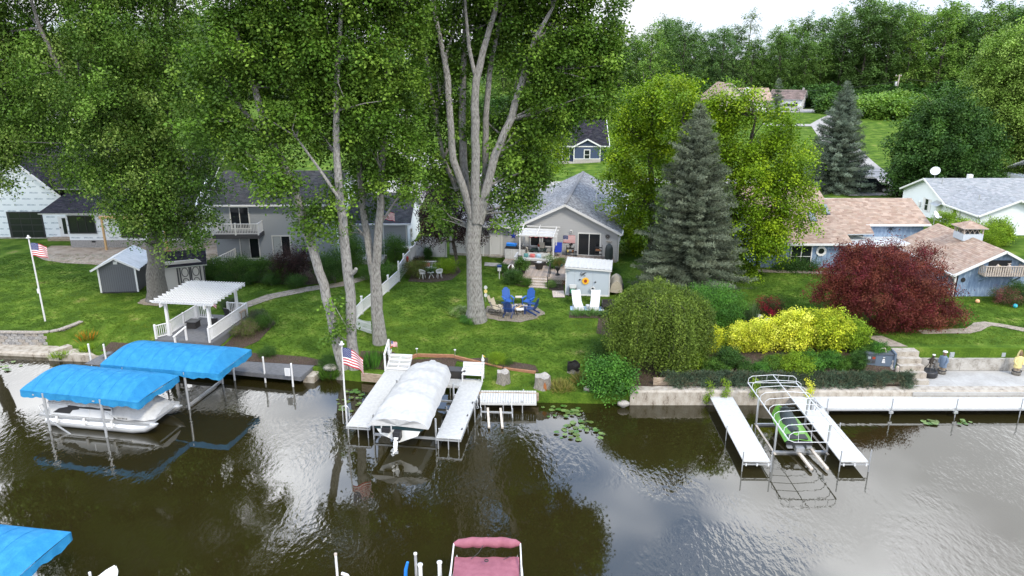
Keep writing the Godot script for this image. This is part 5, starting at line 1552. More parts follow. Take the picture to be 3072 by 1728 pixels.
	var fp2 := thing("flagpole", "white flagpole on the lawn above the block wall", "flagpole", v3(-32.3, soil(-32.3, -48.4), -48.4))
	tub("pole", fp2, [v3(0, -0.1, 0), v3(0, 5.9, 0)], [0.06, 0.045], M.white, 9)
	var b2 := Shape.new()
	b2.lathe([Vector2(0.04, 5.85), Vector2(0.15, 5.92), Vector2(0.15, 5.96), Vector2(0.05, 6.0), Vector2(0.08, 6.06), Vector2(0.001, 6.14)], 12)
	part("finial", b2, M.white, fp2)
	bx("cleat", fp2, v3(-0.08, 2.2, 0.0), v3(0.1, 0.3, 0.08), M.white)
	var f2 := thing("lawn_flag", "striped flag flying from the flagpole above the block wall", "flag", v3(-32.24, 5.5, -48.4), -8.0)
	flag_cloth(f2, Vector3.ZERO, 1.3, 0.9, 0.35)
	var fp3 := thing("flagpole", "thin flagpole in front of the grey garage behind the trees", "flagpole", v3(-11.2, 0, -63.2))
	tub("pole", fp3, [v3(0, -0.1, 0), v3(0, 4.8, 0)], [0.04, 0.03], M.white, 8)
	var f3 := thing("garage_flag", "striped flag hanging in front of the grey garage roof", "flag", v3(-11.16, 4.6, -63.2), -5.0)
	flag_cloth(f3, Vector3.ZERO, 1.1, 0.75, 0.35)

	# right-hand docks: plain white sections
	var rl := thing("white_panel_dock", "plain white dock left of the bare canopy frame", "dock", v3(10.9, -0.7, -30.92), -1.3)
	for k in 3: bx("panel", rl, v3(0.63, 0, -1.16 - k * 2.32), v3(1.26, 0.06, 2.31), M.white_dock)
	bx("crossbar", rl, v3(0.63, -0.12, 0.02), v3(1.3, 0.06, 0.05), M.alu)
	for p in [[-0.04, 0.02, 0.55], [1.3, 0.02, 0.6], [-0.06, -2.9, 0.35], [1.32, -3.3, 0.2]]: post(rl, p[0], p[1], -1.6, p[2], 0.028, M.galv, "leg")
	for x in [0.12, 0.63, 1.16]: bx("bracket", rl, v3(x, -0.12, 0.06), v3(0.06, 0.12, 0.05), M.white)
	var rr := thing("white_panel_dock", "plain white dock right of the green watercraft", "dock", v3(15.48, -0.7, -30.9), -0.5)
	for k in 3: bx("panel", rr, v3(0.64, 0, -1.16 - k * 2.32), v3(1.28, 0.06, 2.31), M.white_dock)
	bx("crossbar", rr, v3(0.64, -0.12, 0.02), v3(1.32, 0.06, 0.05), M.alu)
	for p in [[-0.04, 0.02, 0.6], [1.34, 0.02, 0.65], [-0.06, -3.4, 0.3], [1.34, -3.4, 0.25]]: post(rr, p[0], p[1], -1.6, p[2], 0.028, M.galv, "leg")
	for x in [0.12, 0.64, 1.18]: bx("bracket", rr, v3(x, -0.12, 0.06), v3(0.06, 0.12, 0.05), M.white)
	var ll := thing("white_panel_dock", "long plain white dock running along the stained seawall", "dock", v3(16.75, -0.7, -36.38), 0.2)
	for k in 4: bx("panel", ll, v3(1.6 + k * 3.5, 0, -0.74), v3(3.49, 0.06, 1.48), M.white_dock)
	bx("fascia", ll, v3(6.9, -0.07, 0.02), v3(14.0, 0.08, 0.05), M.alu)
	for k in 4: post(ll, 0.25 + k * 3.5, 0.06, -1.7, 0.62, 0.03, M.galv, "leg")
	for k in 3: bx("bracket", ll, v3(0.25 + k * 3.5, -0.2, 0.06), v3(0.22, 0.12, 0.1), M.alu)

func flag_cloth(parent: Node3D, at: Vector3, w: float, h: float, droop: float) -> void:
	var s := Shape.new()
	var rows := []
	for r in 9:
		var row := []
		for k in 17:
			var u := k / 16.0; var v := r / 8.0
			var wave := sin(u * 7.0 + v * 1.6) * 0.09 * w * (0.25 + u)
			row.append(at + v3(u * w * (1.0 - 0.12 * droop), -h + v * h - droop * u * u * h * 0.7 + 0.03 * sin(u * 9.0), wave))
		rows.append(row)
	s.sheet(rows)
	part("cloth", s, M.flag, parent)

# hull skin from stations: [x (stern to bow), half beam at gunwale, half beam at chine, gunwale y, chine y, keel y]
func hull(st: Array, m: Material, parent: Node, called := "hull") -> void:
	var s := Shape.new()
	var rows := []
	for e in st:
		rows.append([v3(e[0], e[3], e[1]), v3(e[0], (e[3] + e[4]) / 2, lerpf(e[1], e[2], 0.35)), v3(e[0], e[4], e[2]), v3(e[0], e[5], 0.0), v3(e[0], e[4], -e[2]), v3(e[0], (e[3] + e[4]) / 2, -lerpf(e[1], e[2], 0.35)), v3(e[0], e[3], -e[1])])
	s.sheet(rows, false)
	var t: Array = rows[0]
	for k in range(1, t.size() - 1): s.tri(t[0], t[k], t[k + 1])
	part(called, s, m, parent)

func boats() -> void:
	pontoon_and_lift()
	covered_boat()
	watercraft()
	near_bank()
	lilies()

# a blue fabric canopy on a lift: local x along its length, z across
func canopy_cover(t: Node3D, len: float, wid: float, rise: float, y: float) -> void:
	var s := Shape.new()
	var xs := [0.0, 0.25, 0.6]
	var q := 1.1
	while q < len - 0.7:
		xs.append(q); q += 0.55
	xs.append_array([len - 0.62, len])
	var rows := []
	for k in 15:
		var row := []
		var v := k / 14.0
		for x in xs:
			var amp: float = rise * smoothstep(-0.5, 0.7, x) if x < len / 2 else (rise if x < len - 0.3 else rise * 0.04)
			var sag := 0.025 * sin(x * 5.7) * sin(PI * v)
			row.append(v3(x, y + amp * pow(sin(PI * v), 0.8) + sag, wid / 2 - wid * v))
		rows.append(row)
	s.sheet(rows, false)
	part("top_cloth", s, M.canopy, t)
	var sk := Shape.new()
	var loop := []
	for k in 49: loop.append(v3(len * k / 48.0, y, wid / 2))
	for k in range(1, 17): loop.append(v3(len, y, wid / 2 - wid * k / 16.0))
	for k in range(1, 49): loop.append(v3(len - len * k / 48.0, y, -wid / 2))
	for k in range(1, 17): loop.append(v3(0, y, -wid / 2 + wid * k / 16.0))
	var up := []; var lo := []
	for k in loop.size():
		var p: Vector3 = loop[k]
		var out := v3(0, 0, 1) if absf(p.z - wid / 2) < 0.01 else (v3(0, 0, -1) if absf(p.z + wid / 2) < 0.01 else v3(signf(p.x - 1.0), 0, 0))
		up.append(p)
		lo.append(p + out * (0.025 + 0.03 * sin(k * 0.9) * sin(k * 0.37)) - v3(0, 0.34 + 0.05 * sin(k * 0.55) + 0.03 * sin(k * 1.7), 0))
	sk.sheet([lo, up])
	part("skirt", sk, M.canopy, t)
	for k in int(len / 0.72) - 1:
		var x := 0.75 + k * 0.72
		if x > len - 0.8: break
		var pts := []
		for e in 13: pts.append(v3(x, y + rise * pow(sin(PI * e / 12.0), 0.8) + 0.006, wid / 2 - wid * e / 12.0))
		tub("seam", t, pts, [0.007], M.canopy, 4)

func pontoon_and_lift() -> void:
	var c := thing("boat_lift_canopy", "bright blue boat lift canopy sheltering the white pontoon boat", "boat canopy", v3(-25.15, 0, -36.75), -12.0)
	canopy_cover(c, 6.95, 3.3, 0.6, 1.0)
	for p in [[1.35, 1.62], [4.75, 1.62], [1.35, -1.62], [4.75, -1.62]]: post(c, p[0], p[1], -2.0, 0.95, 0.07, M.alu, "post")
	for z in [1.62, -1.62]:
		bx("side_beam", c, v3(3.4, 0.8, z), v3(6.6, 0.08, 0.06), M.alu)
		var s := Shape.new()
		s.bar(v3(1.4, -0.6, z), v3(2.7, -1.25, z + 0.1 * signf(z)), 0.06, 0.06)
		part("brace", s, M.alu, c)
	var f := thing("boat_lift_canopy", "bright blue boat lift canopy over the grey dock, with no boat showing", "boat canopy", v3(-22.6, 0, -39.9), -10.5)
	canopy_cover(f, 7.2, 3.5, 0.6, 1.12)
	for p in [[1.35, 1.7], [5.1, 1.7], [1.35, -1.7], [5.1, -1.7]]: post(f, p[0], p[1], -2.0, 1.05, 0.07, M.alu, "post")
	for z in [1.7, -1.7]: bx("side_beam", f, v3(3.5, 0.9, z), v3(6.8, 0.08, 0.06), M.alu)
	for x in [1.4, 5.0]: bx("cradle", f, v3(x, -1.05, 0), v3(0.12, 0.12, 3.4), M.galv)
	# the pontoon boat, bow to the right
	var b := thing("pontoon_boat", "white covered pontoon boat under the blue canopy", "boat", v3(-24.55, -0.62, -36.6), -10.0)
	for z in [1.05, -1.05]:
		tub("pontoon_log", b, [v3(0.1, -0.28, z), v3(0.4, -0.28, z), v3(5.2, -0.28, z), v3(5.9, -0.2, z), v3(6.45, -0.02, z), v3(6.6, 0.06, z)], [0.2, 0.31, 0.31, 0.27, 0.12, 0.03], M.alu_bright, 14)
		tub("strake", b, [v3(0.4, -0.2, z + 0.3 * signf(z)), v3(5.2, -0.2, z + 0.3 * signf(z))], [0.03], M.alu_bright, 5)
	bx("deck", b, v3(3.1, 0.08, 0), v3(6.4, 0.12, 2.6), M.alu_bright)
	bx("rub_rail", b, v3(3.1, 0.1, 1.32), v3(6.4, 0.1, 0.05), M.galv)
	for z in [1.22, -1.22]:
		bx("side_panel", b, v3(2.35, 0.5, z), v3(3.7, 0.66, 0.05), M.dish)
		bx("graphic_band", b, v3(2.9, 0.72, z + 0.03 * signf(z)), v3(2.5, 0.12, 0.02), M.black)
		var g := Shape.new()
		g.prism(v2([0.7, 0.3, 1.1, 0.55, 1.6, 0.68, 2.3, 0.72, 2.3, 0.6, 1.9, 0.52, 1.7, 0.3]), z - 0.045, z + 0.045)
		part("graphic_swoosh", g, M.black, b)
		for x in [0.55, 1.75, 2.85, 4.1]: bx("rail_post", b, v3(x, 0.5, z), v3(0.05, 0.7, 0.07), M.alu_bright)
	bx("stern_deck", b, v3(0.2, 0.16, 0), v3(0.7, 0.05, 2.5), M.galv)
	# white fabric cover
	var s := Shape.new()
	var rows := []
	for r in 13:
		var u := r / 12.0
		var x := 0.45 + 5.95 * u
		var half := 1.27 if u < 0.72 else 1.27 - 0.34 * pow((u - 0.72) / 0.28, 2.0)
		var base := 0.78 if u < 0.5 else lerpf(0.78, 0.2, smoothstep(0.5, 0.68, u))
		var top := 1.32 - 0.12 * cos(u * 9.0) if u < 0.68 else lerpf(1.25, 0.52, smoothstep(0.66, 1.0, u))
		var row := []
		for k in 11:
			var v := k / 10.0
			row.append(v3(x, lerpf(base, top, pow(sin(PI * v), 0.55)) + 0.03 * sin(r * 2.7 + k * 1.9), half - 2.0 * half * v))
		rows.append(row)
	s.sheet(rows)
	for e in [0, 12]:
		var row: Array = rows[e]
		var lo := v3(row[5].x, 0.2 if e else 0.75, 0)
		for k in 10: s.tri(row[k], row[k + 1], lo)
	part("cover", s, M.vinyl, b)
	for k in 8: bx("registration_mark", b, v3(4.55 + k * 0.075, 0.34, 1.36), v3(0.045 if k % 3 else 0.02, 0.09, 0.006), M.black)
	for k in 3: tub("fender", b, [v3(1.0 + k * 1.6, 0.16, 1.42), v3(1.0 + k * 1.6, -0.2, 1.44)], [0.07], M.white, 8)
	var mo := Node3D.new()
	mo.name = "outboard_motor"
	b.add_child(mo)
	mo.position = v3(-0.15, 0.3, 0.1)
	var ms := Shape.new()
	ms.lathe([Vector2(0.1, -0.1), Vector2(0.2, 0.05), Vector2(0.23, 0.3), Vector2(0.19, 0.5), Vector2(0.05, 0.58), Vector2(0.001, 0.59)], 10, Vector3.ZERO, v3(1.2, 1, 0.85))
	part("cowling", ms, M.black_gloss, mo)
	bx("midsection", mo, v3(0, -0.4, 0), v3(0.2, 0.7, 0.12), M.black); bx("lower_unit", mo, v3(-0.05, -0.85, 0), v3(0.5, 0.14, 0.1), M.black)
	tub("boarding_ladder", b, [v3(-0.05, 0.15, 0.9), v3(-0.2, 0.5, 0.9), v3(-0.2, 0.5, 1.15), v3(-0.05, 0.15, 1.15)], [0.02], M.alu, 6)
	tub("bimini_strut", b, [v3(0.8, 0.85, 1.2), v3(1.9, 1.15, 1.28)], [0.02], M.alu, 6)
	tub("bimini_strut", b, [v3(0.8, 0.85, 1.15), v3(1.7, 1.4, 1.2)], [0.02], M.alu, 6)

func covered_boat() -> void:
	# local x runs from stern (lake side) to bow (shore)
	var b := thing("covered_runabout", "white runabout under a baggy white cover between white docks", "boat", v3(-5.58, -0.3, -32.75), 82.0)
	var st := []
	for k in 11:
		var u := k / 10.0
		var hb := 1.22 * (1.0 - pow(maxf(u - 0.55, 0.0) / 0.46, 3.0))
		st.append([u * 7.0, maxf(hb, 0.03), maxf(hb * 0.78, 0.02), 0.62 + 0.14 * u * u, 0.0 + 0.25 * u * u, -0.42 + 0.75 * pow(u, 3.0)])
	hull(st, M.gelcoat, b)
	bx("transom_stripe", b, v3(-0.012, 0.4, 0), v3(0.03, 0.2, 2.36), M.teal_dark)
	for z in [1.2, -1.2]: bx("side_stripe", b, v3(1.7, 0.4, z), v3(3.3, 0.2, 0.06), M.teal_dark)
	bx("swim_step", b, v3(-0.12, 0.3, -0.6), v3(0.2, 0.22, 0.4), M.black)
	for z in [-0.35, -0.85]: bx("tie_strap", b, v3(-0.04, 0.38, z), v3(0.03, 0.36, 0.05), M.white)
	var s := Shape.new()
	var rows := []
	for r in 29:
		var u := r / 28.0
		var x := -0.1 + 7.15 * u
		var half := (1.5 - 0.22 * u) * (1.0 if u < 0.72 else sqrt(maxf(0.0, 1.0 - pow((u - 0.72) / 0.3, 4.0)))) + 0.03
		var base := 0.58 + 0.08 * u
		var top := 0.92 + 0.42 * smoothstep(0.02, 0.35, u) - 0.3 * smoothstep(0.62, 1.0, u)
		top += 0.055 * sin(u * 30.0)
		var row := []
		for k in 19:
			var v := k / 18.0
			var wr := 0.025 * sin(r * 1.9 + k * 0.6) + 0.02 * sin(k * 2.1 - r * 0.7)
			row.append(v3(x + 0.05 * sin(k * 0.9), lerpf(base - 0.12 - 0.05 * sin(r * 1.3 + k), top, pow(sin(PI * v), 0.42)) + wr, half - 2.0 * half * v))
		rows.append(row)
	s.sheet(rows)
	for e in [0, 28]:
		var row: Array = rows[e]
		for k in 18: s.tri(row[k], row[k + 1], v3(row[9].x, 0.52 if e == 0 else 0.5, 0))
	part("cover", s, M.vinyl, b)
	for z in [1.25, -1.25]: tub("rub_rail", b, [v3(0, 0.6, z), v3(3.2, 0.62, z)], [0.03], M.black, 6)
	for k in 9: tub("tie_down", b, [v3(0.3 + k * 0.42, 0.5, -1.43), v3(0.34 + k * 0.42, 0.2, -1.3)], [0.009], M.black, 4)
	var mo := Node3D.new()
	mo.name = "stern_drive"
	b.add_child(mo)
	bx("bracket", mo, v3(-0.22, 0.12, 0.0), v3(0.4, 0.42, 0.36), M.black)
	tub("gimbal", mo, [v3(-0.1, 0.15, 0), v3(-0.55, -0.05, 0)], [0.17, 0.13], M.black_gloss, 9)
	tub("drive_leg", mo, [v3(-0.45, 0.12, 0), v3(-0.62, -0.3, 0), v3(-0.66, -0.62, 0)], [0.12, 0.11, 0.06], M.gelcoat, 8)
	tub("propeller_hub", mo, [v3(-0.5, -0.52, 0), v3(-0.95, -0.46, 0)], [0.08, 0.04], M.gelcoat, 8)
	for k in 3: bx("blade", mo, v3(-0.9, -0.46 + sin(TAU * k / 3) * 0.13, cos(TAU * k / 3) * 0.13), v3(0.03, 0.12, 0.16), M.alu, v3(120 * k, 25, 0))
	var li := thing("boat_lift", "aluminium boat lift cradle under the covered white runabout", "boat lift", v3(-5.58, -0.3, -32.75), 82.0)
	for p in [[1.0, 1.62], [5.2, 1.62], [1.0, -1.62], [5.2, -1.62]]: post(li, p[0], p[1], -1.7, 0.5, 0.05, M.alu, "post")
	for x in [1.0, 5.2]: bx("crossbar", li, v3(x, -0.62, 0), v3(0.1, 0.1, 3.3), M.galv)
	for z in [0.5, -0.5]: bx("bunk", li, v3(3.1, -0.42, z), v3(4.8, 0.12, 0.14), M.wood)
	# small lift beside the ribbed dock
	var sl := thing("ski_lift", "empty lift of two pale bunks beside the ribbed dock", "boat lift", v3(-0.9, -1.0, -36.7), -4.0)
	for x in [-0.75, 0.95]:
		post(sl, x, 0.35, -0.8, 0.35, 0.04, M.alu, "post")
		tub("upright", sl, [v3(x - 0.1, 0.9, -0.1), v3(x, -0.1, 0.45)], [0.025], M.galv, 6)
	bx("crossbar", sl, v3(0.1, 0.1, 0.35), v3(1.7, 0.08, 0.08), M.alu)
	for x in [-0.25, 0.45]: bx("bunk", sl, v3(x - 0.05, 0.05, 0.9), v3(0.12, 0.09, 1.8), M.bunk, v3(7, 8, 0))
	var wh := Shape.new()
	var ring_pts := []
	for k in 21: ring_pts.append(v3(-0.95 + 0.05 * sin(k), 0.62 + sin(TAU * k / 20) * 0.34, 0.3 + cos(TAU * k / 20) * 0.2))
	wh.tube(ring_pts, [0.02], 6, false)
	part("winch_wheel", wh, M.alu, sl)
	bx("winch", sl, v3(-0.88, 0.65, 0.25), v3(0.12, 0.3, 0.2), M.black)

func watercraft() -> void:
	# bare canopy frame on a lift
	var c := thing("canopy_frame", "bare white canopy frame of bent tubes over the green watercraft", "canopy frame", v3(14.25, 0.4, -34.1), 0.0)
	for p in [[-1.3, -1.35], [1.3, -1.35], [-1.3, 1.5], [1.3, 1.5]]: post(c, p[0], p[1], -2.2, 0.0, 0.055, M.alu, "post")
	tub("side_rail", c, [v3(-1.32, 0, 3.1), v3(-1.32, 0, -3.2)], [0.034], M.dish, 7)
	tub("side_rail", c, [v3(1.32, 0, 3.1), v3(1.32, 0, -3.2)], [0.034], M.dish, 7)
	tub("ridge_rail", c, [v3(0, 0.48, 3.1), v3(0, 0.48, -3.2)], [0.022], M.dish, 7)
	for k in 10:
		var z := 3.1 - k * 0.7
		tub("bow", c, [v3(-1.32, 0.0, z), v3(-1.3, 0.26, z), v3(-1.12, 0.4, z), v3(0, 0.48, z), v3(1.12, 0.4, z), v3(1.3, 0.26, z), v3(1.32, 0.0, z)], [0.018], M.dish, 6)
	for z in [3.1, -3.2]:
		tub("end_rail", c, [v3(-1.32, 0, z), v3(-1.1, -0.05, z + 0.12 * signf(z)), v3(1.1, -0.05, z + 0.12 * signf(z)), v3(1.32, 0, z)], [0.018], M.dish, 6)
		for x in [-0.9, -0.3, 0.3, 0.9]: tub("end_strut", c, [v3(x, -0.05, z + 0.1 * signf(z)), v3(x, 0.42, z)], [0.011], M.dish, 5)
	for z in [-1.35, 1.5]: bx("crossbar", c, v3(0, -1.55, z), v3(2.7, 0.1, 0.1), M.galv)
	for x in [-1.3, 1.3]: bx("base_beam", c, v3(x, -1.62, 0.1), v3(0.1, 0.1, 3.2), M.bunk)
	for x in [-0.32, 0.42]: bx("bunk", c, v3(x, -1.3, 1.2), v3(0.13, 0.1, 4.2), M.bunk, v3(4, 5, 0))
	tub("winch_wheel", c, circle(0.35, v3(1.55, -0.3, -1.2)), [0.02], M.galv, 6)
	bx("winch", c, v3(1.5, -0.3, -1.25), v3(0.12, 0.7, 0.2), M.galv)
	# the watercraft, stern towards the lake: local x from stern to bow
	var w := thing("personal_watercraft", "lime green personal watercraft with a black seat on its lift", "watercraft", v3(14.02, -0.82, -32.35), 88.0)
	var st := []
	for k in 10:
		var u := k / 9.0
		var hb := 0.58 * (1.0 - pow(maxf(u - 0.5, 0.0) / 0.52, 2.2))
		st.append([u * 3.1, maxf(hb, 0.03), maxf(hb * 0.8, 0.02), 0.28 + 0.16 * u, 0.08 + 0.16 * u, -0.06 + 0.3 * pow(u, 2.5)])
	hull(st, M.gelcoat_dark, w)
	var top := Shape.new()
	var rows := []
	for r in 11:
		var u := r / 10.0
		var hb := 0.6 * (1.0 - pow(maxf(u - 0.5, 0.0) / 0.52, 2.2)) + 0.02
		var y := 0.3 + 0.16 * u
		var hump := 0.16 + 0.34 * smoothstep(0.1, 0.55, u) * (1.0 - smoothstep(0.6, 1.0, u))
		rows.append([v3(u * 3.15, y, hb), v3(u * 3.15, y + 0.07, hb * 0.86), v3(u * 3.15, y + hump * 0.5, hb * 0.5), v3(u * 3.15, y + hump * 0.8, 0.0), v3(u * 3.15, y + hump * 0.5, -hb * 0.5), v3(u * 3.15, y + 0.07, -hb * 0.86), v3(u * 3.15, y, -hb)])
	top.sheet(rows)
	part("deck", top, M.lime, w)
	var cover := Shape.new()
	rows = []
	for r in 13:
		var u := r / 12.0
		var row := []
		var half := 0.36 * sin(PI * clampf(0.1 + u * 0.86, 0, 1)) + 0.05
		var hgt := 0.5 + 0.2 * smoothstep(0.25, 0.35, u) + 0.22 * smoothstep(0.5, 0.68, u) - 0.3 * smoothstep(0.8, 1.0, u)
		for k in 9:
			var v := k / 8.0
			row.append(v3(0.55 + u * 2.0, lerpf(0.42 + 0.08 * u, hgt + 0.1, pow(sin(PI * v), 0.6)), half - 2 * half * v))
		rows.append(row)
	cover.sheet(rows)
	part("seat_cover", cover, M.cover_black, w)
	bx("stern_pad", w, v3(0.28, 0.42, 0), v3(0.42, 0.05, 0.8), M.black); bx("bumper", w, v3(-0.02, 0.28, 0), v3(0.1, 0.1, 1.14), M.black)
	bx("jet_nozzle", w, v3(-0.12, 0.06, 0), v3(0.26, 0.2, 0.34), M.galv)
	for z in [-0.42, 0.42]: bx("trim_tab", w, v3(-0.06, 0.12, z), v3(0.18, 0.08, 0.22), M.galv)
	tub("handlebar", w, [v3(1.95, 0.98, -0.36), v3(1.85, 1.02, 0), v3(1.95, 0.98, 0.36)], [0.03], M.cover_black, 6)
	w.scale = Vector3.ONE * 1.12

func circle(r: float, at: Vector3) -> Array:
	var p := []
	for k in 19: p.append(at + v3(0, sin(TAU * k / 18) * r, cos(TAU * k / 18) * r))
	return p

func near_bank() -> void:
	# things on the near side, cut by the lower edge of the picture
	var c := thing("near_canopy", "bright blue boat canopy across the channel, over a grey bow", "boat canopy", v3(-23.2, 0, -23.0), -9.0)
	canopy_cover(c, 7.0, 2.6, 0.35, 1.0)
	for p in [[1.4, 1.2], [5.2, 1.2], [1.4, -1.2], [5.2, -1.2]]: post(c, p[0], p[1], -2.2, 0.95, 0.06, M.alu, "post")
	var b := thing("near_pontoon", "grey bow of a pontoon boat poking from under the canopy across the channel", "boat", v3(-22.0, -0.5, -22.0), -8.0)
	for z in [0.6, -0.75]:
		tub("pontoon_log", b, [v3(0, -0.3, z), v3(4.6, -0.3, z), v3(5.3, -0.12, z), v3(5.65, 0.05, z)], [0.28, 0.28, 0.18, 0.03], M.alu_bright, 12)
	bx("deck", b, v3(2.5, 0.04, -0.1), v3(5.0, 0.1, 1.9), M.galv)
	fan("bow_deck", b, v2([5.0, -1.05, 5.4, -0.85, 5.55, -0.1, 5.4, 0.65, 5.0, 0.85]), -0.02, 0.08, M.galv, Transform3D(Basis(Vector3.RIGHT, PI / 2), Vector3.ZERO))
	for k in 3: bx("seat_back", b, v3(4.7, 0.42, -0.8 + k * 0.6), v3(0.18, 0.62, 0.52), M.white, v3(0, 0, 14))
	# a dock post, a curved pipe and a bow between
	var d := thing("near_dock", "weathered grey wooden dock beside the pink covered boat", "dock", v3(-6.6, -0.5, -22.3), 0.0)
	for k in 28: bx("plank", d, v3(-0.3 + k * 0.15, 0, 0.75), v3(0.142, 0.05, 1.5), M.weathered)
	for x in [1.55, 3.1]: fan("cut_post", d, v2([-0.1, 0, 0.1, 0, 0.1, 0.3, 0.0, 0.42, -0.1, 0.36]), -0.08, 0.08, M.block, Transform3D(Basis.IDENTITY, v3(x, 0, 0.3)))
	for e in [["dock_pipe", "old white pipe with a round cap on the weathered dock", -6.3, 0.6, 0.045], ["dock_pipe", "grey galvanised pipe beside the blue bumper", -3.45, 0.62, 0.05], ["dock_pipe", "thick white pipe between the white step and blue bumper", -3.3, 0.15, 0.075], ["dock_pipe", "thick white pipe between the white step and pink boat", -2.6, 0.25, 0.075]]:
		var t := thing(e[0], e[1], "post")
		post(t, e[2], -22.45, -2.2, e[3], e[4], M.white if e[4] != 0.05 else M.galv, "pipe")
		var cap := Shape.new()
		cap.lathe([Vector2(e[4] * 1.25, -0.03), Vector2(e[4] * 1.3, 0.03), Vector2(0.001, 0.06)], 10, v3(e[2], e[3], -22.45))
		part("cap", cap, M.weathered if e[2] < -5 else M.white, t)
	var ws := thing("white_step", "white plastic step between two thick white pipes", "step", v3(-2.95, -0.35, -22.35), 3.0)
	bx("tread", ws, v3(0, 0, 0.3), v3(0.62, 0.06, 0.7), M.white); bx("front", ws, v3(0, -0.2, -0.02), v3(0.62, 0.35, 0.05), M.white)
	var bm := thing("blue_bumper", "curved bright blue bumper on a pole at the weathered dock", "bumper", v3(-3.85, -0.4, -22.5))
	tub("sleeve", bm, [v3(0, 0.0, 0), v3(0.02, 0.3, 0), v3(0.1, 0.62, 0)], [0.065, 0.065, 0.05], M.bumper_blue, 9)
	post(bm, 0.0, 0.02, -1.6, 0.0, 0.06, M.white, "pole")
	var cp := thing("curved_pipe", "white curved pipe at the end of the weathered dock", "pipe", v3(-5.9, -0.4, -22.3))
	tub("pipe", cp, [v3(-0.2, 0.3, 0), v3(0.0, 0.26, 0.05), v3(0.16, 0.05, 0.1), v3(0.18, -0.8, 0.1)], [0.06], M.white, 9)
	var rb := thing("near_runabout", "white bow of a small boat with a fender post", "boat", v3(-14.3, -0.6, -21.0), 90.0)
	hull([[-2.2, 0.8, 0.7, 0.5, 0.1, -0.2], [-0.6, 0.75, 0.6, 0.55, 0.15, -0.15], [0.6, 0.5, 0.36, 0.6, 0.25, 0.0], [1.3, 0.22, 0.12, 0.64, 0.4, 0.2], [1.55, 0.03, 0.02, 0.66, 0.6, 0.5]], M.gelcoat, rb)
	fan("foredeck", rb, v2([-2.2, -0.8, -0.6, -0.75, 0.6, -0.5, 1.3, -0.22, 1.55, 0.0, 1.3, 0.22, 0.6, 0.5, -0.6, 0.75, -2.2, 0.8]), -0.62, -0.56, M.gelcoat, Transform3D(Basis(Vector3.RIGHT, PI / 2), Vector3.ZERO))
	post(rb, 1.2, -0.75, -1.6, 0.62, 0.05, M.white, "fender_post")
	# boat with dusty pink covers
	var p := thing("pink_covered_boat", "boat with a dusty pink mooring cover and folded pink top", "boat", v3(-0.9, -0.4, -22.5), 90.0)
	hull([[-6.0, 1.25, 1.0, 0.7, 0.0, -0.4], [-2.0, 1.25, 1.0, 0.7, 0.0, -0.4], [0.3, 1.1, 0.85, 0.72, 0.0, -0.3]], M.gelcoat, p)
	var s := Shape.new()
	var rows := []
	for r in 12:
		var u := r / 11.0
		var row := []
		for k in 13:
			var v := k / 12.0
			row.append(v3(0.15 - u * 5.0, 0.72 + (0.32 * sin(PI * v) * smoothstep(0.0, 0.3, u) + 0.02 * sin(k * 1.7 + r * 2.0)), 1.16 - 2.32 * v))
		rows.append(row)
	s.sheet(rows)
	part("mooring_cover", s, M.pink, p)
	var t := Shape.new()
	var pts := []
	for k in 15: pts.append(v3(0.35 + 0.03 * sin(k * 2.0), 1.2 - 0.08 * pow(absf(k - 7) / 7.0, 3.0), -1.2 + 2.4 * k / 14.0))
	t.tube(pts, [0.06, 0.14, 0.17, 0.18, 0.18, 0.19, 0.18, 0.17, 0.18, 0.19, 0.18, 0.18, 0.17, 0.14, 0.06], 10)
	part("folded_top", t, M.pink, p)
	for z in [-1.2, 1.2]:
		tub("top_frame", p, [v3(0.35, 1.15, z), v3(-0.4, 0.95, z * 1.02), v3(-1.3, 0.72, z * 1.03)], [0.028], M.white, 7)
		tub("top_frame", p, [v3(-0.4, 0.95, z * 1.02), v3(-0.9, 0.75, z * 1.06)], [0.022], M.white, 7)
	tub("strap", p, [v3(0.4, 1.38, 0.05), v3(-0.05, 1.05, -0.3), v3(-0.25, 0.95, -0.55)], [0.012], M.black, 5)
	tub("strap", p, [v3(0.1, 0.8, 0.85), v3(-0.15, 0.85, 0.6)], [0.012], M.black, 5)
	tub("cover_vent", p, circle(0.06, v3(0, 0, 0)), [0.02], M.black, 6).transform = Transform3D(Basis(v3(0, 0, 1), PI / 2), v3(-0.4, 1.0, 0.0))

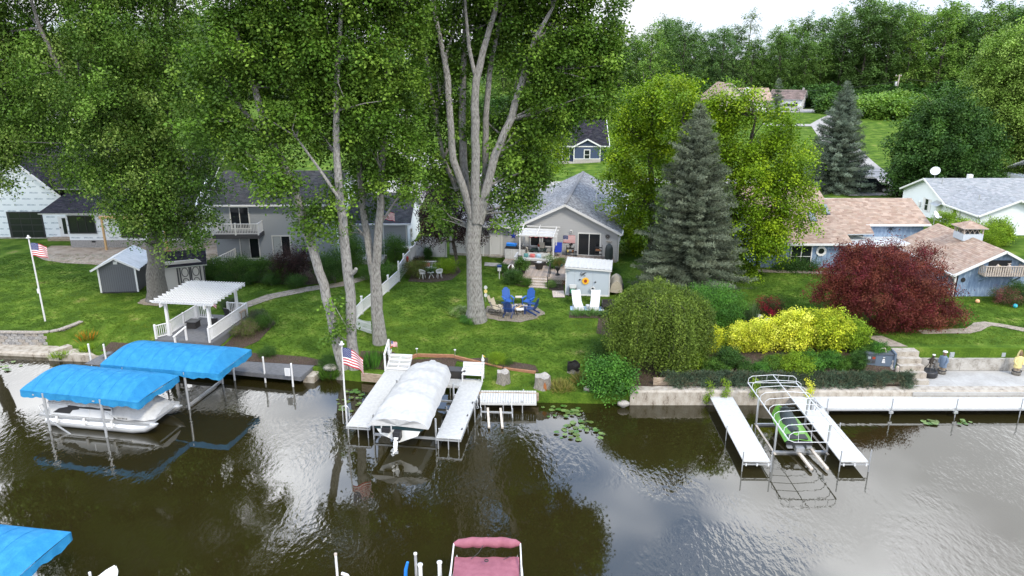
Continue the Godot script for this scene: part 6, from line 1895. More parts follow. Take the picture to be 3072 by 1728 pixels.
func lilies() -> void:
	var kinds := []
	for k in 3:
		var s := Shape.new()
		var c := s.vert(v3(0, 0.01, 0), Vector3.UP)
		var n := 13
		for q in n + 1:
			var a := 0.22 + (TAU - 0.44) * q / n
			var r := 1.0 + 0.06 * sin(q * 2.0 + k)
			s.vert(v3(cos(a) * r, 0.02 + 0.06 * sin(a * 2.0 + k * 1.7), sin(a) * r * 0.86), Vector3.UP)
		for q in n: s.i.append_array([c, c + q + 1, c + q + 2])
		kinds.append(s.done())
	var mats := [M.pad_green, M.pad_pale, M.pad_olive]
	for g in [["lily pad floating off the curved block wall", -33.5, -43.0, 2.6, 1.3, 34, "lily pads off the block wall"], ["lily pad floating at the foot of the twin cottonwood", -9.1, -38.2, 0.9, 1.5, 22, "lily pads by the twin cottonwood"],
			["lily pad floating in the cluster out from the timber stumps", 3.5, -34.8, 1.4, 1.1, 34, "lily pads out from the stumps"], ["lily pad floating along the bank beside the ribbed dock", 2.6, -37.0, 1.3, 0.7, 26, "lily pads along the bank"], ["lily pad floating under the edge of the long white dock", 23.2, -35.7, 1.4, 0.35, 18, "lily pads by the long white dock"]]:
		for k in g[5]:
			var o := part("lily_pad", kinds[rng.randi() % 3], mats[rng.randi() % 3], self)
			var a := rng.randf() * TAU
			var d := sqrt(rng.randf())
			var sc := rng.randf_range(0.1, 0.2)
			o.position = v3(g[1] + cos(a) * d * g[3], -1.195 + rng.randf_range(0.0, 0.09), g[2] + sin(a) * d * g[4])
			o.scale = v3(sc, sc, sc)
			o.rotation.y = rng.randf() * TAU
			o.set_meta("label", g[0]); o.set_meta("category", "lily pad"); o.set_meta("group", g[6])

const TREE := {
	"A": {"stems": [[[-26.6, -0.24, -52.8, 0.95], [-26.47, 0.61, -52.8, 0.72], [-26.33, 2, -52.8, 0.62], [-26.05, 4.12, -52.8, 0.56], [-25.91, 5.9, -52.8, 0.5]], [[-25.91, 5.9, -52.8, 0.42], [-26.3, 7.7, -52.5, 0.36], [-26.74, 9.45, -52.2, 0.3], [-27.74, 11.44, -51.8, 0.26], [-28.74, 13.87, -51.4, 0.22], [-29.95, 16.45, -51.3, 0.17], [-30.74, 19.18, -51.3, 0.12], [-31.16, 22.3, -51.3, 0.06]], [[-25.87, 5.75, -52.8, 0.42], [-24.95, 8.22, -52.8, 0.36], [-24.58, 10.41, -53.3, 0.3], [-24.18, 13.16, -53.6, 0.25], [-24.1, 16.38, -53.8, 0.2], [-23.45, 20.02, -53.8, 0.14], [-22.63, 23.98, -53.8, 0.06]], [[-25.48, 6.49, -52.8, 0.3], [-23.91, 8.03, -52.3, 0.22], [-22.02, 8.65, -52, 0.14], [-20.29, 8.4, -51.8, 0.06]]],
		"blobs": [[-26.15, 8.86, -50.8, 2.87, 2.32, 2.58], [-22.58, 8.49, -51.3, 2.35, 2.35, 2.11], [-24.52, 7.23, -50.6, 1.92, 1.32, 1.73], [-26.97, 11.98, -51.8, 3.55, 2.59, 3.19], [-23.24, 12.41, -52.8, 3.33, 2.64, 3], [-28.84, 16.16, -52.3, 4.03, 2.55, 3.63], [-33.57, 16.65, -53.8, 3.03, 2.89, 2.73], [-32.62, 12.69, -52.8, 2.77, 1.66, 2.49], [-25.56, 18.97, -52.8, 4, 2.53, 3.6], [-22.27, 16.65, -53.8, 3.03, 2.48, 2.73], [-34.56, 11.31, -52.8, 1.54, 0.98, 1.38], [-30.2, 9.93, -51.8, 1.52, 1.16, 1.37], [-28.64, 22.72, -53.3, 4.74, 2.63, 4.26], [-23.53, 23.26, -53.8, 4.24, 2.91, 3.81], [-34.96, 21.09, -54.8, 3.56, 3.01, 3.2], [-26.89, 14.33, -50.3, 2.88, 1.83, 2.59], [-25.03, 5.62, -50.3, 1.24, 1.24, 1.12], [-22.42, 6.06, -50.8, 1.39, 1.17, 1.25], [-25.4, 26.52, -53.3, 4.37, 2.57, 3.93], [-31.89, 25.19, -53.8, 3.93, 2.62, 3.53]]},
	"L": {"stems": [[[-41.57, -0.41, -53.5, 0.7], [-40.8, 3.33, -53.5, 0.5], [-40.07, 6.34, -53.5, 0.45], [-39.21, 9.53, -53.5, 0.38], [-37.87, 13.71, -53.5, 0.28], [-36.12, 17.96, -53.5, 0.2], [-34.61, 22.49, -53.5, 0.08]], [[-39.93, 6.93, -53.5, 0.3], [-40.87, 10.39, -53.5, 0.22], [-41.02, 14.53, -53.5, 0.12]], [[-39.21, 9.53, -53.5, 0.22], [-36.76, 12.34, -53.5, 0.14], [-34.97, 14.26, -53.5, 0.06]]],
		"blobs": [[-37.41, 14.53, -53.5, 3.05, 3.05, 2.75], [-40.22, 13.17, -53.5, 2.8, 2.8, 2.52], [-36.13, 17.17, -54.5, 2.5, 2.5, 2.25], [-37.85, 18.73, -53.5, 3.52, 2.98, 3.17], [-35.41, 13.21, -53, 1.52, 1.39, 1.37], [-35.57, 22.98, -53.5, 3.96, 2.9, 3.56], [-40.38, 17.18, -53.5, 3.01, 3.28, 2.7], [-38.56, 9.97, -52.5, 3.08, 1.68, 2.77], [-36.39, 26.32, -53.5, 3.62, 2.84, 3.26], [-36.58, 11.35, -52.5, 1.25, 0.97, 1.12]]},
	"B": {"stems": [[[-10.31, -1.04, -41.6, 0.52], [-10.27, -0.46, -41.6, 0.36], [-10.49, 0.58, -41.6, 0.3], [-10.78, 3.12, -41.6, 0.28], [-11.35, 6.29, -41.6, 0.26], [-11.86, 8.4, -41.6, 0.27], [-12.36, 10.46, -41.6, 0.25], [-12.96, 12.34, -41.6, 0.22], [-13.57, 13.96, -41.6, 0.2], [-13.92, 15.86, -41.6, 0.17], [-14.26, 17.09, -41.6, 0.14], [-14.63, 19.1, -41.6, 0.1], [-14.77, 21.43, -41.6, 0.05]], [[-12.96, 12.34, -41.6, 0.17], [-14.08, 13.49, -42, 0.15], [-15.16, 14.97, -42.4, 0.12], [-16.16, 17.29, -42.6, 0.08], [-16.91, 19.13, -42.6, 0.04]], [[-9.48, -1.25, -41.6, 0.55], [-9.49, -0.59, -41.6, 0.38], [-9.62, 1.1, -41.6, 0.32], [-9.49, 4.11, -41.6, 0.29], [-9.62, 7, -41.6, 0.28], [-9.74, 10.23, -41.6, 0.24], [-9.71, 12.23, -41.6, 0.2], [-9.6, 14.6, -41.6, 0.17], [-9.31, 17.3, -41.6, 0.13], [-8.89, 20.27, -41.6, 0.09], [-8.69, 23.12, -41.6, 0.05]], [[-9.7, 9.84, -41.3, 0.1], [-10.69, 11.65, -41.1, 0.07], [-11.69, 13.29, -40.9, 0.05], [-13.37, 14.45, -40.8, 0.03], [-13.76, 14.87, -40.8, 0.02]], [[-9.3, 5.39, -41.4, 0.12], [-9.07, 5.62, -41.25, 0.12], [-8.97, 5.79, -41.18, 0.1]]],
		"blobs": [[-15.64, 16.46, -42.1, 2.06, 1.84, 1.85], [-13.37, 18.1, -41.6, 2.53, 2.01, 2.28], [-11.89, 16.45, -42.6, 2.19, 1.97, 1.97], [-14.24, 13.57, -41.2, 1.73, 1.13, 1.56], [-13.06, 11.15, -40.8, 1.35, 0.92, 1.22], [-11.22, 19.13, -42.6, 2.79, 2.04, 2.51], [-9.22, 17.7, -42.8, 2.18, 2.18, 1.96], [-8.59, 14.71, -43.1, 1.91, 1.79, 1.72], [-10.58, 13.61, -43.1, 1.7, 1.47, 1.53], [-16.21, 14.01, -41.1, 1.29, 0.82, 1.16], [-11.1, 8.47, -41.3, 0.86, 1.01, 0.77], [-10.5, 9.7, -42, 0.91, 0.91, 0.82], [-12.23, 22.18, -41.6, 3.27, 2.05, 2.95], [-8.99, 21.9, -42.6, 2.94, 2.21, 2.65], [-10.27, 25.22, -42.1, 3.44, 2.63, 3.09], [-14.29, 19.91, -42.1, 1.9, 1.48, 1.71], [-11.88, 14.22, -41.1, 1.18, 0.97, 1.06], [-10.25, 2.69, -41, 0.47, 1.12, 0.35], [-15.02, 12.08, -41.1, 0.76, 0.87, 0.69]]},
	"C": {"stems": [[[-8.56, -0.78, -44.9, 0.75], [-8.58, -0.28, -44.9, 0.5], [-8.57, 0.88, -44.9, 0.4], [-8.58, 3.03, -44.9, 0.37], [-8.61, 5.13, -44.9, 0.34]], [[-8.61, 4.35, -44.9, 0.3], [-8.29, 6.71, -44.7, 0.27], [-8, 8.72, -44.6, 0.24], [-7.79, 10.89, -44.6, 0.2], [-7.57, 12.99, -44.7, 0.17], [-7.37, 15.71, -44.9, 0.13], [-6.87, 18.78, -44.9, 0.1], [-6.6, 22.13, -44.9, 0.05]], [[-8.71, 4.35, -44.9, 0.27], [-9.03, 6.56, -45.3, 0.23], [-9.31, 8.5, -45.7, 0.2], [-9.4, 10.45, -45.9, 0.17], [-9.36, 13.1, -45.9, 0.13], [-9.06, 16.57, -46.1, 0.09], [-8.72, 20.12, -46.1, 0.05]], [[-8.03, 7.67, -44.9, 0.08], [-7.3, 8.74, -44.5, 0.06], [-6.38, 9.99, -44.3, 0.03]]],
		"blobs": [[-7.5, 12.23, -44.3, 1.83, 1.88, 1.65], [-6.96, 10.35, -44.3, 1.19, 1.07, 1.07], [-8.3, 15.23, -45.4, 2.23, 2.35, 2.01], [-6.92, 17.92, -44.9, 1.94, 2.28, 1.75], [-6.22, 19.66, -45.4, 1.71, 1.82, 1.54], [-7.48, 22.13, -44.9, 2.55, 2.1, 2.29], [-9.06, 9.14, -46.3, 0.95, 1.45, 0.85], [-9.41, 11.85, -46.4, 1.47, 1.47, 1.33], [-7.02, 24.74, -44.9, 2.5, 2.39, 2.25], [-6.19, 13.81, -45.9, 0.6, 1.08, 0.54], [-10.46, 7.44, -45.9, 0.63, 1, 0.56]]},
	"D": {"stems": [[[-2.51, 0.08, -48.6, 0.88], [-2.53, 0.81, -48.6, 0.62], [-2.56, 2.11, -48.6, 0.52], [-2.58, 4.37, -48.6, 0.5], [-2.53, 6.3, -48.6, 0.52], [-2.46, 7.38, -48.6, 0.52]], [[-2.51, 6.88, -48.4, 0.3], [-3.19, 9.29, -48.3, 0.26], [-3.8, 11.1, -48.3, 0.24], [-3.92, 13.6, -48.4, 0.22], [-4.08, 16.03, -48.6, 0.2], [-4.22, 17.23, -48.6, 0.17], [-4.71, 19.79, -48.6, 0.13], [-4.97, 22.94, -48.6, 0.06]], [[-2.4, 6.91, -48.3, 0.34], [-2.38, 9.33, -48.1, 0.3], [-2.34, 11.63, -48.1, 0.28], [-2.36, 14.35, -48.2, 0.26], [-2.24, 16.04, -48.3, 0.24], [-1.8, 17.7, -48.4, 0.2], [-1.05, 20.02, -48.6, 0.16], [-0.55, 22.94, -48.6, 0.08]], [[-2.19, 6.88, -48.4, 0.34], [-1.63, 9.31, -48.2, 0.29], [-1.1, 11.37, -48.2, 0.27], [-0.08, 13.61, -48.3, 0.24], [0.55, 15.79, -48.6, 0.2], [1.4, 18.4, -48.6, 0.16], [2.48, 20.25, -48.6, 0.1], [3.16, 22.72, -48.6, 0.05]], [[-2.93, 7.79, -49.2, 0.3], [-3.23, 10.93, -49.5, 0.26], [-3.24, 13.5, -49.6, 0.24], [-3.15, 15.99, -49.7, 0.2], [-2.97, 18.9, -49.8, 0.14], [-3.02, 22.62, -49.8, 0.06]], [[-1.95, 7.27, -49.1, 0.26], [-1.74, 10.42, -49.4, 0.22], [-1.71, 13.51, -49.5, 0.2], [-1.43, 16.49, -49.6, 0.17], [-0.82, 19.37, -49.6, 0.12], [0.05, 22.6, -49.6, 0.05]], [[-3.65, 8.87, -49.2, 0.17], [-4.54, 10.95, -49.4, 0.15], [-4.92, 13.51, -49.5, 0.14], [-5.31, 16, -49.6, 0.11], [-5.57, 19.37, -49.6, 0.07]], [[-1.67, 8.87, -49.2, 0.15], [-0.68, 12.5, -49.4, 0.12], [1.07, 16.49, -49.6, 0.1], [2.3, 19.37, -49.6, 0.05]], [[-2.24, 16.04, -48.3, 0.14], [-2.65, 17.93, -48.3, 0.12], [-2.82, 20.01, -48.4, 0.08], [-2.87, 22.72, -48.6, 0.04]]],
		"blobs": [[-4.52, 12.5, -50.6, 2, 2.53, 1.8], [-4.99, 9.86, -49.6, 0.9, 1.06, 0.81], [-4.77, 15.84, -50.6, 1.95, 2.22, 1.76], [-3.57, 18.81, -51.1, 2.58, 2.07, 2.33], [-0.67, 19.17, -51.1, 2.19, 1.93, 1.97], [1.88, 18.43, -50.1, 2.79, 2.41, 2.51], [4.21, 16.84, -50.1, 2.44, 2.56, 2.19], [5.35, 19.5, -50.1, 1.89, 1.89, 1.7], [2.64, 14.44, -49.8, 2.2, 1.81, 1.98], [4.41, 15.38, -49.6, 1.79, 1.49, 1.61], [0.79, 11.91, -49.6, 1.78, 1.94, 1.6], [0.32, 9.1, -49.4, 1.65, 1.38, 1.48], [-0.35, 7.79, -49.2, 0.96, 1.01, 0.86], [-0.2, 22.65, -50.1, 4.45, 2.35, 4], [-2.36, 25.26, -49.6, 4.57, 2.88, 4.11], [2.78, 22.19, -50.1, 3.1, 2.48, 2.79], [-5.3, 19.4, -50.6, 1.78, 1.78, 1.61], [5.69, 16.97, -50.1, 1.28, 1.54, 1.15], [-1.03, 12.53, -51.6, 1.22, 1.63, 1.1], [-3.52, 10.1, -51.6, 1.1, 1.51, 0.99], [1.51, 10.13, -49.6, 0.85, 0.95, 0.76], [0.77, 25.91, -49.6, 3.59, 2.39, 3.23], [-4.66, 7.17, -49.6, 0.94, 0.67, 0.85]]},
	"Y1": {"stems": [[[17.56, 0.26, -57.5, 0.35], [17.32, 2.91, -57.5, 0.28], [17.45, 6.75, -57.5, 0.22], [18.08, 9.84, -57.5, 0.15], [18.4, 12.83, -57.5, 0.07]], [[17.26, 3.56, -57.5, 0.2], [15.15, 8.31, -57.5, 0.15], [13.65, 11.94, -57.5, 0.06]], [[17.46, 4.85, -57.5, 0.14], [19.77, 8.31, -57.5, 0.1], [21.51, 9.23, -57.5, 0.04]]],
		"blobs": [[18.49, 11.94, -57.5, 2.57, 2.27, 2.31], [20.38, 9.61, -57, 2.27, 1.97, 2.05], [21.26, 6.94, -56.5, 1.68, 2.14, 1.51], [18.21, 7.9, -56.3, 2.87, 2.12, 2.59], [18.2, 4.22, -56.1, 2.31, 1.84, 2.08], [20.66, 4.81, -56.3, 1.85, 1.38, 1.66], [16.07, 13.71, -57.5, 1.5, 1.2, 1.35], [15.12, 11.84, -58.5, 2.46, 2.15, 2.21], [13.72, 14.23, -58.5, 1.67, 1.37, 1.5], [17.63, 14.58, -57.5, 0.83, 0.83, 0.75], [18.1, 1.99, -56.1, 1.24, 1.4, 1.12], [19.78, 3.46, -56, 1.23, 0.77, 1.11], [15.83, 9.16, -58, 2.16, 2.16, 1.95]]},
	"Y2": {"stems": [[[12.79, 0.73, -66, 0.35], [12.5, 5.85, -66, 0.28], [12.13, 9.37, -66, 0.2], [12.11, 12.78, -66, 0.08]]],
		"blobs": [[12.08, 13.28, -66, 3.09, 2.06, 2.78], [10.89, 11.09, -66, 1.8, 1.8, 1.62], [13.92, 11.43, -66, 2.6, 2.42, 2.34], [11.66, 8.33, -66, 3.34, 2.46, 3], [10.66, 5.59, -65.5, 2.12, 2.3, 1.91], [10.99, 1.84, -66, 1.01, 1.99, 0.91], [13.4, 14.12, -66, 2.05, 1.37, 1.85], [11.57, 3.32, -66, 1.8, 2.52, 1.62]]},
	"Y3": {"stems": [[[4.06, 1.18, -92, 0.3], [4.09, 6.09, -92, 0.22], [4.66, 10.38, -92, 0.08]]],
		"blobs": [[5.13, 11.08, -92, 2.16, 2.16, 1.94], [3.48, 8.49, -92, 2.9, 2.66, 2.61], [2.05, 5.12, -92, 2.44, 2.44, 2.2], [4.49, 5.61, -92, 2.2, 2.2, 1.98], [0.58, 7.53, -92, 2.42, 2.91, 2.18]]},
	"R": {"stems": [[[23.77, -0.62, -45.2, 0.2], [23.65, 0.49, -45.2, 0.17], [23.71, 1.86, -45.2, 0.13], [24.65, 3.2, -45.2, 0.07]], [[23.64, 0.77, -45.2, 0.12], [21.93, 2.66, -45.2, 0.07], [20.81, 3.47, -45.2, 0.03]], [[23.66, 1.31, -45.2, 0.12], [25.79, 2.4, -45.2, 0.06], [27.23, 2.93, -45.2, 0.03]]],
		"blobs": [[21.65, 4.26, -45.2, 1.88, 1.01, 1.7], [23.69, 4.64, -45.7, 1.67, 0.91, 1.5], [25.01, 3.73, -45.2, 1.78, 1.01, 1.6], [26.59, 2.66, -45.2, 1.68, 0.86, 1.51], [20.96, 3.16, -44.9, 1.66, 0.81, 1.5], [22.8, 3, -44.2, 2.19, 0.99, 1.97], [25.15, 1.87, -44.4, 1.66, 0.9, 1.5], [27.72, 1.59, -45.2, 1.13, 0.58, 1.01], [27.17, 3.69, -46.2, 0.91, 0.72, 0.82], [25.03, 5.02, -47.2, 0.8, 0.58, 0.72], [28.04, 4.48, -48.7, 0.95, 0.54, 0.85], [23.07, 1.01, -44.2, 0.99, 0.5, 0.9], [26.36, 0.72, -44.6, 1.01, 0.45, 0.91], [22.3, 5.35, -46, 1.35, 0.61, 1.21]]},
	"P": {"stems": [[[-4.76, 0.43, -62.3, 0.16], [-5.07, 2.03, -62.3, 0.14], [-4.69, 3.78, -62.3, 0.1], [-3.98, 5.5, -62.3, 0.04]], [[-4.99, 2.38, -62.3, 0.09], [-6.04, 4.12, -62.3, 0.06], [-6.66, 5.84, -62.3, 0.03]]],
		"blobs": [[-6.03, 4.47, -62.3, 1.62, 1.42, 1.46], [-4.16, 4.81, -62.3, 1.86, 1.52, 1.67], [-2.48, 3.78, -62.3, 1.19, 1.02, 1.07], [-6.7, 6.09, -62.8, 1.35, 0.95, 1.22], [-4.66, 6.43, -62.8, 1.52, 0.84, 1.37], [-3.69, 2.73, -62.3, 1.19, 1.02, 1.08], [-6.9, 2.8, -62, 1.09, 0.75, 0.98], [-7.05, 4.12, -62.3, 0.95, 0.85, 0.85]]},
	"round": {"stems": [[[53.49, -0.12, -91, 0.3], [52.89, 3.32, -91, 0.25], [52.11, 8.59, -91, 0.12]]],
		"blobs": [[51.86, 9.99, -91, 3.33, 3.09, 3], [50.13, 6.7, -91, 3.61, 3.13, 3.25], [54.94, 6.7, -91, 3.61, 3.37, 3.25], [51.31, 6, -89, 4.72, 3.54, 4.25], [49.24, 3.32, -91, 3.16, 2.43, 2.85], [56.14, 2.84, -91, 4.14, 2.44, 3.73], [51.57, 3.16, -89, 4.29, 2.14, 3.86], [50.77, 8.59, -91, 2.87, 2.87, 2.58], [53.64, 8.59, -91, 2.87, 2.87, 2.58]]},
	"edge": {"stems": [[[67.41, -1.49, -98, 0.5], [66.01, 5.34, -98, 0.4], [64.16, 14.33, -98, 0.15]]],
		"blobs": [[63.66, 16.75, -98, 4.5, 3.5, 4.05], [61.83, 13.36, -98, 3.8, 3.54, 3.42], [64.81, 10.47, -97, 4.8, 4.04, 4.32], [62.2, 8.9, -98, 3.08, 3.08, 2.77], [65.18, 4.3, -98, 4.16, 3.64, 3.75], [67.69, 14.33, -98, 5.55, 5.55, 4.99], [66.98, 0.64, -98, 3.69, 2.63, 3.32], [70.16, 5.34, -98, 5.71, 5.71, 5.14]]},
}

# ------------------------------------------------------------------ plants
# a clump of leaves: small rhombic blades facing mostly up and outward
func leaf_clump(kind: String) -> Mesh:
	if clumps.has(kind): return clumps[kind]
	var r2 := RandomNumberGenerator.new()
	r2.seed = kind.hash()
	var s := Shape.new()
	var set_: Array = {"broad": [11, 0.30, 0.115, 0.095], "fine": [16, 0.24, 0.06, 0.045], "maple": [12, 0.26, 0.09, 0.07], "big": [9, 0.9, 0.42, 0.34], "long": [12, 0.24, 0.12, 0.035], "needle": [18, 0.1, 0.2, 0.03], "blade": [7, 0.05, 0.5, 0.03]}[kind]
	for k in set_[0]:
		var o: Vector3 = Vector3(r2.randfn(), r2.randfn() * 0.8, r2.randfn()) * float(set_[1]) * 0.5
		var nn := (Vector3(r2.randfn(), r2.randfn() + 1.4, r2.randfn()) * 0.7 + o.normalized() * 0.5).normalized()
		var a := nn.cross(Vector3(r2.randfn(), r2.randfn(), r2.randfn())).normalized()
		var l: float = set_[2] * r2.randf_range(0.75, 1.3)
		var w: float = set_[3] * r2.randf_range(0.75, 1.2)
		if kind == "needle":
			a = (Vector3(r2.randfn(), r2.randfn() * 0.5 + 0.15, r2.randfn())).normalized()
			nn = a.cross(Vector3(r2.randfn(), r2.randfn(), r2.randfn())).normalized()
			o = a * 0.04
		if kind == "blade":
			a = Vector3(r2.randfn() * 0.3, 1, r2.randfn() * 0.3).normalized()
			nn = a.cross(Vector3(r2.randfn(), 0, r2.randfn())).normalized()
			o = Vector3(r2.randfn() * 0.08, 0, r2.randfn() * 0.08)
		var b := nn.cross(a).normalized()
		s.quad(o, o + a * l * 0.55 - b * w * 0.5, o + a * l, o + a * l * 0.5 + b * w * 0.5)
	clumps[kind] = s.done()
	return clumps[kind]

# leaves in clusters through the outer part of each ellipsoid; blobs hold [x, y, z, rx, ry, rz]
func foliage(parent: Node3D, blobs: Array, kind: String, pal: Array, spacing: float, per: int, clus: float, m: Material, called := "crown", inner := 0.45, sc := 1.0) -> void:
	var spots := []
	var cols := []
	for b in blobs:
		var c := Vector3(b[0], b[1], b[2]) - parent.position
		var r := Vector3(b[3], b[4], b[5])
		var area := 4.0 * PI * pow((pow(r.x * r.y, 1.6) + pow(r.x * r.z, 1.6) + pow(r.y * r.z, 1.6)) / 3.0, 0.625)
		var n := maxi(5, int(area / (spacing * spacing) * 1.25))
		for k in n:
			var d := Vector3(rng.randfn(), rng.randfn() + 0.12, rng.randfn()).normalized()
			var at := c + d * r * (lerpf(inner, 1.0, sqrt(rng.randf())) + (0.35 * rng.randf() if rng.randf() < 0.3 else 0.0))
			var out := (d + Vector3(rng.randfn() * 0.4, -0.35 + rng.randfn() * 0.3, rng.randfn() * 0.4)).normalized()
			var tone: Color = pal[rng.randi() % pal.size()]
			var g := rng.randf_range(0.72, 1.35)
			var q := int(per * rng.randf_range(0.5, 1.5))
			for e in q:
				var p := at + out * clus * rng.randf_range(-0.5, 1.1) + Vector3(rng.randfn(), rng.randfn() * 0.8, rng.randfn()) * clus * 0.3
				var f := g * rng.randf_range(0.9, 1.1)
				var z := rng.randf_range(0.6, 1.25) * sc
				spots.append(Transform3D(Basis.from_euler(Vector3(rng.randf_range(-0.5, 0.5), rng.randf() * TAU, rng.randf_range(-0.5, 0.5))).scaled(Vector3(z, z, z)), p))
				cols.append(Color(tone.r * f, tone.g * f, tone.b * f))
	scatter(called, leaf_clump(kind), m, parent, spots, cols)

func limbs(parent: Node3D, stems: Array, blobs: Array, m: Material, twig := 0.09) -> void:
	var off := parent.position
	var first := true
	for st in stems:
		var s := Shape.new()
		var pts := []
		var rads := []
		# finer steps with a little wander so that the stem is not a straight pipe
		for k in st.size() - 1:
			var a := Vector3(st[k][0], st[k][1], st[k][2]); var b := Vector3(st[k + 1][0], st[k + 1][1], st[k + 1][2])
			var n := maxi(1, int(a.distance_to(b) / 0.8))
			for e in n:
				var t := float(e) / n
				var r := lerpf(st[k][3], st[k + 1][3], t)
				pts.append(a.lerp(b, t) - off + (Vector3(rng.randfn(), 0, rng.randfn()) * r * 0.07 if k + e > 0 else Vector3.ZERO))
				rads.append(r * rng.randf_range(0.96, 1.05))
		var l: Array = st[-1]
		pts.append(Vector3(l[0], l[1], l[2]) - off); rads.append(l[3])
		if first:
			pts[0] -= Vector3(0, 0.3, 0)
		s.tube(pts, rads, 14 if rads[0] > 0.3 else 9)
		part("trunk" if first else "limb", s, m, parent)
		first = false
	var s2 := Shape.new()
	for b in blobs:
		var c := Vector3(b[0], b[1], b[2])
		var best := Vector3.ZERO
		var bd := 1e9
		for st in stems:
			for k in range(1, st.size()):
				var p := Vector3(st[k][0], st[k][1], st[k][2])
				var dd := p.distance_to(c) + (6.0 if p.y > c.y else 0.0)
				if dd < bd:
					bd = dd; best = p
		for e in 3:
			var tip := c + Vector3(rng.randfn() * b[3], rng.randfn() * b[4] + 0.2, rng.randfn() * b[5]) * 0.5
			var mid := best.lerp(tip, 0.5) + Vector3(rng.randfn() * 0.25, rng.randf_range(-0.2, 0.3), rng.randfn() * 0.25)
			s2.tube([best - off, mid - off, tip - off], [twig, twig * 0.6, twig * 0.25], 5, false)
	part("branches", s2, m, parent)

func tree(called: String, label: String, key: String, kind: String, pal: Array, spacing: float, per: int, clus: float, bark: Material, sc := 1.0, twig := 0.09) -> void:
	var d: Dictionary = TREE[key]
	var r: Array = d.stems[0][0]
	var base := Vector3(r[0], soil(r[0], r[2]), r[2])
	var t := thing(called, label, "tree", base)
	limbs(t, d.stems, d.blobs, bark, twig)
	foliage(t, d.blobs, kind, pal, spacing, per, clus, M.leaf, "crown", 0.4, sc)

var G_COTTON := [Color(0.055, 0.114, 0.014), Color(0.075, 0.149, 0.015), Color(0.102, 0.186, 0.021), Color(0.065, 0.131, 0.014), Color(0.136, 0.223, 0.028)]
var G_MAPLE := [Color(0.068, 0.133, 0.020), Color(0.095, 0.174, 0.025), Color(0.130, 0.229, 0.033), Color(0.055, 0.104, 0.016), Color(0.178, 0.264, 0.056)]
var G_YELLOW := [Color(0.159, 0.255, 0.007), Color(0.125, 0.211, 0.007), Color(0.209, 0.299, 0.009), Color(0.092, 0.167, 0.007)]
var G_SPRUCE := [Color(0.092, 0.114, 0.072), Color(0.128, 0.153, 0.099), Color(0.173, 0.202, 0.136), Color(0.059, 0.071, 0.044)]
var G_SPRUCE2 := [Color(0.084, 0.113, 0.080), Color(0.122, 0.158, 0.113), Color(0.167, 0.208, 0.152), Color(0.064, 0.081, 0.054)]
var G_RED := [Color(0.110, 0.024, 0.018), Color(0.162, 0.040, 0.026), Color(0.078, 0.014, 0.013), Color(0.181, 0.056, 0.033), Color(0.123, 0.018, 0.024)]
var G_PURPLE := [Color(0.03, 0.014, 0.017), Color(0.045, 0.02, 0.022), Color(0.06, 0.03, 0.026), Color(0.025, 0.018, 0.016)]
var G_DARK := [Color(0.029, 0.069, 0.014), Color(0.040, 0.092, 0.016), Color(0.057, 0.121, 0.021)]
var G_BOX := [Color(0.055, 0.121, 0.015), Color(0.077, 0.154, 0.020), Color(0.039, 0.088, 0.013)]
var G_GOLD := [Color(0.62, 0.6, 0.05), Color(0.7, 0.69, 0.1), Color(0.54, 0.54, 0.035), Color(0.42, 0.46, 0.03)]
var G_LIME := [Color(0.16, 0.26, 0.015), Color(0.22, 0.32, 0.02), Color(0.12, 0.2, 0.014)]
var G_JUNIPER := [Color(0.05, 0.08, 0.045), Color(0.075, 0.11, 0.065), Color(0.04, 0.06, 0.035), Color(0.09, 0.09, 0.05)]
var G_WEEP := [Color(0.090, 0.138, 0.019), Color(0.126, 0.186, 0.026), Color(0.168, 0.234, 0.036), Color(0.066, 0.102, 0.017)]
var G_FRESH := [Color(0.058, 0.158, 0.021), Color(0.084, 0.210, 0.026), Color(0.042, 0.116, 0.019)]

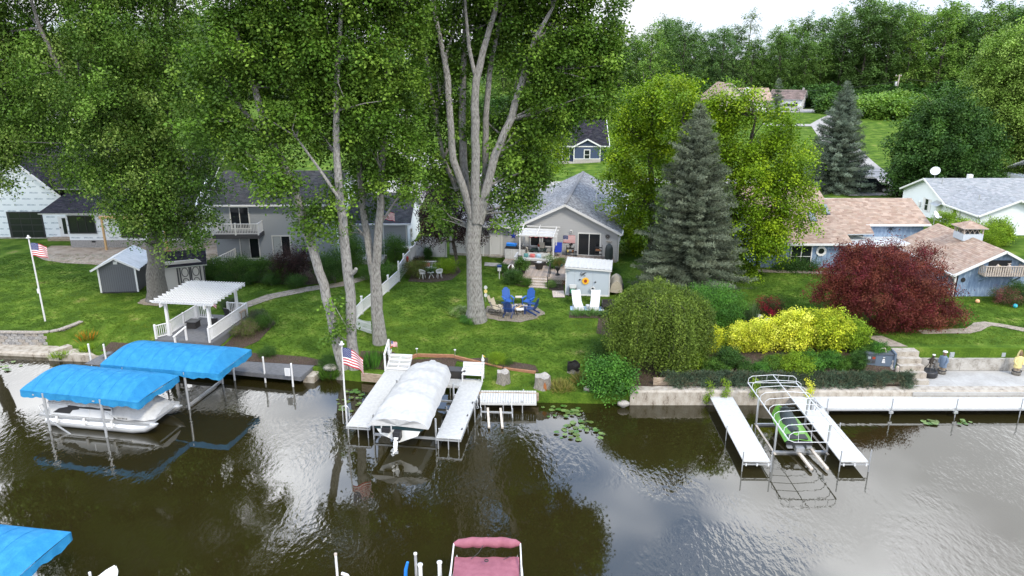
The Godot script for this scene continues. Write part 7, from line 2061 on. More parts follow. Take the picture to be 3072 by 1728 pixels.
func trees() -> void:
	tree("maple_tree", "broad grey-trunked maple beside the sheds, its base in pebbles", "A", "maple", G_MAPLE, 1.1, 11, 0.85, M.bark_grey, 2.0)
	tree("maple_tree", "maple at the boundary beyond the flagpole lawn, limbs reaching over the unfinished house", "L", "maple", G_MAPLE, 1.2, 11, 0.9, M.bark_grey, 2.1)
	tree("twin_cottonwood", "twin-trunked leaning cottonwood rooted at the water's edge", "B", "broad", G_COTTON, 0.9, 10, 0.7, M.bark, 1.5, 0.06)
	tree("cottonwood", "slender forked cottonwood by the end of the white picket fence", "C", "broad", G_COTTON, 0.94, 10, 0.7, M.bark, 1.5, 0.06)
	tree("great_cottonwood", "tall cottonwood of many pale stems beside the fire pit", "D", "broad", G_COTTON, 1.0, 10, 0.76, M.bark, 1.65)
	tree("yellow_locust", "yellow-green tree behind the blue spruce, over the tan roof", "Y1", "broad", G_YELLOW, 1.05, 10, 0.8, M.bark_dark, 1.5)
	tree("yellow_locust", "yellow-green tree between the grey house and blue spruce", "Y2", "broad", G_YELLOW, 1.15, 10, 0.85, M.bark_dark, 1.65)
	tree("yellow_locust", "small yellow-green tree by the road behind the grey house", "Y3", "broad", G_YELLOW, 1.0, 8, 0.8, M.bark_dark, 1.7)
	tree("red_maple", "low spreading dark red maple above the concrete steps", "R", "maple", G_RED, 0.5, 11, 0.45, M.bark_dark, 0.95, 0.03)
	tree("purple_plum", "small dark purple-leaved tree beside the white fence", "P", "broad", G_PURPLE, 0.6, 6, 0.5, M.bark_dark, 0.95, 0.04)
	tree("round_tree", "dense round dark green tree behind the pale house", "round", "broad", G_DARK, 1.2, 11, 0.9, M.bark_dark, 2.1)
	tree("pale_green_tree", "tall pale green tree at the edge of the field", "edge", "broad", [Color(0.12, 0.2, 0.03), Color(0.16, 0.25, 0.045), Color(0.2, 0.29, 0.06)], 1.1, 10, 0.95, M.bark_dark, 2.0)
	spruce("blue_spruce", "big blue spruce in front of the yellow-green trees", Vector3(13.2, soil(13.2, -53.5), -53.5), 14.1, 4.6, G_SPRUCE, 1.0)
	spruce("blue_spruce", "dark blue spruce by the parked vehicles beyond the tan roof", Vector3(41.8, soil(41.8, -96.0), -96.0), 13.9, 4.9, G_SPRUCE2, 1.35)
	spruce("blue_spruce", "small distant spruce beside the beige house", Vector3(63.0, 2.4, -182.0), 9.0, 2.5, G_SPRUCE2, 2.0)
	weeping()
	shrubs()
	bank()
	woods()

func spruce(called: String, label: String, base: Vector3, h: float, r: float, pal: Array, sc: float) -> void:
	var t := thing(called, label, "tree", base)
	tub("trunk", t, [Vector3(0, -0.2, 0), Vector3(0, h * 0.5, 0), Vector3(0, h * 0.98, 0)], [h * 0.02, h * 0.012, 0.02], M.bark_dark, 9)
	var spots := []
	var cols := []
	var s := Shape.new()
	var y := 0.35
	while y < h - 0.1:
		var u := y / h
		var rr := r * pow(1.0 - u, 0.82) * rng.randf_range(0.86, 1.1) + 0.12
		var n := maxi(4, int(rr * 4.6 / sc + 3))
		var spin := rng.randf() * TAU
		for k in n:
			var a := spin + TAU * k / n + rng.randf_range(-0.2, 0.2)
			var len := rr * rng.randf_range(0.72, 1.12)
			var dir := Vector3(cos(a), 0, sin(a))
			var side := Vector3(-sin(a), 0, cos(a))
			var droop := lerpf(-0.22, 0.5, u)
			if len > 0.8: s.tube([Vector3(0, y, 0), Vector3(0, y, 0) + dir * len * 0.85 + Vector3(0, droop * len * 0.7, 0)], [0.03, 0.008], 4, false)
			var q := 0.2
			var tone: Color = pal[rng.randi() % pal.size()]
			while q < 1.0:
				var yy := y + droop * len * q + 0.14 * len * q * q
				var wd := 0.42 * (1.0 - q * 0.62) * minf(len, 1.6) * 0.62
				var c := 1 + int(wd * 9.0 / sc)
				for e in c:
					var o := rng.randf_range(-1, 1)
					var p := Vector3(0, yy, 0) + dir * len * (q - absf(o) * 0.06) + side * o * wd + Vector3(0, -absf(o) * 0.1 - rng.randf() * 0.12, 0)
					var f := rng.randf_range(0.75, 1.28)
					var z := sc * rng.randf_range(0.85, 1.35)
					spots.append(Transform3D(Basis.from_euler(Vector3(rng.randf_range(-0.4, 0.4), rng.randf() * TAU, rng.randf_range(-0.4, 0.4))).scaled(Vector3(z, z, z)), p))
					cols.append(Color(tone.r * f, tone.g * f, tone.b * f))
				q += 0.15 * sc / maxf(len, 0.5)
		y += 0.4 * sc * rng.randf_range(0.8, 1.2)
	part("branches", s, M.bark_dark, t)
	scatter("crown", leaf_clump("needle"), M.needle, t, spots, cols)

func weeping() -> void:
	var base := Vector3(8.7, soil(8.7, -41.6), -41.6)
	var t := thing("weeping_mulberry", "weeping green dome of a tree at the lake bank", "tree", base)
	tub("trunk", t, [Vector3(0, -0.3, 0), Vector3(0.1, 1.5, 0), Vector3(-0.05, 3.2, 0)], [0.24, 0.18, 0.1], M.bark_dark, 10)
	var s := Shape.new()
	var spots := []
	var cols := []
	for k in 400:
		var a := rng.randf() * TAU
		var start := sqrt(rng.randf()) * 0.95
		var dir := Vector3(cos(a), 0, sin(a))
		var reach := 2.85 * rng.randf_range(0.8, 1.06) * (1.0 + 0.13 * sin(a * 3.0) + 0.07 * sin(a * 7.0))
		var top := 4.6 - 1.3 * start * start + rng.randf_range(-0.35, 0.3) + 0.35 * sin(a * 4.0 + 1.0) * start
		var drop := rng.randf_range(1.2, 3.8)
		var tone: Color = G_WEEP[rng.randi() % 4]
		var pts := []
		var q := 0.0
		while q < 1.0:
			var rad := reach * (start + (1.0 - start) * minf(1.0, q * 1.6) * 0.75)
			var p := dir * rad + Vector3(0, maxf(top - drop * q * q * 1.1 - 0.5 * q, 0.35 + rng.randf() * 0.3), 0) + Vector3(rng.randfn(), 0, rng.randfn()) * 0.07
			if int(q * 20.0) % 4 == 0: pts.append(p)
			var f := rng.randf_range(0.8, 1.25)
			var z := rng.randf_range(1.0, 1.5)
			spots.append(Transform3D(Basis.from_euler(Vector3(rng.randf_range(-0.6, 0.6), rng.randf() * TAU, rng.randf_range(-0.6, 0.6))).scaled(Vector3(z, z * 1.2, z)), p))
			cols.append(Color(tone.r * f, tone.g * f, tone.b * f))
			q += 0.05
		if k % 6 == 0 and pts.size() > 2: s.tube(pts, [0.03, 0.02, 0.008], 4, false)
	part("branches", s, M.bark_dark, t)
	scatter("crown", leaf_clump("long"), M.leaf, t, spots, cols)

func shrub(called: String, label: String, x: float, z: float, r: float, h: float, kind: String, pal: Array, group := "", dense := 1.0, y0 := 99.0, lean := 1.0) -> void:
	var y := soil(x, z) if y0 > 90.0 else y0
	var t := thing(called, label, "shrub", Vector3(x, y, z), 0.0, group)
	var s := Shape.new()
	for k in 4: s.tube([Vector3(rng.randfn() * 0.05, -0.1, rng.randfn() * 0.05), Vector3(rng.randfn() * r * 0.3, h * 0.5, rng.randfn() * r * 0.3)], [0.035, 0.015], 5, false)
	part("stems", s, M.bark_dark, t)
	var blobs := [[x, y + h * 0.5, z, r, h * 0.5, r * lean]]
	for k in 5:
		var a := TAU * k / 5 + rng.randf()
		blobs.append([x + cos(a) * r * 0.45, y + h * rng.randf_range(0.35, 0.72), z + sin(a) * r * 0.45 * lean, r * 0.6, h * 0.3, r * 0.6 * lean])
	var small := clampf(minf(r, h) / 1.0, 0.45, 1.3)
	if kind == "blade":
		blades(t, r, h, pal)
		return
	foliage(t, blobs, kind, pal, 0.4 * small / dense, 6, 0.34 * small, M.leaf, "foliage", 0.45, 0.85 * small)

# long leaves rising from the ground
func blades(t: Node3D, r: float, h: float, pal: Array) -> void:
	var spots := []
	var cols := []
	for k in int(90.0 * r * r) + 14:
		var a := rng.randf() * TAU
		var d := sqrt(rng.randf()) * r
		var z := h / 0.5 * rng.randf_range(0.7, 1.15)
		var lean := Basis(Vector3(sin(a), 0, -cos(a)), d / r * 0.6)
		spots.append(Transform3D((lean * Basis(Vector3.UP, rng.randf() * TAU)).scaled(Vector3(1.1, z, 1.1)), Vector3(cos(a) * d * 0.7, 0, sin(a) * d * 0.7)))
		var c: Color = pal[rng.randi() % pal.size()]
		var f := rng.randf_range(0.75, 1.25)
		cols.append(Color(c.r * f, c.g * f, c.b * f))
	scatter("leaves", leaf_clump("blade"), M.leaf, t, spots, cols)

func shrubs() -> void:
	var hg := "clipped hedge shrubs before the two-storey house"
	for e in [[-24.1, -58.2, 1.1, 1.6, "rounded hedge shrub under the balcony stair, end of the row"], [-22.1, -58.0, 1.1, 1.75, "large rounded hedge shrub below the sliding door"], [-20.3, -58.0, 1.12, 1.7, "large rounded hedge shrub below the window with blinds"], [-18.6, -57.7, 0.75, 1.5, "hedge shrub touching the dark purple barberry"]]:
		shrub("hedge_shrub", e[4], e[0], e[1], e[2], e[3], "fine", G_BOX, hg)
	for e in [[-24.6, -57.4], [-22.9, -56.9], [-21.0, -56.8], [-19.1, -56.5]]:
		shrub("low_dark_shrub", "low dark clipped shrub at the foot of the hedge row", e[0], e[1], 0.65, 0.85, "fine", G_DARK, "low shrubs at the foot of the hedge")
	shrub("barberry", "dark purple barberry at the end of the clipped hedge", -17.6, -57.9, 1.4, 2.7, "fine", G_PURPLE)
	shrub("conifer_shrub", "tall dark green conifer shrub behind the twin trunks, nearer the path", -14.2, -57.0, 0.95, 2.7, "fine", G_DARK)
	shrub("conifer_shrub", "tallest green conifer shrub, against the house's white side wall", -13.2, -59.6, 0.95, 3.6, "fine", G_BOX)
	shrub("conifer_shrub", "dark green shrub between the barberry and the tall conifers", -15.3, -57.6, 0.75, 2.0, "fine", G_DARK)
	shrub("low_dark_shrub", "low dark shrub under the purple barberry by the path", -17.0, -56.0, 0.75, 0.9, "fine", G_DARK)
	shrub("clipped_shrub", "tall clipped green shrub in front of the grey garage", -10.3, -63.4, 0.95, 2.2, "fine", G_BOX)
	shrub("mounded_shrub", "broad green mounded shrub left of the white fence", -10.3, -57.6, 1.15, 1.4, "fine", G_BOX)
	shrub("mounded_shrub", "small green mounded shrub behind the forked cottonwood", -11.8, -58.0, 0.6, 1.0, "fine", G_BOX)
	shrub("bistro_shrub", "rounded olive shrub behind the left white bistro chair", -7.9, -58.8, 0.85, 1.25, "fine", [Color(0.08, 0.11, 0.02), Color(0.11, 0.14, 0.03), Color(0.12, 0.1, 0.03)])
	shrub("bistro_shrub", "rounded lime shrub behind the right white bistro chair", -5.7, -60.2, 1.0, 1.0, "fine", G_LIME)
	shrub("bistro_shrub", "small brownish shrub in the corner by the white fence", -8.1, -62.3, 0.5, 0.75, "fine", G_PURPLE)
	shrub("climbing_vine", "thin green vine against the white gate", -7.5, -64.3, 0.25, 1.1, "broad", G_DARK)
	shrub("garage_shrub", "yellow-green shrub behind the fence at the garage corner", -8.8, -67.6, 0.6, 1.0, "fine", G_LIME)
	shrub("yew_hedge", "dense clipped yew hedge under the blue house window", 23.0, -57.6, 1.75, 1.25, "fine", G_DARK, "", 1.0, 0.62, 0.5)
	shrub("deck_shrub", "dark leafy shrub beside the lattice left of the deck steps", 0.1, -56.9, 0.6, 1.15, "broad", G_DARK)
	shrub("deck_shrub", "small green shrub between the lattice and deck steps", 1.15, -56.2, 0.4, 0.6, "fine", G_BOX)
	shrub("deck_shrub", "leafy plant by the white cabinets at the deck corner", -0.75, -60.3, 0.5, 0.6, "broad", G_BOX)
	shrub("hosta", "pale hosta right of the deck steps", 3.05, -56.0, 0.35, 0.45, "broad", [Color(0.2, 0.28, 0.08), Color(0.14, 0.24, 0.05)])
	shrub("hosta", "pale-edged hosta at the foot of the great cottonwood", -3.75, -49.6, 0.5, 0.55, "broad", [Color(0.16, 0.24, 0.06), Color(0.1, 0.2, 0.03), Color(0.3, 0.36, 0.16)])
	shrub("hosta", "green hosta in front of the great cottonwood's roots", -2.9, -48.3, 0.55, 0.4, "broad", G_FRESH)
	shrub("rose_bush", "red-flowered bush on the lawn by the grey rocks", 17.4, -47.6, 0.85, 1.1, "fine", [Color(0.03, 0.05, 0.014), Color(0.05, 0.07, 0.02), Color(0.08, 0.03, 0.02), Color(0.3, 0.01, 0.04)])
	shrub("round_evergreen", "broad dark green juniper between the weeping tree and blue spruce", 13.2, -46.4, 1.95, 2.7, "fine", G_FRESH)
	shrub("grass_clump", "tall grassy clump beside the dark green juniper", 15.6, -46.4, 0.55, 1.3, "blade", [Color(0.09, 0.14, 0.06), Color(0.12, 0.17, 0.08)])
	shrub("bank_shrub", "fresh green shrub at the water beside the seawall end", 5.6, -38.9, 1.2, 1.9, "broad", G_FRESH, "", 1.0, -0.9)
	shrub("bank_shrub", "dark green shrub under the weeping tree beside the burnt stump", 5.6, -41.6, 0.9, 1.3, "fine", G_DARK)
	var gd := "golden shrubs along the bank"
	for e in [[12.2, -42.6, 0.75, 1.5, "golden shrub half hidden beside the weeping tree", G_GOLD.slice(2)], [13.9, -42.2, 0.8, 1.6, "smaller bright golden shrub in the bank row, next to the leafy gap", G_GOLD], [15.2, -41.8, 1.0, 1.9, "rounded bright golden shrub in the middle of the bank row", G_GOLD], [17.0, -41.4, 1.15, 2.3, "largest bright golden shrub of the bank row", G_GOLD], [18.7, -41.1, 1.25, 2.3, "yellow-green shrub at the steps end of the golden row", [Color(0.35, 0.4, 0.02), Color(0.42, 0.45, 0.03), Color(0.25, 0.33, 0.02)]], [20.2, -41.2, 0.9, 1.6, "lime green shrub behind the blue box at the row's end", G_LIME]]:
		shrub("golden_shrub", e[4], e[0], e[1], e[2] * 0.84, e[3], "broad", e[5], gd, 1.1)
	for k in 15:
		var x := 10.6 + k * 0.76 + rng.randf_range(-0.3, 0.3)
		shrub("bank_foliage", "leafy green plant under the golden row on the bank", x, -40.2 + rng.randf_range(-0.6, 0.7), rng.randf_range(0.4, 0.85), rng.randf_range(0.45, 1.25), "broad", [G_FRESH, G_DARK, G_BOX, G_LIME][rng.randi() % 4], "leafy plants under the golden row", 0.85)
	shrub("gold_conifer", "small yellow conifer in the bed behind the bench", -0.9, -41.75, 0.5, 0.65, "fine", G_LIME)
	shrub("low_dark_shrub", "tiny green shrub beside the small yellow conifer", -0.2, -41.6, 0.25, 0.25, "fine", G_BOX)
	shrub("spirea", "pink-flowered shrub by the blue outbuilding wall", 34.6, -49.4, 0.9, 1.0, "fine", [Color(0.05, 0.08, 0.02), Color(0.22, 0.07, 0.07), Color(0.08, 0.1, 0.03)])
	shrub("low_dark_shrub", "dark green shrub right of the pink-flowered shrub", 35.7, -49.7, 0.8, 1.4, "fine", G_DARK)
	shrub("cone_shrub", "conical bright green shrub before the pale house window", 43.0, -72.5, 1.0, 1.9, "fine", G_LIME)
	shrub("cone_shrub", "conical bright green shrub beside the tan cupola", 42.6, -64.6, 1.1, 2.2, "fine", G_LIME)
	shrub("dogwood", "loose pale green shrub along the pale house wall", 41.2, -66.6, 1.3, 2.1, "broad", G_LIME)
	shrub("dogwood", "loose pale green shrub behind the outbuilding's ridge", 38.5, -63.4, 1.2, 1.7, "broad", G_LIME)
	shrub("dogwood", "loose pale green shrub at the pale house corner", 44.2, -66.2, 1.1, 2.3, "broad", G_LIME)
	for e in [[-17.6, -48.4, 0.65, 0.7, "dark blue-green shrub at the pergola deck's right rail", G_JUNIPER], [-17.7, -46.4, 0.75, 0.8, "olive shrub with pale tips beside the pergola deck", [Color(0.09, 0.13, 0.02), Color(0.13, 0.16, 0.05), Color(0.16, 0.12, 0.08)]], [-16.9, -47.4, 0.7, 0.7, "green shrub in the mulch right of the pergola deck", G_BOX], [-20.4, -51.0, 0.6, 0.7, "dark blue-green shrub behind the pergola deck", G_JUNIPER], [-15.4, -43.4, 0.5, 0.5, "small dark shrub behind the grey dock", G_DARK], [-11.0, -41.9, 0.7, 0.5, "low grassy shrub at the grey dock's end", G_DARK]]:
		shrub("deck_bed_shrub", e[4], e[0], e[1], e[2], e[3], "fine", e[5])
	for e in [["daylily", "orange daylily clump by the block wall's end", -28.4, -46.4, 0.55, 0.6, [Color(0.14, 0.22, 0.03), Color(0.1, 0.17, 0.02), Color(0.5, 0.2, 0.02)]], ["daylily", "yellow-green daylily clump beside the concrete beam", -27.6, -44.9, 0.5, 0.5, G_LIME], ["water_grass", "bright grass tuft growing from the concrete edge", -28.9, -44.0, 0.5, 0.45, G_LIME], ["iris_clump", "upright iris clump beside the white dock", -8.6, -41.6, 0.7, 0.9, G_FRESH], ["iris_clump", "small iris clump right of the twin cottonwood", -8.3, -42.6, 0.45, 0.6, G_BOX],
			["iris_clump", "pale iris clump in front of the left lounger", 4.7, -49.5, 0.45, 0.5, [Color(0.14, 0.24, 0.08), Color(0.1, 0.2, 0.05)]], ["iris_clump", "pale iris clump in front of the right lounger", 5.6, -49.5, 0.45, 0.5, [Color(0.14, 0.24, 0.08), Color(0.1, 0.2, 0.05)]], ["iris_clump", "pale iris clump beside the wheelbarrow", 6.5, -49.5, 0.4, 0.45, [Color(0.12, 0.2, 0.09), Color(0.1, 0.18, 0.06)]],
			["shore_grass", "long grass at the foot of the twin trunks", -11.0, -41.3, 0.8, 0.5, G_BOX], ["shore_grass", "dry tan grass by the orange-stained stump", 2.8, -38.7, 0.9, 0.35, [Color(0.24, 0.2, 0.06), Color(0.18, 0.18, 0.04)]], ["shore_grass", "dry olive grass beside the burnt stump", 4.2, -39.6, 1.0, 0.35, [Color(0.14, 0.16, 0.03), Color(0.2, 0.17, 0.05)]]]:
		shrub(e[0], e[1], e[2], e[3], e[4], e[5], "blade", e[6], "", 1.4)
	shrub("vine_thicket", "bright green vine thicket by the utility pole", 86.0, -178.0, 7.0, 5.0, "big", [Color(0.1, 0.19, 0.025), Color(0.14, 0.24, 0.03)], "", 1.0, 2.0)
	shrub("vine_thicket", "green vine thicket at the foot of the utility pole", 96.0, -190.0, 6.0, 5.0, "big", [Color(0.1, 0.18, 0.03), Color(0.14, 0.22, 0.03)], "", 1.0, 2.0)
	shrub("small_tree", "small round tree by the silver parked vehicle", 79.0, -190.0, 2.6, 4.5, "big", G_BOX, "", 1.0, 2.4)
	shrub("small_tree", "small round tree beyond the silver parked vehicle", 84.5, -205.0, 3.0, 6.0, "big", G_DARK, "", 1.0, 2.4)

# trailing junipers over the seawall
func bank() -> void:
	for k in 13:
		var x := 9.6 + k * 1.02 + rng.randf_range(-0.2, 0.2)
		var base := Vector3(x, -0.25, -38.75)
		var t := thing("juniper", "grey-green juniper trailing over the pale seawall", "shrub", base, 0.0, "junipers trailing over the seawall")
		var s := Shape.new()
		s.tube([Vector3(0, -0.1, -0.3), Vector3(0, 0.25, 0.1), Vector3(0.1, 0.1, 0.5)], [0.03, 0.02, 0.01], 5, false)
		part("stems", s, M.bark_dark, t)
		var spots := []
		var cols := []
		for q in 46:
			var a := rng.randf_range(-1.9, 1.9)
			var l := rng.randf_range(0.35, 0.95)
			var tone: Color = G_JUNIPER[rng.randi() % 4]
			for e in 7:
				var u := e / 6.0
				var p := Vector3(sin(a) * l * u, 0.3 + 0.16 * u - 0.55 * u * u * l * maxf(cos(a), 0.0) + rng.randf_range(-0.06, 0.06), cos(a) * l * u * 0.95 - 0.15)
				var f := rng.randf_range(0.75, 1.3)
				spots.append(Transform3D(Basis.from_euler(Vector3(rng.randf(), rng.randf() * TAU, rng.randf())), p))
				cols.append(Color(tone.r * f, tone.g * f, tone.b * f))
		scatter("foliage", leaf_clump("needle"), M.needle, t, spots, cols)
	# a bright creeper down the wall face
	for k in 4:
		var x: float = [11.0, 11.95, 13.55, 16.6][k]
		var t := thing("creeper", ["bright green creeper hanging to the water beside the white dock", "bright green creeper trailing from under the weeping tree", "yellow-green creeper hanging among the junipers", "yellow creeper spilling below the largest golden shrub"][k], "vine", Vector3(x, -0.3, -37.85))
		var spots := []
		var cols := []
		for q in 46:
			var u := rng.randf()
			spots.append(Transform3D(Basis.from_euler(Vector3(rng.randf(), rng.randf() * TAU, rng.randf())).scaled(Vector3.ONE * 0.55), Vector3(rng.randfn() * 0.1 + 0.1 * sin(u * 6.0), 0.5 - u * (1.2 if k == 0 else 0.8), 0.12 - (0.6 if u < 0.45 else 0.0) * (0.45 - u) * 2.2)))
			var tone: Color = (G_GOLD if k == 3 else G_LIME)[rng.randi() % 3]
			cols.append(tone)
		scatter("foliage", leaf_clump("broad"), M.leaf, t, spots, cols)

func woods() -> void:
	var kinds := [[[Color(0.073, 0.140, 0.027), Color(0.104, 0.183, 0.034)], "tall mid green broadleaf tree standing in the woods", 1.0], [[Color(0.122, 0.220, 0.037), Color(0.171, 0.268, 0.049)], "bright green broadleaf tree standing in the woods", 1.0], [[Color(0.055, 0.104, 0.024), Color(0.073, 0.134, 0.029)], "dark green broadleaf tree standing in the woods", 1.0],
		[[Color(0.104, 0.140, 0.049), Color(0.134, 0.177, 0.061)], "sparse grey-green tree with bare limbs in the woods", 0.42], [[Color(0.085, 0.159, 0.049), Color(0.116, 0.201, 0.059)], "blue-green full-crowned tree standing in the woods", 1.0]]
	var protos := []
	for k in kinds.size():
		var t := thing("woodland_tree", kinds[k][1], "tree", Vector3.ZERO, 0.0, kinds[k][1].replace("tree ", "trees "))
		var s := Shape.new()
		s.tube([Vector3(0, -1, 0), Vector3(0.3, 8, 0.2), Vector3(-0.2, 17, 0), Vector3(0.2, 25, 0.2)], [0.42, 0.32, 0.2, 0.05], 8)
		var blobs := []
		for q in 15:
			var u := q / 14.0
			var a := q * 2.4
			var y := 4.0 + 22.0 * u
			var w := (2.6 + 1.7 * sin(PI * clampf(u * 1.05, 0, 1))) * (0.8 if kinds[k][2] < 1.0 else 1.0)
			var p := Vector3(cos(a) * w * 0.75, y, sin(a) * w * 0.75)
			if u > 0.9: p = Vector3(cos(a) * 0.6, y, sin(a) * 0.6)
			blobs.append([p.x, p.y, p.z, 2.3 if u < 0.9 else 1.8, 2.0, 2.3])
			s.tube([Vector3(0, y - 3.0, 0), p * Vector3(0.6, 1, 0.6) + Vector3(0, -0.8, 0), p], [0.14, 0.09, 0.03], 5, false)
		part("trunk", s, M.bark_grey if k == 3 else M.bark_dark, t)
		foliage(t, blobs, "big", kinds[k][0], 2.3 / sqrt(kinds[k][2]), 7, 1.7, M.leaf, "crown", 0.45, 1.0)
		protos.append(t)
	var first := [true, true, true, true, true]
	for row in 3:
		var x := -150.0 + row * 3.0
		while x < 205.0:
			var z := -219.0
			if x > -4.0 and x < 40.0: z = -176.0
			elif x < 0.0: z = -250.0
			z -= row * 9.0 + rng.randf_range(0.0, 5.0)
			var h := rng.randf_range(0.74, 0.98) + 0.13 * row * 0.5
			if x > 100.0: h *= 1.04
			elif x > 30.0: h *= rng.randf_range(0.74, 0.94)
			elif x > -60.0 and x < -4.0: h *= 0.6
			elif x > -4.0 and x < 40.0: h *= 0.8
			var k := rng.randi() % 5
			if x > 40.0 and x < 78.0 and row > 0 and rng.randf() < 0.5: k = 3
			elif k == 3 and rng.randf() < 0.6: k = rng.randi() % 3
			var o: Node3D
			if first[k]:
				o = protos[k]; first[k] = false
			else:
				o = copy(protos[k], Vector3.ZERO, 0.0)
			o.position = Vector3(x, land(x, z) - 0.4, z)
			o.rotation.y = rng.randf() * TAU
			o.scale = Vector3(h * rng.randf_range(0.9, 1.2), h, h * rng.randf_range(0.9, 1.2))
			x += rng.randf_range(5.6, 8.4)
	# understorey along the wood's edge
	var ug := "undergrowth along the wood's edge"
	var u0: Node3D = null
	var x := -6.0
	while x < 200.0:
		var z := (-170.0 if x < 40.0 else -213.5) - rng.randf_range(0.0, 3.0)
		if u0 == null:
			shrub("undergrowth_bush", "dark bush in the undergrowth along the wood's edge", x, z, 3.4, 4.5, "big", G_DARK, ug, 0.55)
			u0 = get_child(get_child_count() - 1)
		else:
			var o := copy(u0, Vector3(x, land(x, z), z), rng.randf() * 360.0)
			o.scale = Vector3.ONE * rng.randf_range(0.8, 1.3)
		x += rng.randf_range(4.5, 7.0)

func yard() -> void:
	pergola_deck()
	fences()
	home_deck()
	deck_furniture()
	fire_pit()
	shed_corner()
	bistro()
	stumps()
	patio_figures()

func pergola_deck() -> void:
	var d := thing("pergola_deck", "white pergola with railings on a grey deck by the lake", "pergola", v3(-22.3, 0.0, -45.3), -8.0)
	for k in 37: bx("floor_board", d, v3(1.55, 0.06, 0.75 - k * 0.145), v3(4.3, 0.04, 0.138), M.grey_deck)
	bx("skirt", d, v3(1.55, -0.2, 0.84), v3(4.3, 0.5, 0.04), M.grey_deck); bx("skirt", d, v3(3.72, -0.2, -1.9), v3(0.04, 0.5, 5.4), M.grey_deck)
	for p in [[0.0, 0.0], [3.15, 0.0], [0.0, -3.6], [3.15, -3.9]]:
		bx("post", d, v3(p[0], 1.25, p[1]), v3(0.17, 2.5, 0.17), M.white); bx("post_base", d, v3(p[0], 0.5, p[1]), v3(0.24, 0.9, 0.24), M.white)
	for x in [-0.06, 3.2]: bx("beam", d, v3(x, 2.42, -1.85), v3(0.08, 0.26, 4.8), M.white)
	for k in 10:
		var z := 0.35 - k * 0.5
		bx("rafter", d, v3(1.57, 2.6, z), v3(4.5, 0.17, 0.06), M.white)
		fan("rafter_tail", d, v2([0, -0.085, 0.22, 0.02, 0.22, 0.085, 0, 0.085]), -0.03, 0.03, M.white, Transform3D(Basis(Vector3.UP, PI), v3(-0.68, 2.6, z)))
	for k in 22: bx("slat", d, v3(-0.5 + k * 0.2, 2.71, -1.9), v3(0.055, 0.045, 5.0), M.white)
	railing(d, v3(0.0, 0.1, -0.2), v3(0.0, 0.1, -3.5), 0.95, 0.135, M.white)
	railing(d, v3(0.1, 0.1, -3.6), v3(1.3, 0.1, -3.6), 0.95, 0.135, M.white)
	railing(d, v3(-0.55, 0.1, 0.75), v3(-0.05, 0.1, 0.1), 0.9, 0.135, M.white)
	railing(d, v3(3.5, 0.1, 0.85), v3(3.5, 0.1, -4.6), 0.95, 0.135, M.white)
	railing(d, v3(2.0, 0.1, -4.6), v3(3.5, 0.1, -4.6), 0.95, 0.135, M.white)
	for p in [[-0.55, 0.75], [3.5, 0.85], [3.5, -4.6], [2.0, -4.6], [0.0, -1.9]]: bx("rail_post", d, v3(p[0], 0.58, p[1]), v3(0.12, 1.05, 0.12), M.white)
	bx("rail_post", d, v3(1.7, 0.55, 0.7), v3(0.11, 0.95, 0.11), M.white); bx("rail_post", d, v3(1.25, 0.1, 1.35), v3(0.11, 0.9, 0.11), M.white)
	var hr := Shape.new()
	hr.bar(v3(1.2, 0.56, 1.45), v3(1.75, 1.05, 0.65), 0.12, 0.06)
	part("stair_rail", hr, M.white, d)
	d.scale = v3(0.92, 0.95, 0.92)
	var b := Basis(Vector3.UP, deg_to_rad(-8.0))
	var o := v3(-22.3, 0.08, -45.3)
	var t := thing("fire_table", "square black fire table on the pergola deck", "table", o + b * v3(0.75, 0, -1.6), -8.0)
	bx("body", t, v3(0, 0.22, 0), v3(0.62, 0.42, 0.62), M.planter); bx("top", t, v3(0, 0.46, 0), v3(0.76, 0.05, 0.76), M.black)
	var c := sling_chair("patio_chair", "black patio chair by the pergola's front right post", o + b * v3(2.55, 0, -0.9), 215.0, M.black, M.black)
	copy(c, o + b * v3(2.7, 0, -3.0), 150.0, "black patio chair beside the wooden table on the pergola deck")
	var w := thing("side_table", "small brown wooden table on the pergola deck", "table", o + b * v3(3.05, 0, -3.5), -8.0)
	bx("top", w, v3(0, 0.62, 0), v3(0.7, 0.05, 0.7), M.wood)
	for e in [[-1, -1], [1, -1], [-1, 1], [1, 1]]: bx("leg", w, v3(e[0] * 0.3, 0.3, e[1] * 0.3), v3(0.05, 0.6, 0.05), M.wood)
	var f := thing("pergola_flag", "furled striped flag on a slanting staff inside the pergola", "flag", o + b * v3(0.2, 0, -3.4), -8.0)
	tub("staff", f, [v3(0, 2.2, 0), v3(1.9, 1.35, 1.0)], [0.014], M.galv, 6)
	var s := Shape.new()
	var rows := []
	for r in 5:
		var row := []
		for k in 13:
			var u := k / 12.0
			row.append(v3(0.35 + 1.5 * u, 2.02 - 0.72 * u - (4 - r) * 0.07 - 0.03 * sin(k * 1.1), 0.2 + 0.75 * u + 0.06 * sin(k * 0.9 + r * 1.5)))
		rows.append(row)
	s.sheet(rows)
	part("cloth", s, M.flag, f)

func sling_chair(called: String, label: String, at: Vector3, turn: float, frame: Material, cloth: Material, group := "") -> Node3D:
	var t := thing(called, label, "chair", at, turn, group)
	bx("seat", t, v3(0, 0.42, 0), v3(0.52, 0.05, 0.5), cloth)
	bx("backrest", t, v3(0, 0.75, -0.3), v3(0.5, 0.64, 0.05), cloth, v3(-14, 0, 0))
	for x in [-0.29, 0.29]:
		tub("frame", t, [v3(x, 0.0, 0.28), v3(x, 0.62, 0.24), v3(x, 0.66, -0.2), v3(x, 1.05, -0.38)], [0.02], frame, 6)
		tub("leg", t, [v3(x, 0.0, -0.36), v3(x, 0.62, -0.24)], [0.02], frame, 6)
	return t

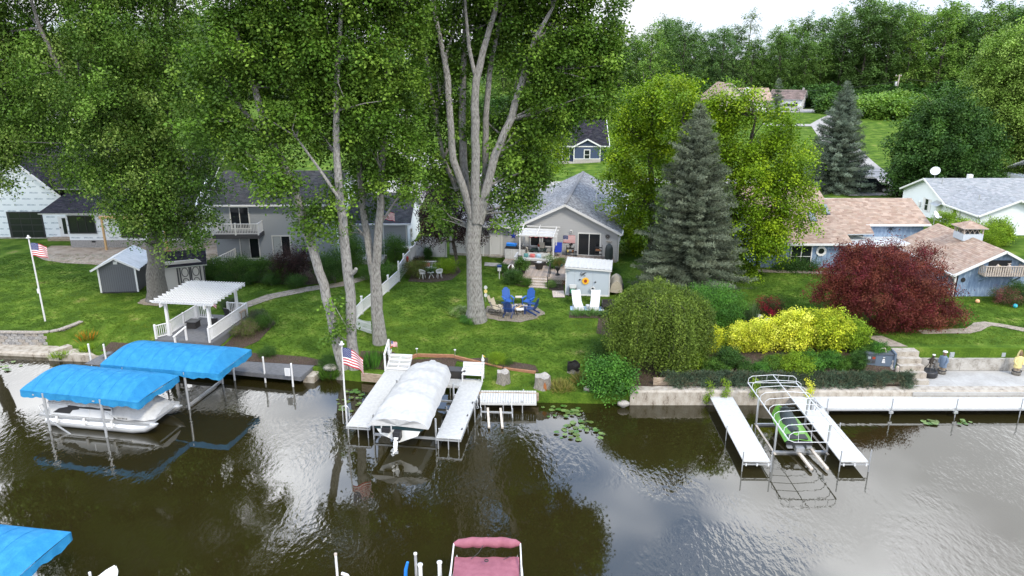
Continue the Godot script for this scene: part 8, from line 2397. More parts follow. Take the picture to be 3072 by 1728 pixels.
func fences() -> void:
	var f := thing("picket_fence", "white vinyl picket fence between the two lawns", "fence")
	var line := [Vector2(-10.8, -48.4), Vector2(-10.62, -49.8), Vector2(-10.05, -52.2), Vector2(-9.55, -54.8), Vector2(-9.1, -57.4)]
	for k in line.size() - 1:
		var a: Vector2 = line[k]; var b: Vector2 = line[k + 1]
		var n := int(a.distance_to(b) / 0.115)
		var turn := rad_to_deg(-(b - a).angle())
		for q in n:
			var p := a.lerp(b, (q + 0.5) / n)
			bx("picket", f, v3(p.x, soil(p.x, p.y) + 0.52, p.y), v3(0.05, 0.9, 0.022), M.white, v3(0, turn, 0))
		for y in [0.16, 0.95]:
			var s := Shape.new()
			s.bar(v3(a.x, soil(a.x, a.y) + y, a.y), v3(b.x, soil(b.x, b.y) + y, b.y), 0.05, 0.09)
			part("rail", s, M.white, f)
	for p in line:
		bx("post", f, v3(p.x, soil(p.x, p.y) + 0.65, p.y), v3(0.12, 1.3, 0.12), M.white)
		bx("post_cap", f, v3(p.x, soil(p.x, p.y) + 1.32, p.y), v3(0.16, 0.05, 0.16), M.white)
	var g := thing("leaning_fence", "short leaning white picket panel against the forked cottonwood", "fence", v3(-10.7, soil(-10.7, -47.2), -47.2), -38.0)
	for k in 16: bx("picket", g, v3(k * 0.115, 0.42 - 0.1 * sin(PI * k / 15.0), 0), v3(0.06, 0.85, 0.02), M.white)
	bx("rail", g, v3(0.86, 0.2, -0.02), v3(1.8, 0.07, 0.03), M.white); bx("rail", g, v3(0.86, 0.62, -0.02), v3(1.8, 0.07, 0.03), M.white)
	var v := thing("privacy_fence", "solid white vinyl privacy fence stepping up to the grey house", "fence")
	var pl := [Vector2(-9.1, -57.4), Vector2(-9.0, -59.6), Vector2(-8.75, -61.6), Vector2(-8.5, -63.2), Vector2(-8.0, -64.8)]
	for k in pl.size() - 1:
		var a: Vector2 = pl[k]; var b: Vector2 = pl[k + 1]
		var n := int(a.distance_to(b) / 0.16)
		var turn := rad_to_deg(-(b - a).angle())
		var h := 1.35 + 0.12 * k
		for q in n:
			var p := a.lerp(b, (q + 0.5) / n)
			bx("board", v, v3(p.x, h / 2 + 0.06, p.y), v3(0.157, h - 0.1, 0.035), M.white, v3(0, turn, 0))
		for y in [0.1, h]:
			var s := Shape.new()
			s.bar(v3(a.x, y, a.y), v3(b.x, y, b.y), 0.06, 0.1)
			part("rail", s, M.white, v)
	for k in pl.size(): bx("post", v, v3(pl[k].x, 0.85, pl[k].y), v3(0.13, 1.75 + 0.08 * k, 0.13), M.white)
	var gt := thing("privacy_gate", "tall solid white gate panel left of the purple tree's trunk", "gate", v3(-7.95, 0, -64.9), -4.0)
	for k in 13: bx("board", gt, v3(0.1 + k * 0.16, 0.95, 0), v3(0.157, 1.7, 0.035), M.white)
	bx("rail", gt, v3(1.05, 0.12, 0), v3(2.1, 0.1, 0.06), M.white); bx("rail", gt, v3(1.05, 1.82, 0), v3(2.1, 0.1, 0.06), M.white)
	var li := thing("life_ring", "red oval ring hung on the white privacy fence", "ring", v3(-8.86, 1.05, -60.4), 80.0)
	var s2 := Shape.new()
	var pts := []
	for k in 17: pts.append(v3(cos(TAU * k / 16) * 0.14, sin(TAU * k / 16) * 0.22, 0.07))
	s2.tube(pts, [0.06], 8, false)
	part("ring", s2, M.red, li)
	var ub := thing("utility_cabinet", "beige utility cabinet beside the clipped shrub", "cabinet", v3(-9.4, 0, -64.6), 0.0)
	bx("body", ub, v3(0, 0.5, 0), v3(0.75, 1.0, 0.8), M.wood); bx("lid", ub, v3(0, 1.02, 0), v3(0.82, 0.06, 0.88), M.beige)

func home_deck() -> void:
	var d := thing("house_deck", "weathered wooden deck behind the grey house with lattice skirt", "deck", HOME, HOME_TURN)
	for k in 64:
		var x := -4.85 + k * 0.145
		var z1 := 7.3 if x > -3.35 else 4.2
		bx("plank", d, v3(x, 0.53, (z1 + 0.15) / 2), v3(0.138, 0.05, z1 - 0.15), M.deck_tones[k % 3])
	bx("rim", d, v3(0.55, 0.44, 7.32), v3(7.9, 0.16, 0.05), M.weathered)
	bx("rim", d, v3(-3.42, 0.44, 5.75), v3(0.05, 0.16, 3.1), M.weathered)
	for part_ in [[-3.3, -1.85, M.weathered, M.bunk], [-0.45, 0.6, M.weathered, M.bunk], [0.6, 4.4, M.red_wood, M.red_wood]]:
		var lat := Node3D.new()
		lat.name = "lattice"
		d.add_child(lat, true)
		var x: float = part_[0]
		while x < part_[1]:
			for sg in [-1, 1]: bx("strip", lat, v3(x + 0.09, 0.19, 7.26 + 0.012 * sg), v3(0.035, 0.5, 0.012), part_[3], v3(0, 0, 45 * sg))
			x += 0.16
		bx("frame", lat, v3((part_[0] + part_[1]) / 2, 0.36, 7.29), v3(part_[1] - part_[0], 0.06, 0.03), part_[2]); bx("frame", lat, v3((part_[0] + part_[1]) / 2, 0.03, 7.29), v3(part_[1] - part_[0], 0.06, 0.03), part_[2])
	for k in 4:
		bx("tread", d, v3(-1.15, 0.42 - k * 0.125, 7.5 + k * 0.32), v3(1.3 + 0.06 * k, 0.05, 0.36), M.weathered)
		bx("riser", d, v3(-1.15, 0.35 - k * 0.125, 7.66 + k * 0.32), v3(1.28 + 0.06 * k, 0.13, 0.03), M.weathered)
	for p in [[-0.46, 7.2, 0.55], [-0.42, 8.5, 0.05]]: bx("rail_post", d, v3(p[0], p[2] + 0.45, p[1]), v3(0.06, 0.9, 0.06), M.black)
	tub("handrail", d, [v3(-0.46, 1.45, 6.4), v3(-0.46, 1.42, 7.2), v3(-0.42, 0.92, 8.55)], [0.03], M.black, 6)
	bx("rail_post", d, v3(-0.46, 1.0, 6.4), v3(0.06, 0.9, 0.06), M.black)
	# white pergola over the deck table
	var p := thing("deck_pergola", "small white pergola with a cloth shade over the deck table", "pergola", home(-2.15, 0.55, 0.3), HOME_TURN)
	for x in [-1.45, 1.45]:
		bx("post", p, v3(x, 1.05, 2.3), v3(0.12, 2.1, 0.12), M.white); bx("post", p, v3(x * 1.0, 1.2, 0.15), v3(0.12, 2.4, 0.12), M.white)
		var s := Shape.new()
		s.bar(v3(x, 2.48, 0.0), v3(x, 2.18, 2.55), 0.07, 0.14)
		part("side_beam", s, M.white, p)
	for z in [[0.1, 2.5], [0.95, 2.4], [1.75, 2.3], [2.4, 2.2]]: bx("cross_beam", p, v3(0, z[1], z[0]), v3(3.5, 0.12, 0.06), M.white)
	bx("ridge_rod", p, v3(0, 2.46, 1.2), v3(0.05, 0.05, 2.4), M.white, v3(7, 0, 0))
	var cl := Shape.new()
	var rows := []
	for r in 9:
		var row := []
		for k in 9: row.append(v3(-1.35 + 2.7 * k / 8.0, 2.24 + 0.2 * r / 8.0 - 0.05 * sin(PI * fmod(r / 8.0 * 3.0, 1.0)), 2.35 - 1.7 * r / 8.0))
		rows.append(row)
	cl.sheet(rows)
	part("shade_cloth", cl, M.vinyl, p)

func pot(called: String, label: String, at: Vector3, r: float, h: float, m: Material, pal: Array, ph := 0.5) -> void:
	var t := thing(called, label, "planter", at)
	var s := Shape.new()
	s.lathe([Vector2(0.001, 0), Vector2(r * 0.7, 0), Vector2(r, h), Vector2(r * 0.88, h), Vector2(r * 0.8, h * 0.9), Vector2(0.001, h * 0.9)], 12)
	part("pot", s, m, t)
	if pal.size():
		foliage(t, [[at.x, at.y + h + ph * 0.4, at.z, r * 1.5, ph * 0.55, r * 1.5]], "broad", pal, 0.24, 5, 0.2, M.leaf, "plant", 0.3, 0.7)

func deck_furniture() -> void:
	var y := 0.56
	var cab := thing("outdoor_cabinet", "white three-door outdoor cabinet on the deck", "cabinet", home(-4.05, y, 2.2), HOME_TURN)
	bx("carcass", cab, v3(0, 0.45, 0), v3(1.75, 0.9, 0.6), M.white)
	for k in 3: bx("door", cab, v3(-0.58 + k * 0.58, 0.45, 0.31), v3(0.54, 0.84, 0.03), M.white_dock)
	bx("top", cab, v3(0, 0.93, 0), v3(1.8, 0.05, 0.66), M.planter)
	var bl := thing("blue_cooler", "bright blue lidded tote on the white cabinet", "tote", home(-4.4, y + 0.96, 2.15), HOME_TURN)
	bx("tray", bl, v3(0, 0.08, 0), v3(0.95, 0.16, 0.5), M.black); bx("body", bl, v3(0, 0.22, 0), v3(0.86, 0.16, 0.46), M.bumper_blue); bx("lid", bl, v3(0.02, 0.32, 0), v3(0.9, 0.05, 0.5), M.bumper_blue, v3(0, 0, -3))
	var kt := thing("kettle_grill", "round black kettle grill lid on the white cabinet", "grill", home(-3.55, y + 0.96, 2.2), 0.0)
	var ks := Shape.new()
	ks.lathe([Vector2(0.3, 0.0), Vector2(0.3, 0.05), Vector2(0.22, 0.12), Vector2(0.05, 0.17), Vector2(0.001, 0.17)], 16)
	part("lid", ks, M.black, kt)
	bx("handle", kt, v3(0, 0.2, 0), v3(0.16, 0.04, 0.04), M.black)
	var tb := thing("dining_table", "dark green glass dining table under the deck pergola", "table", home(-2.1, y, 1.6), HOME_TURN)
	bx("top", tb, v3(0, 0.72, 0), v3(1.35, 0.03, 0.95), M.green_glass); bx("rim", tb, v3(0, 0.7, 0.49), v3(1.4, 0.05, 0.04), M.black); bx("rim", tb, v3(0, 0.7, -0.49), v3(1.4, 0.05, 0.04), M.black)
	for e in [[-1, -1], [1, -1], [-1, 1], [1, 1]]: bx("leg", tb, v3(e[0] * 0.6, 0.35, e[1] * 0.42), v3(0.05, 0.7, 0.05), M.black)
	var vs := thing("table_vase", "red flowers in a vase on the green deck table", "vase", home(-2.1, y + 0.74, 1.65), 0.0)
	var vv := Shape.new()
	vv.lathe([Vector2(0.05, 0), Vector2(0.08, 0.1), Vector2(0.04, 0.2)], 9)
	part("vase", vv, M.curtain, vs)
	for k in 6: tub("flower", vs, [v3(0, 0.18, 0), v3(cos(k) * 0.08, 0.36 + 0.02 * k, sin(k) * 0.08)], [0.01, 0.05], M.red_brown, 5)
	var ch := sling_chair("dining_chair", "beige sling chair left of the green deck table", home(-3.1, y, 1.7), HOME_TURN + 90, M.black, M.beige)
	copy(ch, home(-1.1, y, 1.6), HOME_TURN - 90, "beige sling chair right of the green deck table, behind")
	copy(ch, home(-1.1, y, 2.3), HOME_TURN - 100, "beige sling chair right of the green deck table, nearer the lawn")
	copy(ch, home(-2.0, y, 0.75), HOME_TURN, "beige sling chair at the window end of the green table")
	copy(ch, home(-2.7, y, 2.2), HOME_TURN + 120, "beige sling chair at the table corner by the white cabinet")
	# L-shaped sofa with cushions
	var so := thing("outdoor_sofa", "white cushioned corner sofa on the deck", "sofa", home(-2.15, y, 3.7), HOME_TURN)
	bx("base", so, v3(0.3, 0.18, 0), v3(2.0, 0.36, 0.75), M.planter); bx("base", so, v3(-1.1, 0.18, 0.5), v3(0.8, 0.36, 1.6), M.planter)
	bx("cushion", so, v3(0.3, 0.44, 0.05), v3(1.95, 0.16, 0.7), M.vinyl); bx("cushion", so, v3(-1.1, 0.44, 0.5), v3(0.75, 0.16, 1.55), M.vinyl)
	bx("back_cushion", so, v3(0.3, 0.68, -0.32), v3(1.95, 0.42, 0.16), M.vinyl, v3(-10, 0, 0)); bx("back_cushion", so, v3(-1.45, 0.68, 0.5), v3(0.16, 0.42, 1.55), M.vinyl, v3(0, 0, 10))
	for k in 4:
		var c := thing("sofa_pillow", ["teal patterned pillow on the white corner sofa", "red and white pillow on the white corner sofa", "pale blue pillow on the white corner sofa", "dark patterned pillow on the short side of the sofa"][k], "pillow", home(-2.9 + k * 0.55 if k < 3 else -3.3, y + 0.68, 3.6 if k < 3 else 4.3), HOME_TURN)
		var ps := Shape.new()
		var rows := []
		for r in 5:
			var row := []
			for q in 5: row.append(v3(-0.2 + 0.1 * q, -0.18 + 0.09 * r, 0.08 * sin(PI * q / 4.0) * sin(PI * r / 4.0)))
			rows.append(row)
		ps.sheet(rows)
		part("front", ps, [M.pillow_teal, M.pillow_red, M.pillow_pale, M.mid_dark][k], c)
		bx("back", c, v3(0, 0, -0.03), v3(0.38, 0.34, 0.05), M.vinyl)
	var ct := thing("wicker_planter_table", "dark tapered wicker fire table before the white sofa", "table", home(-1.55, y, 5.2), HOME_TURN)
	var cs := Shape.new()
	cs.lathe([Vector2(0.26, 0), Vector2(0.4, 0.5), Vector2(0.45, 0.52), Vector2(0.45, 0.58), Vector2(0.001, 0.58)], 4)
	part("body", cs, M.planter, ct)
	bx("tray", ct, v3(0, 0.6, 0), v3(0.4, 0.04, 0.25), M.white)
	var bc := thing("folding_chair", "royal blue high-backed folding chair against the grey siding", "chair", home(-0.5, y, 0.7), HOME_TURN)
	bx("backrest", bc, v3(0, 0.78, -0.2), v3(0.62, 0.75, 0.05), M.royal, v3(-10, 0, 0)); bx("seat", bc, v3(0, 0.4, 0.08), v3(0.6, 0.05, 0.5), M.royal)
	for x in [-0.3, 0.3]:
		bx("leg", bc, v3(x, 0.2, 0.3), v3(0.04, 0.42, 0.04), M.galv); bx("leg", bc, v3(x, 0.2, -0.2), v3(0.04, 0.42, 0.04), M.galv)
	var gr := thing("plant_stand", "dark iron plant stand with small pots by the flag panel", "stand", home(0.55, y, 0.5), HOME_TURN)
	for k in 2: bx("shelf", gr, v3(0, 0.3 + 0.35 * k, 0), v3(0.7, 0.04, 0.3), M.black)
	for x in [-0.33, 0.33]: bx("leg", gr, v3(x, 0.45, 0), v3(0.03, 0.9, 0.28), M.black)
	for k in 3:
		var jar := Shape.new()
		jar.lathe([Vector2(0.06, 0), Vector2(0.1, 0.12), Vector2(0.07, 0.2), Vector2(0.001, 0.2)], 8, v3(-0.22 + k * 0.22, 0.32 if k != 1 else 0.67, 0))
		part("pot", jar, [M.yellow, M.planter, M.terracotta][k], gr)
	bx("bird_figure", gr, v3(0.05, 1.0, 0), v3(0.3, 0.2, 0.06), M.black, v3(0, 0, 30))
	var ln := thing("lantern", "black lantern standing left of the sliding door", "lantern", home(1.05, y, 0.55), HOME_TURN)
	bx("base", ln, v3(0, 0.05, 0), v3(0.22, 0.1, 0.22), M.black); bx("glass", ln, v3(0, 0.22, 0), v3(0.16, 0.24, 0.16), M.glass_pale)
	var lt := Shape.new()
	lt.lathe([Vector2(0.17, 0.34), Vector2(0.04, 0.46), Vector2(0.001, 0.5)], 4)
	part("cap", lt, M.black, ln)
	var sm := thing("covered_grill", "tall black covered smoker at the deck's far right", "grill", home(3.95, y, 1.0), HOME_TURN)
	var ss := Shape.new()
	var rows := []
	for e in [[0.36, 0.0], [0.36, 0.5], [0.34, 0.95], [0.26, 1.2], [0.1, 1.34], [0.001, 1.36]]: rows.append(Vector2(e[0], e[1]))
	ss.lathe(rows, 9)
	part("cover", ss, M.cover_black, sm)
	bx("foot", sm, v3(0, 0.02, 0), v3(0.5, 0.05, 0.5), M.black)
	var st := thing("tiered_stand", "black tiered metal stand beside the sliding door", "stand", home(3.05, y, 0.9), HOME_TURN)
	for k in 3: bx("shelf", st, v3(0, 0.35 + 0.3 * k, 0), v3(0.62, 0.03, 0.34), M.black)
	for x in [-0.31, 0.31]: bx("leg", st, v3(x, 0.6, 0), v3(0.03, 1.2, 0.03), M.black)
	bx("tray", st, v3(-0.05, 0.74, 0), v3(0.4, 0.12, 0.28), M.terracotta)
	var ur := thing("urn_planter", "black pedestal urn with grasses at the deck edge", "planter", home(0.15, y, 6.6), 0.0)
	var us := Shape.new()
	us.lathe([Vector2(0.001, 0), Vector2(0.2, 0), Vector2(0.2, 0.06), Vector2(0.07, 0.14), Vector2(0.06, 0.32), Vector2(0.16, 0.42), Vector2(0.24, 0.68), Vector2(0.2, 0.68), Vector2(0.001, 0.62)], 14)
	part("urn", us, M.black, ur)
	foliage(ur, [[ur.position.x, ur.position.y + 0.85, ur.position.z, 0.3, 0.18, 0.3]], "blade", [Color(0.12, 0.1, 0.03), Color(0.1, 0.15, 0.03)], 0.2, 4, 0.15, M.leaf, "grasses", 0.2, 0.6)
	pot("deck_pot", "large dark pot of leafy plants at the deck's left corner", home(-2.75, y, 6.6), 0.32, 0.45, M.planter, G_BOX, 0.75)
	pot("deck_pot", "white flowering plant in a dark pot beside the sofa", home(-0.9, y, 3.7), 0.25, 0.35, M.planter, [Color(0.6, 0.6, 0.55), Color(0.1, 0.16, 0.04)], 0.4)
	pot("deck_pot", "blue-green pot with a small plant near the sofa", home(0.1, y, 4.0), 0.22, 0.4, M.pillow_teal, G_BOX, 0.3)
	pot("deck_pot", "shallow dark pot beyond the sofa end", home(-0.4, y, 4.6), 0.28, 0.25, M.planter, G_DARK, 0.4)
	var wb := thing("striped_basket", "striped round basket in the bed beside the deck", "basket", home(-3.9, 0.1, 4.9), 0.0)
	var ws := Shape.new()
	for k in 8:
		ws.col = Color(0.7, 0.68, 0.64) if k % 2 else Color(0.06, 0.03, 0.03)
		var a0 := TAU * k / 8; var a1 := TAU * (k + 1) / 8
		for q in 5:
			var t0 := PI * q / 5 - PI / 2; var t1 := PI * (q + 1) / 5 - PI / 2
			ws.quad(sph(a1, t0) * 0.36, sph(a0, t0) * 0.36, sph(a0, t1) * 0.36, sph(a1, t1) * 0.36)
	part("body", ws, M.cloth, wb).position = v3(0, 0.34, 0)
	bx("foot", wb, v3(0, 0.02, 0), v3(0.3, 0.06, 0.3), M.planter)
	var bf := thing("yard_flag_box", "small blue and white birdhouse in the deck bed", "birdhouse", home(-4.6, 0.0, 6.7), HOME_TURN)
	bx("post", bf, v3(0, 0.35, 0), v3(0.06, 0.7, 0.06), M.white); bx("house", bf, v3(0, 0.85, 0), v3(0.26, 0.34, 0.2), M.white); bx("roof", bf, v3(0, 1.08, 0), v3(0.34, 0.16, 0.26), M.chair_navy)
	var so2 := thing("soccer_sign", "thin garden stake with white discs beside the great trunk", "ornament", v3(-1.95, 0, -52.4), 0.0)
	tub("stake", so2, [v3(0, 0, 0), v3(0, 1.1, 0)], [0.012], M.galv, 5)
	for k in 3: fan("disc", so2, octa(0.13), -0.01, 0.02, [M.dish, M.yellow, M.dish][k], Transform3D(Basis.IDENTITY, v3(0, 1.1 - k * 0.3, 0)))

func sph(a: float, t: float) -> Vector3:
	return v3(cos(a) * cos(t), sin(t), sin(a) * cos(t))

func adirondack(label: String, at: Vector3, turn: float, m: Material) -> void:
	var t := thing("adirondack_chair", label, "chair", at, turn, "")
	for k in 6:
		var u := (k - 2.5) / 2.5
		var h := 0.92 - 0.2 * u * u
		bx("back_slat", t, v3((k - 2.5) * 0.1, 0.36 + h * 0.44, -0.3 - h * 0.12), v3(0.088, h, 0.025), m, v3(-17, 0, 0))
	for k in 5: bx("seat_slat", t, v3(0, 0.34 - k * 0.012 + 0.03, -0.16 + k * 0.11), v3(0.56, 0.025, 0.1), m, v3(7, 0, 0))
	for x in [-0.34, 0.34]:
		bx("armrest", t, v3(x, 0.58, 0.05), v3(0.13, 0.03, 0.72), m)
		bx("front_leg", t, v3(x * 0.92, 0.29, 0.34), v3(0.04, 0.58, 0.11), m)
		var s := Shape.new()
		s.bar(v3(x * 0.85, 0.36, 0.4), v3(x * 0.85, 0.02, -0.55), 0.03, 0.11)
		part("back_leg", s, m, t)
	bx("back_brace", t, v3(0, 0.62, -0.42), v3(0.6, 0.07, 0.03), m)

func fire_pit() -> void:
	adirondack("bright blue slatted chair behind the fire ring, nearer the great trunk", v3(-0.3, 0.03, -51.6), 20.0, M.adirondack)
	adirondack("bright blue slatted chair behind the fire ring, nearer the shed", v3(1.2, 0.03, -51.5), -28.0, M.adirondack)
	adirondack("navy slatted chair seen from behind, left of the white-topped table", v3(-0.22, 0.03, -49.3), 168.0, M.chair_navy)
	adirondack("navy slatted chair seen in profile at the fire ring's edge", v3(1.35, 0.03, -49.7), 245.0, M.chair_navy)
	var r := thing("fire_ring", "ring of stones with ash and firewood in the patio", "fire pit", v3(0.5, 0.03, -50.7))
	for k in 13:
		var a := TAU * k / 13
		var s := Shape.new()
		var w := rng.randf_range(0.13, 0.2)
		s.lathe([Vector2(0.01, -0.03), Vector2(w, 0.02), Vector2(w * 0.9, 0.13), Vector2(w * 0.4, 0.2), Vector2(0.001, 0.21)], 7)
		var o := part("stone", s, [M.rock, M.pebble, M.block][k % 3], r)
		o.position = v3(cos(a) * 0.62, 0, sin(a) * 0.5)
		o.rotation.y = rng.randf() * TAU
	for k in 5: tub("log", r, [v3(rng.randf_range(-0.4, 0.4), 0.08, rng.randf_range(-0.3, 0.3)), v3(rng.randf_range(-0.35, 0.35), 0.22, rng.randf_range(-0.3, 0.3))], [0.05, 0.04], [M.wood, M.char, M.new_wood][k % 3], 6)
	var ash := Shape.new()
	ash.lathe([Vector2(0.55, 0.0), Vector2(0.4, 0.05), Vector2(0.001, 0.07)], 14)
	part("ash", ash, M.block, r)
	for e in [["low tan-topped side table behind the fire ring", v3(0.5, 0.03, -52.1), M.beige, 0.0], ["white-topped side table in front of the fire ring", v3(0.55, 0.03, -49.35), M.white, 8.0]]:
		var t := thing("fire_side_table", e[0], "table", e[1], e[3])
		bx("top", t, v3(0, 0.44, 0), v3(0.5, 0.04, 0.42), e[2])
		for q in [[-1, -1], [1, -1], [-1, 1], [1, 1]]: bx("leg", t, v3(q[0] * 0.21, 0.21, q[1] * 0.17), v3(0.035, 0.44, 0.035), M.bronze)
	for k in 2:
		var g := thing("spring_rocker", ["tan sling spring rocker nearer the great trunk's roots", "tan sling spring rocker behind, facing the fire ring"][k], "chair", [v3(-1.0, 0.03, -49.55), v3(-1.25, 0.03, -50.2)][k], [62.0, 75.0][k])
		var s := Shape.new()
		var rows := []
		for e in [[0.5, 0.4], [0.3, 0.46], [0.0, 0.4], [-0.2, 0.44], [-0.34, 0.75], [-0.48, 1.12]]: rows.append([v3(-0.27, e[1], e[0]), v3(0.0, e[1] - 0.02, e[0]), v3(0.27, e[1], e[0])])
		s.sheet(rows)
		part("sling", s, M.sling, g)
		for x in [-0.3, 0.3]:
			tub("arm", g, [v3(x, 0.72, -0.4), v3(x, 0.68, 0.1), v3(x, 0.6, 0.36), v3(x, 0.4, 0.44), v3(x, 0.1, 0.3)], [0.02], M.bronze, 6)
			tub("base_rail", g, [v3(x, 0.02, 0.42), v3(x, 0.02, -0.42), v3(x, 0.25, -0.3)], [0.022], M.bronze, 6)
		bx("crossbar", g, v3(0, 0.03, 0.4), v3(0.6, 0.03, 0.03), M.bronze); bx("crossbar", g, v3(0, 0.03, -0.4), v3(0.6, 0.03, 0.03), M.bronze)

func shed_corner() -> void:
	for k in 2:
		var t := thing("chaise_lounge", ["white towelled chaise lounge nearer the hose reel", "white towelled chaise lounge nearer the wheelbarrow"][k], "lounger", [v3(4.75, 0.02, -51.0), v3(6.0, 0.02, -51.0)][k], [3.0, -9.0][k])
		var s := Shape.new()
		var rows := []
		for e in [[0.75, 0.28], [0.4, 0.33], [0.0, 0.34], [-0.35, 0.38], [-0.75, 0.68], [-1.15, 1.0]]:
			rows.append([v3(-0.33, e[1], e[0]), v3(-0.11, e[1] - 0.025, e[0]), v3(0.11, e[1] - 0.025, e[0]), v3(0.33, e[1], e[0])])
		s.sheet(rows)
		part("towel", s, M.towel, t)
		bx("drape", t, v3(0, 0.16, 0.76), v3(0.66, 0.26, 0.02), M.towel, v3(-12, 0, 0))
		for x in [-0.3, 0.3]:
			bx("frame", t, v3(x, 0.27, 0.15), v3(0.04, 0.04, 1.1), M.white)
			for z in [0.6, -0.35]: bx("leg", t, v3(x, 0.13, z), v3(0.04, 0.28, 0.04), M.white)
	var rug := thing("outdoor_mat", "pale blue and white striped mat under the loungers", "mat", v3(5.4, 0.035, -50.75), -3.0)
	for k in 14: bx("stripe", rug, v3(-1.1 + k * 0.17, 0, 0), v3(0.17, 0.012, 0.9), M.curtain if k % 2 else M.pillow_pale)
	var bu := thing("white_bucket", "small white bucket between the loungers", "bucket", v3(5.45, 0.05, -50.7))
	var bs := Shape.new()
	bs.lathe([Vector2(0.001, 0), Vector2(0.11, 0), Vector2(0.15, 0.28), Vector2(0.13, 0.28), Vector2(0.001, 0.24)], 12)
	part("body", bs, M.white, bu)
	bx("handle", bu, v3(0, 0.3, 0), v3(0.3, 0.02, 0.02), M.galv)
	var h := thing("hose_reel", "green hose on a reel against the pale blue shed", "hose reel", v3(4.6, 0.05, -53.6), -6.0)
	var hs := Shape.new()
	var pts := []
	for k in 60: pts.append(v3(-0.2 + 0.4 * k / 60.0, 0.36 + sin(k * 1.2) * 0.2, cos(k * 1.2) * 0.2))
	hs.tube(pts, [0.03], 5, false)
	part("hose", hs, M.green, h)
	for x in [-0.25, 0.25]: bx("side", h, v3(x, 0.33, 0), v3(0.04, 0.66, 0.4), M.planter)
	bx("top", h, v3(0, 0.72, -0.1), v3(0.52, 0.28, 0.12), M.white)
	var c := thing("wall_reel", "round white cord reel low on the blue shed wall", "reel", v3(6.1, 0.6, -53.6), -6.0)
	var cs := Shape.new()
	var cp := []
	for k in 17: cp.append(v3(cos(TAU * k / 16) * 0.16, sin(TAU * k / 16) * 0.16, 0.05))
	cs.tube(cp, [0.04], 6, false)
	part("coil", cs, M.white, c)
	bx("bracket", c, v3(0, 0.02, 0), v3(0.1, 0.3, 0.08), M.black)
	var w := thing("garden_cart", "black garden cart parked beside the right lounger", "cart", v3(6.95, 0.02, -50.9), -4.0)
	for e in [[0, 0.36, 0.42, 0.85, 0.3, 0.04], [0, 0.36, -0.42, 0.85, 0.3, 0.04], [0.42, 0.36, 0, 0.04, 0.3, 0.8], [-0.42, 0.36, 0, 0.04, 0.3, 0.8], [0, 0.23, 0, 0.82, 0.04, 0.8]]: bx("panel", w, v3(e[0], e[1], e[2]), v3(e[3], e[4], e[5]), M.planter)
	for x in [-0.3, 0.3]:
		for z in [-0.32, 0.32]: tub("wheel", w, [v3(x * 1.5 - 0.03, 0.13, z), v3(x * 1.5 + 0.03, 0.13, z)], [0.13], M.rubber, 12)
	var tp := thing("covered_trailer", "beige tarp-covered small trailer right of the blue shed", "trailer", v3(8.1, 0, -55.2), -8.0)
	var ts := Shape.new()
	var rows := []
	for r in 7:
		var u := r / 6.0
		var row := []
		for k in 9:
			var v := k / 8.0
			row.append(v3(0.5 - v, lerpf(0.3, 1.15 - 0.25 * u * u, pow(sin(PI * v), 0.5)) + 0.02 * sin(k * 2 + r), 1.5 - 3.0 * u))
		rows.append(row)
	ts.sheet(rows)
	for k in 8: ts.tri(rows[0][k], rows[0][k + 1], v3(0, 0.25, 1.55))
	part("tarp", ts, M.tarp, tp)
	bx("bed", tp, v3(0, 0.3, 0), v3(0.9, 0.1, 2.8), M.black)
	for x in [-0.5, 0.5]: tub("wheel", tp, [v3(x - 0.07, 0.27, 0), v3(x + 0.07, 0.27, 0)], [0.27], M.rubber, 14)

